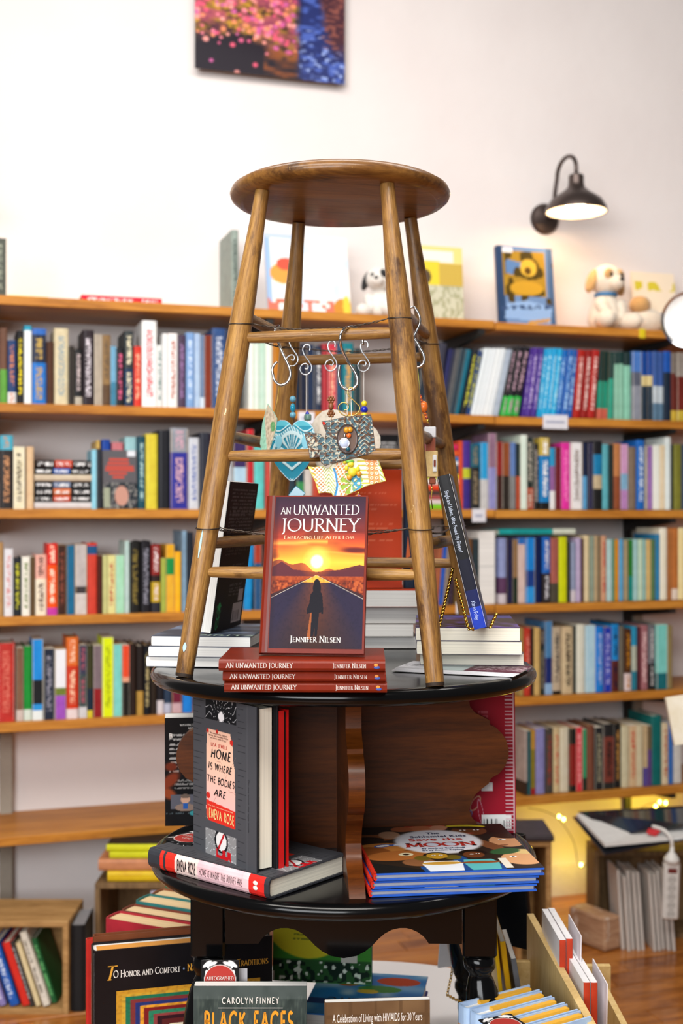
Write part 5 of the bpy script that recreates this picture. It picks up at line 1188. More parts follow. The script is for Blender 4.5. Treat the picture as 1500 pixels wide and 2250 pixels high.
mb.build('orange_shape', ink('d06020'), dk, False, frame((0, -.0006, 0), (1, 0, 0), (0, 0, 1), (0, -1, 0)))

# ---------------------------------------------------------------- pile at right, leaflets and the leaning blue book on a chain stand
for i in range(4):
    z_ = Z1 + .0006 + i * .0013
    a = V(((860 + i * 3 - CX) / FPX * 1.80, 1.80, z_)); b = V(((1128 + i * 4 - CX) / FPX * 1.735, 1.735, z_)); X = (b - a).normalized(); L = (b - a).length
    o = MB().box((0, 0, 0), (L, .085, .0011)).build('leaflet', plain('leaflet_paper', 'e6e4e6', .4), None, False, frame(a, X, V((-X.y, X.x, 0)), V((0, 0, 1))))
    props(o, f'white and maroon leaflet, {("bottom", "second", "third", "topmost")[i]} of the pile at right table edge', 'leaflet', 'leaflets at the right table edge')
    if i == 3:
        def leaf_art(u, v):
            a = Art(u, v, 'dcdee4'); a.rect(.25, 0, .56, 1, 'c4d4d4'); a.rect(.56, 0, 1, 1, '5c2038'); n = vnoise(u, v, 50, 3)
            a.mixin(((u > .6) & (n > .62) & (v > .2) & (v < .85)) * .8, 'e0d0d8'); a.mixin(((u < .22) & (n > .6) & (v > .3) & (v < .6)) * .7, '4a4a50'); return a.c
        painted('leaflet_print', L, .085, 100, 30, leaf_art, M_ART, o, Matrix.Translation((0, 0, .0014)))
zz = Z1 + .0006 + .0055; rts = [.0185, .0195, .0195]
for i, (t, x0, x1, yd, nm, fc) in enumerate(((rts[0], 922, 1150, 1.83, 'bottom', '5a5660'), (rts[1], 914, 1146, 1.80, 'middle', '4a4658'), (rts[2], 912, 1142, 1.80, 'topmost', '4a3a78'))):
    a = V(((x0 - CX) / FPX * yd, yd, zz)); b = V(((x1 - CX) / FPX * (yd - .01), yd - .01, zz)); X = (b - a).normalized(); L = (b - a).length
    o = book(t, .205, L, '2a2a50', f'white-paged paperback, {nm} of the pile right of the stool', 'book', 'paperbacks piled at right', hard=False, front=fc, gloss=True, pages=M_PAPER)
    o.matrix_world = frame(a, V((0, 0, 1)), X, V((-X.y, X.x, 0))); zz += t + .0006
    if i == 2: painted('cover_picture', L, .205, 50, 60, lambda u, v: Art(u, v, '3a2c28').mixin((vnoise(u, v, 9, 3) - .4) * 2, '6a50a0').mixin((v > .75) * .6, '4a4ab0').c, M_ART, o, f_front(o, 0, 0))
RZ = zz
# the leaning book: spine to the camera, leaning left
bt, bhh, bdd = .0190, .222, .138
s0 = on(1040, 1386, RZ); s0 = V((s0.x, s0.y, RZ + .0012))
bu = V((-.235, .0, .972)).normalized(); by = V((.12, .99, 0)).normalized()
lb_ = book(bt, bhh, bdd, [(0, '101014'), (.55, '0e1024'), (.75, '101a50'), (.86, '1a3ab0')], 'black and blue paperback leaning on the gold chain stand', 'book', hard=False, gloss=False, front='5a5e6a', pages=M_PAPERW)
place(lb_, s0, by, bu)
type_text('spine_title', 'Single and Sober, Who Found My Slipper?', bt * .42, ink('c8d4e8'), lb_, f_spine(lb_, bhh * .10, .0012, bt * .32), 'LEFT', 1, 1, 0, 1, bhh * .40)
type_text('spine_author', 'Karen Foley', bt * .42, ink('b8c8f0'), lb_, f_spine(lb_, bhh * .82, .0012, bt * .32), 'LEFT', 1, 1, 0, 1, bhh * .12)
painted('cover_picture', bdd, bhh, 40, 60, lambda u, v: Art(u, v, '4a4c58').mixin((vnoise(u, v, 5, 2) - .4) * 1.5, '8a8a94').mixin(np.clip(.25 - v, 0, .25) * 3, '2a48b0').rect(.15, .6, .8, .95, '5a6478').mixin((np.abs(u - .06) < .02) * .8, 'c8b030').c, M_ART, lb_, f_front(lb_, 0, 0))  # grey here and on the front board is reflected sheen put into the colour
def chain(pts, label, name='chain', r_=.0016, link=.0085, group='gold chains of the book stand', parent=None, mat=None):
    mb = MB(); acc = 0; k = 0
    for i in range(len(pts) - 1):
        a, b = V(pts[i]), V(pts[i + 1]); L = (b - a).length; d = (b - a) / L; n = max(1, round(L / (link * .72)))
        x = d.orthogonal().normalized(); y = d.cross(x)
        for j in range(n):
            c = a + d * (j + .5) * L / n; w = x if k % 2 else y; k += 1
            mb.tube([c + d * math.cos(t) * link * .5 + w * math.sin(t) * link * .28 for t in [q * math.pi / 5 for q in range(10)]], r_ * .55, 5, 0, True)
    o = mb.build(name, mat or M_GOLDM, parent, True)
    if not parent: props(o, label, 'chain', group)
    return o
cs = empty('chain_book_stand', (s0.x, s0.y, RZ), 0, 'gold twisted-chain book stand holding the leaning blue book', 'book stand')
def lc(p): return V(p) - V((s0.x, s0.y, RZ))
apex = s0 + bu * .088 + V((-.006, .03, 0))
for nm, pts in (('back_strut', [apex, (s0.x - .046, s0.y + .03, RZ + .002)]), ('front_strut', [s0 + bu * .075 + V((-.008, -.002, 0)), (s0.x - .009, s0.y - .012, RZ + .006)]), ('ledge', [(s0.x - .009, s0.y - .012, RZ + .004), (s0.x - .001, s0.y - .013, RZ + .0035)]), ('ledge_hook', [(s0.x + .024, s0.y + .01, RZ + .003), (s0.x + .028, s0.y + .008, RZ + .012), (s0.x + .034, s0.y + .008, RZ + .024)])):
    P = [lc(p) for p in pts]; mb = MB()
    for ph in (0, math.pi):
        q = []
        for i in range(len(P) - 1):
            L = (P[i + 1] - P[i]).length; n = max(6, int(L / .0012)); d = (P[i + 1] - P[i]) / L; x = d.orthogonal().normalized(); y = d.cross(x)
            q += [P[i].lerp(P[i + 1], j / n) + (x * math.cos(j * .75 + ph) + y * math.sin(j * .75 + ph)) * .0014 for j in range(n + 1)]
        mb.tube(q, .00135, 6)
    mb.build(nm, M_GOLDM, cs, True)
# ---------------------------------------------------------------- hooks and hanging ornaments inside the stool
def smooth_path(pts, n=6):
    pts = [V(p) for p in pts]; out = []
    for i in range(len(pts) - 1):
        p0, p1, p2, p3 = pts[max(i - 1, 0)], pts[i], pts[i + 1], pts[min(i + 2, len(pts) - 1)]
        for j in range(n):
            t = j / n; out.append(.5 * ((2 * p1) + (p2 - p0) * t + (2 * p0 - 5 * p1 + 4 * p2 - p3) * t * t + (3 * p1 - p0 - 3 * p2 + p3) * t ** 3))
    return out + [pts[-1]]
def pxpath(pts, d, extra=None): return smooth_path([at(x, y, d + (e[0] if e else 0)) for x, y, *e in pts])
def hook(pts, d, r_, label, mat, cat='hook', group=None, name='s_hook'):
    P = pxpath(pts, d); o = MB().tube(P, r_, 10).build(name, mat, None, True); props(o, label, cat, group); return o
hook([(797, 757, .016), (795, 742, .020), (788, 727, .014), (776, 719, .004), (762, 720, -.008), (751, 729, -.015), (747, 747, -.016), (751, 768, -.010), (763, 792, -.005), (776, 812, -.004), (784, 828, -.004), (785, 842, -.004), (777, 853, -.004), (765, 857, -.004), (752, 850, -.004), (746, 838, -.004), (744, 820, -.004), (746, 803, -.004)], 1.7585, .0021, 'large chrome S-hook over the middle of the front upper rung', M_CHROME, group='chrome S-hooks')
hook([(612, 716, .012), (604, 722, 0), (606, 738, 0), (614, 760, 0), (625, 785, 0), (635, 806, 0), (638, 824, 0), (631, 840, 0), (616, 846, 0), (604, 837, 0), (598, 815, 0), (601, 803, 0), (609, 795, 0)], 1.84, .0020, 'chrome S-hook at the left behind the front upper rung', M_CHROME, group='chrome S-hooks')
hook([(898, 690, .01), (899, 678, 0), (910, 676, 0), (920, 692, 0), (922, 708, 0), (915, 726, 0), (908, 742, 0), (914, 750, 0), (923, 766, 0), (931, 782, 0), (930, 797, 0), (922, 806, 0), (912, 808, 0)], 1.86, .0020, 'chrome S-hook beside the right stool legs', M_CHROME, group='chrome S-hooks')
SCROLL = [(8, 14), (9, 5), (4, 0), (-3, 2), (-7, 10), (-4, 22), (5, 35), (12, 47), (11, 58), (2, 66), (-8, 64), (-13, 54), (-9, 45), (0, 42), (5, 48), (2, 54), (-3, 52)]
SILV = plain('silver_wire', 'c8ccd0', .2, 1.0); GWIRE = plain('gold_wire', 'c8a860', .25, 1.0)
for x, y, nm in ((642, 738, 'above the teal heart'), (672, 757, 'second from the left'), (727, 749, 'above the brown beads'), (799, 750, 'above the yellow and blue beads')):
    hook([(x + a, y + b) for a, b in SCROLL], 2.0, .0011, f'silver scroll hook on the wire, {nm}', SILV, group='silver scroll hooks', name='scroll_hook')
hook([(x + 770, y * .98 + 854) for x, y in [(8, 4), (2, -3), (-5, 2), (-6, 12), (2, 22), (12, 32), (20, 42), (16, 54), (4, 61), (-14, 60), (-25, 50), (-26, 38), (-16, 31), (-6, 36), (-6, 46), (-14, 48)]], 1.750, .0009, 'gold scroll hook hanging from the large S-hook', GWIRE, name='scroll_hook')

def ornament(name, label, d):
    r = empty(name, (0, 0, 0), 0, label, 'ornament', 'hanging ornaments'); return r
def beads(parent, items):
    """items = (px, py, depth, radius m, stretch, material)"""
    for px, py, d, rr, st_, m in items:
        MB().sphere((0, 0, 0), rr, rr, rr * st_, 16, 12).build('bead', m, parent, True, Matrix.Translation(at(px, py, d)))
def cord(parent, pts, d, m, r_=.0005, name='cord'): return MB().tube([at(x, y, d + (e[0] if e else 0)) for x, y, *e in pts], r_, 6).build(name, m, parent, True)
def inpoly(x, y, pts):
    ins = np.zeros(x.shape, bool); n = len(pts)
    for i in range(n):
        (x0, y0), (x1, y1) = pts[i], pts[(i + 1) % n]
        if y0 == y1: continue
        ins ^= ((y0 > y) != (y1 > y)) & (x < (x1 - x0) * (y - y0) / (y1 - y0) + x0)
    return ins
def plaque(parent, name, outline, d, thick, fn, edge_mat, nx=110, ny=90, relief=.0012, inset=.985, tilt=0.0, gloss=True):
    """flat ceramic piece from a pixel outline at depth d; fn(u,v)->(rgb, height)"""
    P = [((x - CX) / FPX * d, EYE - (y - CY) / FPX * d) for x, y in outline]
    xs = [p[0] for p in P]; ys = [p[1] for p in P]; x0, x1, y0, y1 = min(xs), max(xs), min(ys), max(ys)
    c = ((x0 + x1) / 2, (y0 + y1) / 2); Q = [(a - c[0], b - c[1]) for a, b in P]
    area_ = sum(Q[i][0] * Q[(i + 1) % len(Q)][1] - Q[(i + 1) % len(Q)][0] * Q[i][1] for i in range(len(Q)))
    if area_ < 0: Q = Q[::-1]
    fr = frame((c[0], d, c[1]), (1, 0, 0), (0, 0, 1), (0, -1, 0)) @ Matrix.Rotation(tilt, 4, 'X')
    b = MB().prism(Q, -thick, 0).build(name, edge_mat, parent, False, fr)
    w, h = x1 - x0, y1 - y0
    u, v = np.meshgrid(np.linspace(0, 1, nx + 1), np.linspace(0, 1, ny + 1)); X = (u - .5) * w; Y = (v - .5) * h
    rgb, hh = fn(u, v); rgb = ls2l(rgb.reshape(-1, 3))
    ins = inpoly(X / inset, Y / inset, Q)
    Z = np.where(ins, .0004 + hh * relief, .0002)
    fc = []
    for j in range(ny):
        for i in range(nx):
            if ins[j, i] and ins[j, i + 1] and ins[j + 1, i] and ins[j + 1, i + 1]: a = j * (nx + 1) + i; fc.append((a, a + 1, a + nx + 2, a + nx + 1))
    me = bpy.data.meshes.new('relief_face'); me.from_pydata(np.stack([X.ravel(), Y.ravel(), Z.ravel()], 1).tolist(), [], fc)
    q = me.attributes.new('art', 'FLOAT_COLOR', 'POINT'); q.data.foreach_set('color', np.concatenate([rgb, np.ones((len(rgb), 1))], 1).ravel())
    me.materials.append(M_ART if gloss else M_ARTM); me.polygons.foreach_set('use_smooth', [True] * len(me.polygons))
    o = bpy.data.objects.new('relief_face', me); COL.objects.link(o); o.parent = b
    return b
HEART = [(0, .105), (.10, .045), (.28, .005), (.48, 0), (.70, .035), (.88, .11), (.97, .21), (1, .33), (.975, .46), (.88, .59), (.72, .71), (.52, .82), (.30, .92), (.10, .99), (0, 1.0)]
def heart(cx, cy, w, h, ang=0):
    pts = HEART + [(-x, y) for x, y in HEART[-2:0:-1]]; out = []; a = math.radians(ang)
    for x, y in pts:
        X, Y = x * w / 2, (y - .5) * h; out.append((cx + X * math.cos(a) - Y * math.sin(a), cy + X * math.sin(a) + Y * math.cos(a)))
    return out
def teal_relief(u, v):
    a = Art(u, v, '1b8aa6'); hgt = np.zeros(u.shape); x = (u - .5) * 2; y = v
    r1 = np.sqrt(x ** 2 + ((y - .42) * 1.6) ** 2); ang = np.arctan2(y - .44, x)
    fan = (r1 > .12) & (r1 < .56) & (y > .44) & (np.abs(np.sin(ang * 9)) > .72); loops = (np.abs(r1 - .60) < .05) & (y > .46)
    wave = np.abs(y - .80 - .06 * np.cos(x * 5.5)) ; rope = (wave < .035) | ((np.abs(wave - .075) < .012))
    circ = np.sin(x * 26) * np.sin(y * 34); dots = (circ > .35) & (np.abs(x) > .5) & (y < .78) & (y > .35)
    low = ((np.abs(np.sin((y * 16) - np.abs(x) * 5)) < .42) & (y < .36) & (np.abs(x) < y * 1.3 + .02)); sc = (np.abs(np.sqrt((np.abs(x) - .62) ** 2 + ((y - .5) * 1.3) ** 2) - .14) < .05)
    rope2 = rope & ((np.sin((x + y) * 60) > -.35) | (wave > .05)); w = fan | loops | rope2 | dots | low | sc
    a.mixin(w * .9, 'dceef0'); a.mixin((vnoise(u, v, 5, 2) - .4) * .6 * (~w), '3ab0c4'); a.mixin((y > .9) * .6, '7cd0dc'); hgt[w] = 1
    for sx in (-1, 1):
        hb = np.sqrt((x - sx * .56) ** 2 + ((y - .64) * 1.4) ** 2) < .15; a.mixin(hb.astype(float), '8ad0e4'); hgt[hb] = 1.4
    bx = (np.abs(x) < .24) & (np.abs(y - .475) < .045); a.mixin(bx.astype(float), 'c8dce0'); hgt[bx] = 1.3
    return a.c, hgt
TEAL = plain('teal_glaze', '1c86a0', .15, 0, Coat_Weight=.6)
STR_B, STR_W = plain('brown_cord', '9a7038', .7), plain('white_cord', 'e8e4e0', .7)
o = ornament('heart_ornament', 'teal glazed ceramic heart with white lace relief and blue beads', 1.96)
hb_ = plaque(o, 'ceramic_heart', heart(641, 990, 104, 134, 0), 1.94, .007, teal_relief, TEAL, 130, 150)
cord(o, [(644, 804, .05), (644, 850, .02), (643, 930, .0)], 1.955, STR_B)
beads(o, [(643, 877, 1.955, .0051, 1, plain('speckled_blue_bead', '6aa8c0', .3)), (643, 896, 1.955, .0042, 1.7, plain('aqua_glass_bead', '1f90b0', .08)), (643, 912, 1.955, .0051, 1, plain('speckled_blue_bead', '6aa8c0', .3))])
cord(o, [(648, 1056), (649, 1072)], 1.945, M_WIRE, .0012, 'charm_link')
MB().bbox((-.010, -.0015, -.010), (.010, .0015, .010), .001).build('tile_charm', TEAL, o, False, Matrix.Translation(at(652, 1086, 1.945)) @ Matrix.Rotation(math.radians(38), 4, 'Y'))
o = ornament('heart_ornament', 'cream stone heart hanging behind the grey ceramic plaque', 1.985)
def stone(u, v): a = Art(u, v, 'd8ccbc'); a.mixin((vnoise(u, v, 30, 2) - .5) * 1.2, 'b8a894'); return a.c, vnoise(u, v, 40, 3) * .3
plaque(o, 'stone_heart', heart(748, 985, 158, 150, 24), 1.985, .008, stone, plain('cream_stone', 'd4c8b8', .7), 60, 60, gloss=False)
cord(o, [(799, 818, .02), (799, 870, 0), (800, 930, 0)], 1.975, STR_W); YB, BB = plain('yellow_bead', 'e8d020', .2), plain('cobalt_glass_bead', '1a2ab0', .08)
beads(o, [(800, 887, 1.97, .0048, 1, YB), (800, 900, 1.97, .0060, .95, BB), (800, 912, 1.97, .0048, 1, YB)])
cord(o, [(673, 825, .02), (673, 905, 0), (675, 935, 0)], 1.975, STR_W); beads(o, [(675, 911, 1.975, .0034, 1.5, BB)])
MB().lathe([(.005, 0), (.006, .002), (.006, .008), (.005, .010)], 14).build('spacer_bead', plain('grey_green_bead', '6a8a80', .3), o, True, Matrix.Translation(at(676, 924, 1.975)))
def grey_relief(u, v):
    n = vnoise(u, v, 10, 3); a = Art(u, v, '4a6670'); a.mixin((n - .4) * 1.6, '35505c'); h = np.zeros(u.shape)
    cell = np.abs(np.sin(u * 34 + .6 * np.sin(v * 20))) * np.abs(np.sin(v * 22)); ring = (cell > .12) & (cell < .34) & (u < .58)
    chev = (np.abs(np.sin(v * 36 + np.abs((u - .84) * 46))) < .35) & (u > .76) & (u < .92); bars = (np.abs(np.sin((u * 40 + v * 18))) < .4) & (v > .72) & (u > .55) & (u < .75)
    dots = (np.sin(u * 90) * np.sin(v * 60) > .45) & (u > .70) & (u < .79); ed = (u > .93) & (np.abs(np.sin(v * 40)) < .5); fl_ = np.sqrt(((u - .10)) ** 2 * 4 + (v - .36) ** 2); petal = (fl_ < .2) & (np.abs(np.sin(np.arctan2(v - .36, (u - .10) * 2) * 4)) > .6)
    key = (np.abs(np.sin(v * 26)) < .4) & (u > .43) & (u < .50)
    w = ring | chev | bars | dots | ed | petal | key; a.mixin(w * .85, 'cfc4ac'); h[w] = 1; a.mixin((vnoise(u, v, 30, 6) > .66) * .7, '5a3422'); h += (n - .5) * .5
    q = np.sqrt(((u - .60) / .135) ** 2 + ((v - .52) / .26) ** 2); a.mixin((q < 1.12) * 1., '3a2c24'); a.mixin((q < .98) * 1., 'a8a4b0'); h[q < 1.12] = 1.2; h[q < .98] = -.6; a.ell(.27, .82, .025, .03, 'c8281c'); return a.c, h
DARK = [(706, 926), (729, 922), (760, 915), (814, 910), (818, 922), (820, 945), (823, 970), (826, 996), (800, 1000), (760, 1010), (730, 1018), (714, 1024), (705, 1017), (701, 1004), (680, 1007), (677, 985), (672, 968), (668, 949), (680, 950), (704, 953), (713, 964), (716, 950), (709, 934)]
o = ornament('state_plaque_ornament', 'grey-blue ceramic state-shaped plaque with oval window hanging in front of the rung', 1.715)
pl = plaque(o, 'ceramic_plaque', DARK, 1.714, .006, grey_relief, plain('brown_clay_edge', '5a4030', .5), 150, 110, .0013)
MB().lathe([(0, .0012), (.0060, .0012), (.0066, .0018), (.0076, .0018), (.0078, 0)], 24, 0, False).build('cameo_disc', M_CHROME, o, True, Matrix.Translation(at(756, 974, 1.712)) @ Matrix.Rotation(math.pi / 2, 4, 'X'))
MB().lathe([(0, .0022), (.0060, .0018), (.0064, .0012)], 24, 0, False).build('cameo_face', plain('pale_blue_cameo', 'b8c4dc', .2), o, True, Matrix.Translation(at(756, 974, 1.712)) @ Matrix.Rotation(math.pi / 2, 4, 'X'))
AM = plain('amber_glass', 'c88a20', .08)
for x, y, rr, m in ((761, 945, .0042, AM), (769, 944, .0038, AM), (766, 957, .0034, plain('orange_glass', 'd86020', .08)), (757, 957, .002, M_CHROME), (764, 987, .003, plain('dark_teal_bead', '1a5060', .1))): MB().sphere((0, 0, 0), rr, rr * .7, rr, 14, 10).build('bead', m, o, True, Matrix.Translation(at(x, y, 1.711)))
cord(o, [(727, 815, .27), (727, 868, .06), (728, 922, .004)], 1.716, STR_B); BRB = plain('carved_brown_bead', '7a4828', .4)
for yy in (878, 909):
    fb = MB().sphere((0, 0, 0), .0026, .0026, .0026, 10, 8).build('flower_bead', BRB, o, True, Matrix.Translation(at(727, yy, 1.73)))
    for k in range(6): MB().sphere((0, 0, 0), .0021, .0019, .0021, 8, 6).build('petal', BRB, fb, True, Matrix.Translation((math.cos(k * math.pi / 3) * .0038, 0, math.sin(k * math.pi / 3) * .0038)))
beads(o, [(727, 893, 1.73, .0038, 1.4, BRB)])
cord(o, [(765, 905, .032), (762, 917, .0)], 1.716, GWIRE, .0006, 'loop')
YEL = [(676, 1025), (690, 1026), (708, 1024), (722, 1030), (730, 1018), (745, 1000), (780, 990), (818, 986), (826, 992), (836, 1024), (848, 1057), (822, 1063), (800, 1070), (780, 1080), (760, 1089), (745, 1092), (732, 1091), (728, 1084), (714, 1082), (700, 1084), (698, 1078), (692, 1058), (683, 1040)]
def yellow_relief(u, v):
    a = Art(u, v, 'f0ead0'); h = np.zeros(u.shape)
    def pat(m, c): a.mixin(m * .9, c); h[m] = .0
    base = np.ones(u.shape, bool); s = u + .12 * v
    pat((s < .16) & (np.abs(np.sin(v * 30 + u * 20)) < .5), 'd8cc30'); pat((s > .12) & (s < .26) & (np.sin(u * 120) * np.sin(v * 80) > .3), 'd87a40'); pat((s > .26) & (s < .38) & (np.abs(np.sin(v * 40 + np.abs(u - .27) * 90)) < .45), '9aac30')
    pat((np.abs(u - .345 - .03 * np.sin(v * 6)) < .014) & (v < .6), '2a80c0'); pat((s > .42) & (s < .56) & (np.abs(np.sin(u * 60 + v * 20)) > .55) & (np.abs(np.sin(u * 60 - v * 40)) > .55), 'e88a48')
    f = np.sqrt(((u - .56)) ** 2 * 2.6 + (v - .28) ** 2); pat((f < .24) & (np.abs(np.sin(np.arctan2(v - .28, (u - .56) * 1.6) * 4)) > .55), '8aac3a')
    pat((s > .60) & (s < .72) & (v < .55) & (np.sin(u * 70) * np.sin(v * 40) > -.1), '3a94c8'); pat((s > .72) & (s < .82) & (np.abs(np.sin(v * 34)) < .5), 'd0c43c'); pat((s > .82) & (s < .97) & (np.abs(np.sqrt(np.sin(u * 50) ** 2 + np.sin(v * 32) ** 2) - .7) > .22), 'e89050'); pat((s > .98) & (np.abs(np.sin(v * 36 + u * 50)) < .5), '8aac30')
    d_ = (a.c - hs('f0ead0')) ** 2; h = np.where(d_.sum(-1) < .02, 1.0, 0.0); return a.c, h
o = ornament('state_plaque_ornament', 'cream and yellow ceramic state-shaped plaque with clay duck hanging lower', 1.722)
plaque(o, 'ceramic_plaque', YEL, 1.7205, .005, yellow_relief, plain('yellow_glaze_edge', 'd0c030', .3), 150, 100, .0010)
for xx in (762, 771): cord(o, [(xx, 855, .036), (xx + 1, 985, .006)], 1.716 + .008, STR_W, .0004)
CY_, CG, CO = plain('yellow_clay', 'dccb30', .4), plain('green_clay', '6aa840', .4), plain('orange_clay', 'e0962a', .4)
dk_ = empty('clay_duck', (0, 0, 0)); dk_.parent = o
for nm, x, y, rx, rz, m in (('duck_body', 774, 1037, .0062, .0066, CY_), ('duck_head', 770, 1020, .0046, .0044, CY_), ('duck_hat', 768, 1014, .0062, .0026, CG), ('duck_beak', 769, 1022, .0026, .0014, CO), ('duck_wing', 786, 1031, .0026, .0042, CY_), ('duck_wing', 761, 1029, .0026, .004, CY_), ('duck_foot', 767, 1049, .0036, .0040, CO), ('duck_foot', 788, 1041, .0036, .0040, CO), ('leaf', 757, 1016, .003, .002, CY_)): MB().sphere((0, 0, 0), rx, .0034, rz, 14, 10).build(nm, m, dk_, True, Matrix.Translation(at(x, y, 1.717)))
um = empty('umbrella_charm', (0, 0, 0)); um.parent = o; uc = at(786, 1096, 1.70)
ucols = ['d84028', 'e8c828', '2a70b8', 'd84890', '5aa838', 'e87a28', '8a48a0', 'e8d8c8']
for k in range(8):
    a0, a1 = k * math.pi / 4, (k + 1) * math.pi / 4
    MB().add([(0, 0, .006), (math.cos(a0) * .0045, math.sin(a0) * .0045, .0045), (math.cos(a1) * .0045, math.sin(a1) * .0045, .0045), (math.cos(a0) * .0075, math.sin(a0) * .0075, 0), (math.cos(a1) * .0075, math.sin(a1) * .0075, 0)], [(0, 1, 2), (1, 3, 4, 2)]).build('canopy_panel', ink(ucols[k], .3), um, False, Matrix.Translation(uc))
MB().tube([uc + V((0, 0, .010)), uc + V((0, 0, -.006)), uc + V((.002, 0, -.008)), uc + V((.003, 0, -.006))], .0006, 6).build('handle', M_GOLDM, um, True)
cord(o, [(788, 1080, .0), (787, 1088, 0)], 1.705, M_GOLDM, .0007, 'charm_link')
# slab ornament seen edge on, at left
o = ornament('slab_ornament', 'thin stone and green clay slab hanging edge-on beside the left leg', 1.84)
SL = [(588, 886), (602, 906), (609, 920), (606, 945), (592, 990), (586, 1000), (576, 996), (571, 975), (576, 930)]
def slab_r(u, v): a = Art(u, v, 'b8a890'); a.mixin((vnoise(u, v, 24, 2) - .45) * 1.5, '8a7a64'); a.mixin((u < .32 - .2 * (v - .5)) * 1., '8ab8a0'); a.ell(.75, .55, .14, .1, '5a8a58'); return a.c, vnoise(u, v, 30, 4)
plaque(o, 'clay_slab', SL, 1.835, .006, slab_r, plain('sage_glaze', '86b49c', .4), 40, 60)
cord(o, [(614, 846, .005), (609, 880, .0), (603, 908, 0)], 1.837, plain('gold_cord', 'b08a38', .5), .0009)
# glass and wood pendant at right
o = ornament('bottle_pendant', 'orange bead string with small glass and wood pendant by the right leg', 1.86)
cord(o, [(917, 806), (920, 840), (923, 872)], 1.865, plain('lime_cord', 'b8b020', .6), .0005)
ORB, RBD = plain('orange_bead', 'e07028', .2), plain('dark_red_bead', '8a2a18', .3)
beads(o, [(923 + i * .9, 870 + i * 3.2, 1.865, .0022, .8, ORB if i % 2 else RBD) for i in range(5)] + [(931, 894, 1.865, .0060, 1.5, ORB)] + [(934 + i * 1.0, 909 + i * 3.2, 1.865, .0022, .8, RBD if i % 2 else ORB) for i in range(4)])
cord(o, [(939, 921), (940, 930)], 1.865, M_GOLDM, .0015, 'gold_crimp')
def pbox(nm, x0, x1, y0, y1, d, th_, m, ch=.0012):
    a, b = at(x0, y1, d), at(x1, y0, d); return MB().bbox((a.x, d - th_ / 2, a.z), (b.x, d + th_ / 2, b.z), ch).build(nm, m, o)
gl = NT('pendant_glass'); gl.base(hx('b86850')); gl.set(Roughness=.1, Transmission_Weight=.35)
pbox('frosted_cap', 931, 957, 938, 962, 1.862, .014, plain('frosted_clasp', 'd4d4d8', .3)); pbox('glass_tube', 935, 956, 962, 992, 1.862, .011, gl.mat); pbox('wood_sleeve', 934, 961, 991, 1049, 1.862, .014, M_PLY); pbox('glass_tip', 943, 957, 1049, 1064, 1.862, .008, gl.mat)
pbox('white_frame', 950, 959, 999, 1037, 1.853, .002, ink('eceae8')); pbox('frame_window', 952.5, 957, 1010, 1026, 1.8515, .001, plain('red_window', '8a3a28', .3))
cord(o, [(948, 1064), (949, 1080), (947, 1098), (950, 1118)], 1.862, M_GOLDM, .0008, 'tail_chain')

# ---------------------------------------------------------------- books on the white table below
ZB = ZW + .0008
# big black quilt book
qL, qR = V((-.375, 1.855, ZB)), V((-.108, 1.925, ZB)); qY = (qR - qL).normalized(); qw = (qR - qL).length; qh = .224; qt = .040
qb = book(qt, qh, qw, '121013', 'large black quilt book with striped quilt cover standing behind the front leg', 'book', gloss=True, front='121013', pages=M_PAPERW)
qn = qY.cross(V((0, 0, 1))); place(qb, qL - qn * qt, qY, V((0, 0, 1)))
def quilt(u, v):
    a = Art(u, v, 'c08a28'); n = vnoise(u, v, 60, 2)
    for i, c in enumerate(('c89a30', '1f6a4c', '7a3030', '24306a', 'e0982c', '7a1c1c', '2a7a5a', '8a3a3a', '30141c', '5a2020')):
        k = .035 + i * .031; a.mixin(((u > k) & (v < 1 - k * 1.0)).astype(float), c)
    a.rect(.36, 0, .66, .64, 'd8ccb0'); a.poly([(.62, .66), (1, .80), (1, .3), (.8, .3)], 'd8ccb0'); a.poly([(.62, .66), (.8, .4), (1, .2), (1, 0), (.62, 0)], '4a1c20'); a.poly([(.62, .6), (.78, .34), (.62, .2)], '2a5a8a')
    a.mixin((n - .5) * .5, '3a2a20'); return a.c
painted('quilt_picture', qw * .80, qh * .70, 120, 120, quilt, M_ART, qb, f_front(qb, qw * .13, .004))
GD = ink('d89a30')
def qf(u, v): return f_front(qb, qw * u, qh * v, .001)
lettering('title_initial', 'T', qh * .09, GD, qb, qf(.065, .80), 'L', 'serif', .14, 1.1, .05, None, None, 0, .25)
lettering('title_line', 'O Honor and Comfort', qh * .046, W1, qb, qf(.115, .812), 'L', 'serif', .14, 1, .09, .76, qw * .365)
lettering('title_line', 'Native Quilting Traditions', qh * .046, GD, qb, qf(.52, .812), 'L', 'serif', .14, 1, .09, .76, qw * .455)
MB().sphere((0, 0, 0), .0015, .0015, .0003, 10, 6).build('title_dot', ink('6a80a0'), qb, True, qf(.50, .83))
type_text('spine_lettering', 'ROY HARPER  THE PASSIONS OF GREAT FORTUNE  THE SONGS', .0075, ink('c8c4c0'), qb, f_spine(qb, .02, .0008, qt * .68), 'LEFT', 1, 1, 0, 1, qh * .9)
MB().box((0, 0, 0), (qw * .52, .0012, qt * .5)).build('orange_endpaper', ink('d8943c', .5), qb, False, frame((qt * .55, .008, qh - .0034), (0, 1, 0), (0, 0, 1), (1, 0, 0)) @ Matrix.Translation((0, 0, -qt * .25)))
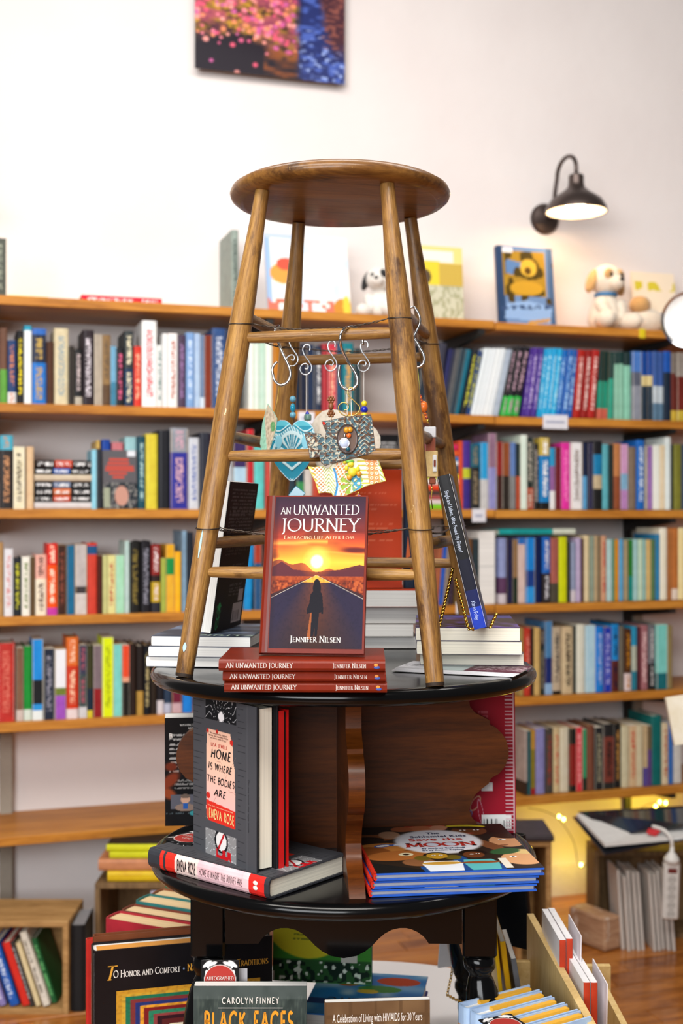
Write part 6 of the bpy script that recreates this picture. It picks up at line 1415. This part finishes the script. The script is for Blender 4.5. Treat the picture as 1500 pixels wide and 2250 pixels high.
# brown dust-jacketed book and red-backed one behind it
for i, (t, h, c, nm, dx) in enumerate(((.014, .232, '6a3a24', 'brown glossy hardback standing just behind the black quilt book', .004), (.012, .222, 'b02a24', 'thin red hardback standing behind the brown glossy one', -.006))):
    o = book(t, h, qw * .96, c, nm, 'book', gloss=True, front=c, pages=M_PAPERT); place(o, qL - qn * (qt + .002 + (.016 if i else 0) + t) + qY * dx, qY, V((0, 0, 1)))
# row of old hardbacks seen from above
hy = V((.905, -.425, 0)).normalized(); hn = hy.cross(V((0, 0, 1)))
p = at(226, 2012, 2.08); p.z = ZB
hcols = [('9a2430', 'crimson', .226), ('6a3428', 'brown', .226), ('2a6a68', 'teal', .234), ('7a4a30', 'tan-brown', .230), ('4a6a4a', 'sage green', .236), ('8a4438', 'russet', .232), ('3a3a30', 'dark olive', .226)]
for i, (c, nm, h) in enumerate(hcols):
    t = (.044, .040, .046, .042, .044, .042, .040)[i]
    p = p - hn * (t + .002)
    o = book(t, .200 + (h - .226) * .5, .150, c, f'old {nm} hardback with tan page tops, {ordn(i + 1)} from front in the slanting row', 'book', 'old hardbacks in the slanting row', pages=M_PAPERT); place(o, p, hy, V((0, 0, 1)))
# Black Faces
fL = at(424, 2170, 1.66); fw = (673 - 424) / FPX * 1.66; fh = fL.z - ZB
fb_ = book(.018, fh, fw, '2c3634', 'dark grey-green paperback with orange title at the bottom front', 'book', hard=False, gloss=True, pages=M_PAPERW)
place(fb_, V((fL.x, 1.66, ZB)) + V((0, .018, 0)) * 0 - V((0, -1, 0)) * .018, V((1, 0, 0)), V((0, .02, 1)))
def forest(u, v):
    n = vnoise(u, v, 14, 5); a = Art(u, v, '3c4644'); a.mixin((n - .4) * 1.4, '26302e'); a.mixin((vnoise(u * 3, v, 30, 2) - .5) * 1.2 * (v < .95), '556058'); a.mixin((v > .93) * .5, '5a6462'); return a.c
painted('cover_picture', fw, fh, 90, 120, forest, M_ART, fb_, f_front(fb_, 0, 0))
def ff(u, v): return f_front(fb_, fw * u, fh * v, .001)
lettering('author_name', 'CAROLYN FINNEY', fh * .033, W1, fb_, ff(.505, .905), 'C', 'sans', .14, .85, .26, None, fw * .50)
MB().box((0, 0, 0), (fw * .57, .0007, .0003)).build('rule', W1, fb_, False, ff(.22, .880))
lettering('title_word', 'BLACK FACES', fh * .105, ink('e8961c'), fb_, ff(.49, .752), 'C', 'sans', .19, .62, .12, None, fw * .79)
# autograph card tucked behind it
ca = at(483, 2172, 1.688); autograph(None, 'red and black autograph card standing behind the dark grey-green paperback', frame((ca.x, 1.690, ca.z - .012), (1, 0, 0), (0, 0, 1), (0, -1, 0)), .0515, .050)
tag_ = MB().box((0, 0, 0), (.012, .0008, .022)).build('price_sticker', plain('sticker_white', 'c8c4c8', .6), None, False, Matrix.Translation(at(524, 2163, 1.705))); props(tag_, 'small pale price sticker beside the autograph card', 'sticker')
# thirty-years book
eL = at(712, 2207, 1.60); ew = (945 - 712) / FPX * 1.605; eh = eL.z - ZB
eb = book(.012, eh, ew, '4a3626', 'brown paperback with white lettering at the bottom centre', 'book', hard=False, gloss=True, pages=M_PAPERW)
place(eb, V((eL.x, 1.60 + .012, ZB)), V((1, .075, 0)), V((0, .02, 1)))
def parch(u, v):
    n = vnoise(u, v, 8, 4); a = Art(u, v, '5c4632'); a.mixin((n - .4) * 1.6, '8a7050'); cell = (np.abs(np.sin(u * 13)) < .2) | (np.abs(np.sin(v * 17)) < .2); a.mixin(cell * .6, '3a2a1c'); a.mixin((v > .86) * .55, '6a4e34'); a.mixin((np.abs(np.sqrt(((u - .57) * .7) ** 2 + (v - .74) ** 2) - .075) < .018) * 1., 'b82018'); return a.c
painted('cover_picture', ew, eh, 90, 130, parch, M_ART, eb, f_front(eb, 0, 0))
type_text('subtitle_line', 'A Celebration of Living with HIV/AIDS for 30 Years', eh * .062, W1, eb, f_front(eb, ew * .075, eh * .895, .001), 'LEFT', 1, 1, 0, 1, ew * .85)
type_text('title_fragment', 'of', eh * .05, W1, eb, f_front(eb, ew * .62, eh * .80, .001), 'LEFT')
# two children's books lying, a green one standing on them
zz = ZB; cF = V((-.065, 1.99, 0))
for i, (t, c, fc, nm) in enumerate(((.030, '1a2050', '1c2458', 'navy picture book lying lowest behind the brown paperback'), (.027, '1c2a68', '22306c', 'second navy picture book lying in that pile'), (.028, '20389a', '2a78c8', 'blue picture book lying on top of the navy ones'))):
    o = book(t, .185, .185, c, nm, 'book', 'picture books lying on the white cloth', gloss=True, front=fc, pages=M_PAPERW)
    o.matrix_world = frame(V((cF.x, cF.y - .01 * i, zz)), V((0, 0, 1)), V((.985, -.17, 0)).normalized(), V((.17, .985, 0)).normalized()); zz += t + .0006
    if i == 2:
        painted('cover_picture', .184, .184, 90, 90, lambda u, v: Art(u, v, '2a84d0').mixin((vnoise(u, v, 6, 3) - .45) * 2, 'b8dcf0').rect(0, .22, 1, .34, '1c3a80').ell(.3, .75, .12, .1, 'd87028').ell(.75, .82, .2, .1, 'c84a28').ell(.6, .62, .2, .08, '4a9a48').ell(.5, .55, .1, .05, 'e8c840').c, M_ART, o, f_front(o, .0005, .0005))
        type_text('cover_lettering', "Let's Live", .034, ink('141c40'), o, f_front(o, .165, .068, .001) @ Matrix.Rotation(math.pi, 4, 'Z'), 'LEFT', 1, 1, 0, 1, .13)
gb = book(.012, .17, .17, '2a5aa0', 'green and yellow picture book standing on the lying pile under the table', 'book', gloss=True, front='3a8a38', pages=M_PAPERW)
gY = V((.985, -.12, 0)).normalized(); gp = V((-.118, 2.10, zz)); place(gb, gp - gY.cross(V((0, 0, 1))) * .012, gY, V((0, .05, 1)))
painted('cover_picture', .168, .168, 110, 110, lambda u, v: Art(u, v, '3f8c34').mixin((v < .22) * 1., '2c5a30').mixin(((v < .20) & (vnoise(u, v, 22, 3) > .55)) * 1., '142a20').mixin(((v < .20) & (vnoise(u, v, 26, 8) > .72)) * 1., 'd8e8d8').ell(.36, .66, .46, .43, 'd4cc30', 0, .03).rect(.70, .20, .86, .32, 'c8c8c0').mixin(((np.abs(v - .52) < .010) | (np.abs(v - .47) < .010) | (np.abs(v - .42) < .010)) * ((u > .2) & (u < .68) & (vnoise(u, v, 50, 4) > .4)) * .7, '5a6a20').c, M_ART, gb, f_front(gb, .001, .001))
# gold chain hanging by the back leg
P = [at(1000, 2068, 2.08), at(996, 2110, 2.08), at(990, 2150, 2.06), at(982, 2186, 2.05), at(1000, 2196, 2.02), at(1020, 2204, 2.0)]
chain(P, 'fine gold chain hanging beside the back right table leg', 'gold_chain', .0014, .007, None)
cs2 = MB().bbox((0, 0, 0), (.07, .004, .10), .001).build('clear_sleeve', plain('clear_grey_sleeve', 'b8b8bc', .2), None, False, frame(at(962, 2128, 2.16), (.95, .3, 0), (-.28, .9, .2), (.05, -.2, .97))); props(cs2, 'pale plastic sleeve standing behind the gold chain', 'sleeve')

# ---------------------------------------------------------------- plywood rack and stock at lower right
rk = empty('plywood_rack', (.30, 1.60, ZB), 0, 'birch plywood rack with slanted dividers at the lower right', 'rack')
def rl(p): return V(p) - V((.30, 1.60, ZB))
MB().prism([(1.56, ZB), (2.06, ZB), (2.06, .730), (1.62, .715), (1.56, .70)], 0, .011).build('side_panel', M_PLY, rk, False, Matrix.Translation(-V((.30, 1.60, ZB))) @ frame((.409, .0, 0), (-.0485, .9988, 0), (0, 0, 1), (.9988, .0485, 0)))
MB().prism([(1.56, ZB), (2.06, ZB), (2.06, .632), (1.56, .622)], 0, .010).build('side_panel', M_PLY, rk, False, Matrix.Translation(-V((.30, 1.60, ZB))) @ frame((.421, 0, 0), (0, 1, 0), (0, 0, 1), (1, 0, 0)))
MB().bbox((.300, 2.06, ZB), (.450, 2.071, .642), .001).build('back_panel', M_PLY, rk, False, Matrix.Translation(-V((.30, 1.60, ZB))))
MB().bbox((.311, 1.56, ZB), (.421, 2.06, ZB + .008), .001).build('base_panel', M_PLY, rk, False, Matrix.Translation(-V((.30, 1.60, ZB))))
MB().bbox((.262, 2.03, ZB), (.318, 2.04, .66), .001).build('wing_panel', M_PLY, rk, False, Matrix.Translation(-V((.30, 1.60, ZB))))
for i, (x, y, z1, nm) in enumerate(((.3285, 1.835, .764, 'first at the back'), (.3395, 1.84, .764, 'second at the back'), (.3465, 1.745, .735, 'first at the front'), (.3580, 1.75, .733, 'second at the front'))):
    o = book(.0095, z1 - ZB - .010, .145, 'b83a20', f'red booklet with white page tops, {nm} of the plywood rack', 'booklet', 'red booklets in the rack', hard=False, front='e8e2e4', back='ece8ea', pages=plain('bright_page_edges', 'f0eef0', .7), name='booklet')
    place(o, V((x - .004, y, ZB + .009)), V((-.02 if i < 2 else -.03, 1, 0)), V((.0, 0, 1)))
for i, (x, y, z1) in enumerate(((.351, 1.83, .772), (.371, 1.74, .735))):
    o = MB().bbox((0, 0, 0), (.0016, .10, z1 - ZB - .01), .0003).build('loose_leaf', plain('loose_paper', 'e4dce0', .6), None, False, frame((x, y, ZB + .009), (1, 0, 0), (0, 1, 0), (.03, 0, 1))); props(o, f'single pale card sticking up at the {("back", "front")[i]} of the plywood rack', 'card', 'pale cards in the rack')
yp = V((.158, 1.700, ZB)); yY = V((.85, .527, 0)); yn = yY.cross(V((0, 0, 1)))
for i in range(5):
    o = book(.0235, .208, .130, [(0, 'a8c4e4'), (.12, 'd89c30')], f'pale blue and yellow picture book, {ordn(i + 1)} from the back in the lower right row', 'book', 'pale blue and yellow picture books', front='a8c4e8', back='a8c0e0', pages=M_PAPERW, gloss=True)
    place(o, yp, yY, V((0, 0, 1))); yp = yp + yn * .0260 + V((.0, -.001, 0))
    for ch in o.children: ch.scale.z = .985
    MB().box((.0026, .035, .19), (.0105, .126, .2062)).build('yellow_endpaper', ink('e4a828', .5), o)
cc = autograph(None, 'black and white card lying on the pale blue picture books', frame(V((.225, 1.605, ZB + .2095)), V((.9, .4, 0)).normalized(), V((-.4, .9, 0)).normalized(), V((0, 0, 1))), .05, .05, text=False)
for i, (x, y, t, h, c, nm, tl_) in enumerate(((.243, 1.88, .006, .275, 'e8b818', 'thin yellow book leaning left-most behind the right front leg', -.10), (.258, 1.865, .008, .235, 'e0a818', 'second thin yellow book leaning behind the right front leg', -.13), (.276, 1.85, .008, .215, '6a6a6e', 'grey magazine leaning beside the thin yellow books', -.16))):
    o = book(t, h, .13, c, nm, 'book', 'thin books beside the rack', hard=False, gloss=True, pages=M_PAPERW); place(o, V((x + .012, y, ZB + .002)), V((.02, 1, 0)), V((tl_, 0, 1)))
o = book(.012, .200, .16, '0e1014', 'glossy black book leaning back behind the plywood rack', 'book', gloss=True, front='0e1116', back='0c0e12'); place(o, V((.318, 2.075, .662)), V((-.75, .55, 0)), V((-.28, .05, .95)))

# ---------------------------------------------------------------- crates and books on the floor, left
def crate(loc, w, d, h, label, mat, name='wooden_crate', openf=True, th=.016, shelf=None):
    r = empty(name, loc, 0, label, 'crate')
    r.rotation_euler = (0, 0, .0)
    for nm, a, b in (('side', (0, 0, 0), (th, d, h)), ('side', (w - th, 0, 0), (w, d, h)), ('top', (0, 0, h), (w, d, h + th)), ('bottom', (th, 0, 0), (w - th, d, th)), ('back', (th, d - .008, th), (w - th, d, h))):
        MB().bbox(a, b, .0015).build(nm, mat, r)
    if shelf: MB().bbox((th, .01, shelf), (w - th, d, shelf + .012), .001).build('inner_shelf', mat, r)
    return r
crate((-1.23, 3.434, 0), .47, .20, .244, 'open wooden crate of leaning books at the bottom left corner', M_CRATE)
spec = [(-.972, 'e080a8', 'pink'), (-.948, '8a80b8', 'lilac'), (-.918, '2058b0', 'blue'), (-.884, 'd02c20', 'bright red'), (-.862, '3a3432', 'charcoal'), (-.846, 'd8c89c', 'cream'), (-.826, 'dcd6c8', 'off-white'), (-.806, '1f5a30', 'green')]
for i, (x, c, nm) in enumerate(spec):
    t = (.02, .02, .026, .026, .014, .014, .020, .016)[i]; h = (.15, .165, .180, .185, .19, .185, .215, .19)[i]
    o = book(t, h, .14, c, f'{nm} book leaning in the corner crate, {ordn(i + 1)} from left', 'book', 'books in the corner crate', inkc=(None, 'e0dcec', 'c8d8f0', None, 'a0a0a0', None, '8a8478', '5aa060')[i])
    place(o, V((x - .008, 3.445 + (.02 if i == 7 else 0), .018)), V((0, 1, 0)), V((-math.tan(math.radians(18)), 0, 1)))
o = book(.040, .243, .15, '121214', 'black binder standing between the two wooden crates', 'binder', name='binder', pages=plain('grey_pages', '8a8a8e', .6)); place(o, V((-.757, 3.45, .001)), V((-.05, 1, 0)), V((0, 0, 1)))
cb = crate((-.72, 3.60, 0), .40, .30, .300, 'weathered upright crate with books piled on top at left', M_CRATE2, shelf=None)
for i in range(6):
    c = ('7a6a60', 'a04030', '8a8a90', 'c0a888', '50607a', '8a3a30')[i]
    o = book(.011, .13, .12, c, f'thin faded book in the dark weathered crate, {ordn(i + 1)} from left', 'book', 'thin books in the weathered crate', hard=False); o.matrix_world = Matrix.Translation((-.70 + i * .0125, 3.63, .018))
zz = .3172
for i, (t, x0, x1, c, pg, nm) in enumerate(((.030, -.685, -.50, 'd8b418', M_PAPER, 'yellow book lying lowest on the weathered crate'), (.034, -.712, -.52, 'c08058', M_PAPERT, 'tan book lying second on the weathered crate'), (.020, -.68, -.50, 'c8c818', M_PAPER, 'lime book lying third on the weathered crate'), (.020, -.69, -.49, 'd0d020', M_PAPER, 'bright lime book with dark cover topmost on the weathered crate'))):
    o = book(t, x1 - x0, .15, c, nm, 'book', 'books on the weathered crate', front='16181a' if i == 3 else None, pages=pg); o.matrix_world = frame(V((x1, 3.61 + .004 * i, zz)), V((0, 0, 1)), V((0, 1, 0)), V((-1, 0, 0))); zz += t + .0006
o = MB().box((-.555, 3.592, .262), (-.495, 3.594, .296)).build('crate_label', plain('lilac_card', 'c0b8d0', .6)); props(o, 'small lilac card on the front of the weathered crate', 'label')

# ---------------------------------------------------------------- right: crates, folders, power strip, block, fairy lights
crate((.525, 3.70, 0), .105, .25, .395, 'narrow pine crate standing behind the lower tier at right', M_CRATE)
o = book(.018, .11, .2, '3a3438', 'dark book lying on the narrow pine crate', 'book', front='4a4448'); o.matrix_world = frame(V((.636, 3.69, .4125)), V((0, 0, 1)), V((0, 1, 0)), V((-1, 0, 0)))
bx = crate((.83, 4.05, 0), .50, .14, .27, 'dark wooden file crate by the right wall', M_CRATE2)
Fp = plain('folder_white', 'd4cec8', .7); rf = random.Random(2)
for i in range(10):
    x = .895 + i * .0155 + (.02 if i > 4 else 0)
    o = MB().bbox((0, 0, 0), (.009, .12, rf.uniform(.235, .255)), .001).build('paper_folder', Fp, None, False, frame((x, 3.92 + rf.uniform(0, .02), .001), (1, .05, 0), (-.05, 1, 0), (-.13 - .01 * i * .3, 0, 1))); props(o, f'white paper folder leaning in front of the file crate, {ordn(i + 1)} from left', 'folder', 'white paper folders')
ps = empty('power_strip', at(1473, 1945, 3.86), 0, 'white power strip hanging by its cord at right', 'power strip'); WH = plain('white_plastic', 'dedcd8', .35)
ps.rotation_euler = (0, math.radians(2), 0)
MB().bbox((-.025, -.014, -.105), (.025, .014, .075), .006).build('body', WH, ps)
MB().lathe([(.025, 0), (.024, .012), (.014, .026), (.007, .034), (.006, .05)], 20).build('cord_end', WH, ps, True, Matrix.Translation((0, 0, .072)))
MB().bbox((-.014, -.0165, .042), (.014, -.0135, .056), .001).build('rocker_switch', plain('dark_red_switch', '6a1c18', .3), ps)
for k in range(5):
    s_ = MB().lathe([(.0, .0006), (.0145, .0006), (.015, 0)], 18, 0, False).build('socket', plain('socket_grey', 'c4c2be', .5), ps, False, Matrix.Translation((0, -.0142, .022 - k * .027)) @ Matrix.Rotation(math.pi / 2, 4, 'X'))
    for dx in (-.005, .005): MB().box((dx - .001, -.004, .0006), (dx + .001, .004, .0009)).build('slot', plain('slot_dark', '4a4846', .6), s_)
MB().tube(smooth_path([(0, 0, .115), (-.004, .0, .145), (-.02, .02, .165), (-.05, .05, .17)]), .006, 8).build('cord', WH, ps, True)
# open catalogue lying across the file crate
mg = empty('open_catalogue', at(1328, 1876, 3.88), 0, 'open glossy catalogue with dark cover lying on the file crate', 'magazine')
O_ = mg.location.copy()
def mp(x, y, d): return at(x, y, d) - O_
def slabq(nm, q, m, t):
    mb = MB(); n = V((0, 0, t)); mb.add([*q, *[p + n for p in q]], [(3, 2, 1, 0), (4, 5, 6, 7), (0, 1, 5, 4), (1, 2, 6, 5), (2, 3, 7, 6), (3, 0, 4, 7)]); return mb.build(nm, m, mg)
GLB = plain('glossy_dark_cover', '1c2028', .15, 0, Coat_Weight=.5); GLW = plain('glossy_page', 'e0e0de', .25)
slabq('lower_cover', [mp(1328, 1880, 3.86), mp(1500, 1848, 3.86), mp(1540, 1800, 4.05), mp(1258, 1797, 4.08)], GLB, .004)
slabq('page_block', [mp(1328, 1861, 3.87), mp(1510, 1843, 3.87), mp(1540, 1793, 4.05), mp(1266, 1795, 4.07)], GLW, .010)
slabq('upper_page', [mp(1360, 1838, 3.93), mp(1520, 1812, 3.90), mp(1540, 1770, 4.06), mp(1270, 1785, 4.08)], GLB, .003)
slabq('red_tab', [mp(1420, 1832, 3.89), mp(1440, 1838, 3.885), mp(1450, 1828, 3.89), mp(1425, 1824, 3.90)], ink('c02028', .3), .006)
# wood block on the floor
q0, q1, q2 = on(1328, 2095, 0.0), on(1272, 2056, 0.0), on(1364, 2085, 0.0); ez = V((0, 0, 1))
ux, uy = (q2 - q0), (q1 - q0); wx = ux.length; ux.normalize(); uy = (uy - ux * uy.dot(ux)); wy = uy.length; uy.normalize()
o = MB().bbox((0, 0, 0), (wx, wy, .106), .006).build('wood_block', wood('pale_block_wood', '8a6448', 'b88c6c', 'd0b090', (3, 3, 26), .6, ('e8dcd0', 6, .58), .1), None, False, frame(q0 + V((0, 0, .002)), ux, uy, ez)); props(o, 'pale rubbed wooden block standing on the floor at right', 'block')
# fairy lights
fy = empty('fairy_lights', at(1230, 1795, 4.30), 0, 'string of warm yellow fairy lights under the lowest shelf', 'string lights'); O_ = fy.location.copy()
FB = glow('fairy_bulb', 'ffe040', 70)
bl_ = [(1228, 1794, 4.30), (1238, 1800, 4.30), (1276, 1900, 4.38), (1440, 1772, 4.42), (1449, 1762, 4.42), (1462, 1764, 4.42), (1455, 1778, 4.42), (1466, 1779, 4.42), (1461, 1793, 4.42)]
for x, y, d in bl_: MB().sphere((0, 0, 0), .0045, .0045, .006, 10, 8).build('bulb', FB, fy, True, Matrix.Translation(at(x, y, d) - O_))
MB().tube([p - O_ for p in smooth_path([at(1160, 1775, 4.27), at(1200, 1784, 4.29), at(1230, 1803, 4.31), at(1260, 1850, 4.36), at(1276, 1906, 4.39), at(1330, 1850, 4.41), at(1400, 1780, 4.42), at(1450, 1764, 4.43), at(1462, 1796, 4.43), at(1475, 1830, 4.43)])], .0012, 6).build('wire', plain('light_wire', '3a4030', .6), fy, True)
for x, y, d, e in ((1236, 1806, 4.33, .22), (1274, 1902, 4.41, .20), (1455, 1784, 4.46, .5)):
    l = bpy.data.lights.new('fairy_glow', 'POINT'); l.energy = e * 1.5; l.color = (1.0, .72, .03); l.shadow_soft_size = .02
    lo = bpy.data.objects.new('fairy_glow', l); COL.objects.link(lo); lo.parent = fy; lo.location = at(x, y, d) - O_
# open cream book at the right edge
ob_ = book(.02, .12, .09, 'e0d8c4', 'cream open book standing on a rack at the right edge', 'book', hard=False); place(ob_, at(1463, 1535, 3.1) - V((0, 0, .02)), V((.9, .3, -.1)), V((-.3, .1, 1)) * -1)
ob_.matrix_world = frame(at(1462, 1532, 3.1), V((0, 1, 0)), V((.95, 0, -.05)).normalized(), V((.33, 0, -.94)).normalized())

for o in bpy.data.objects:
    if 'dims' in o: del o['dims']
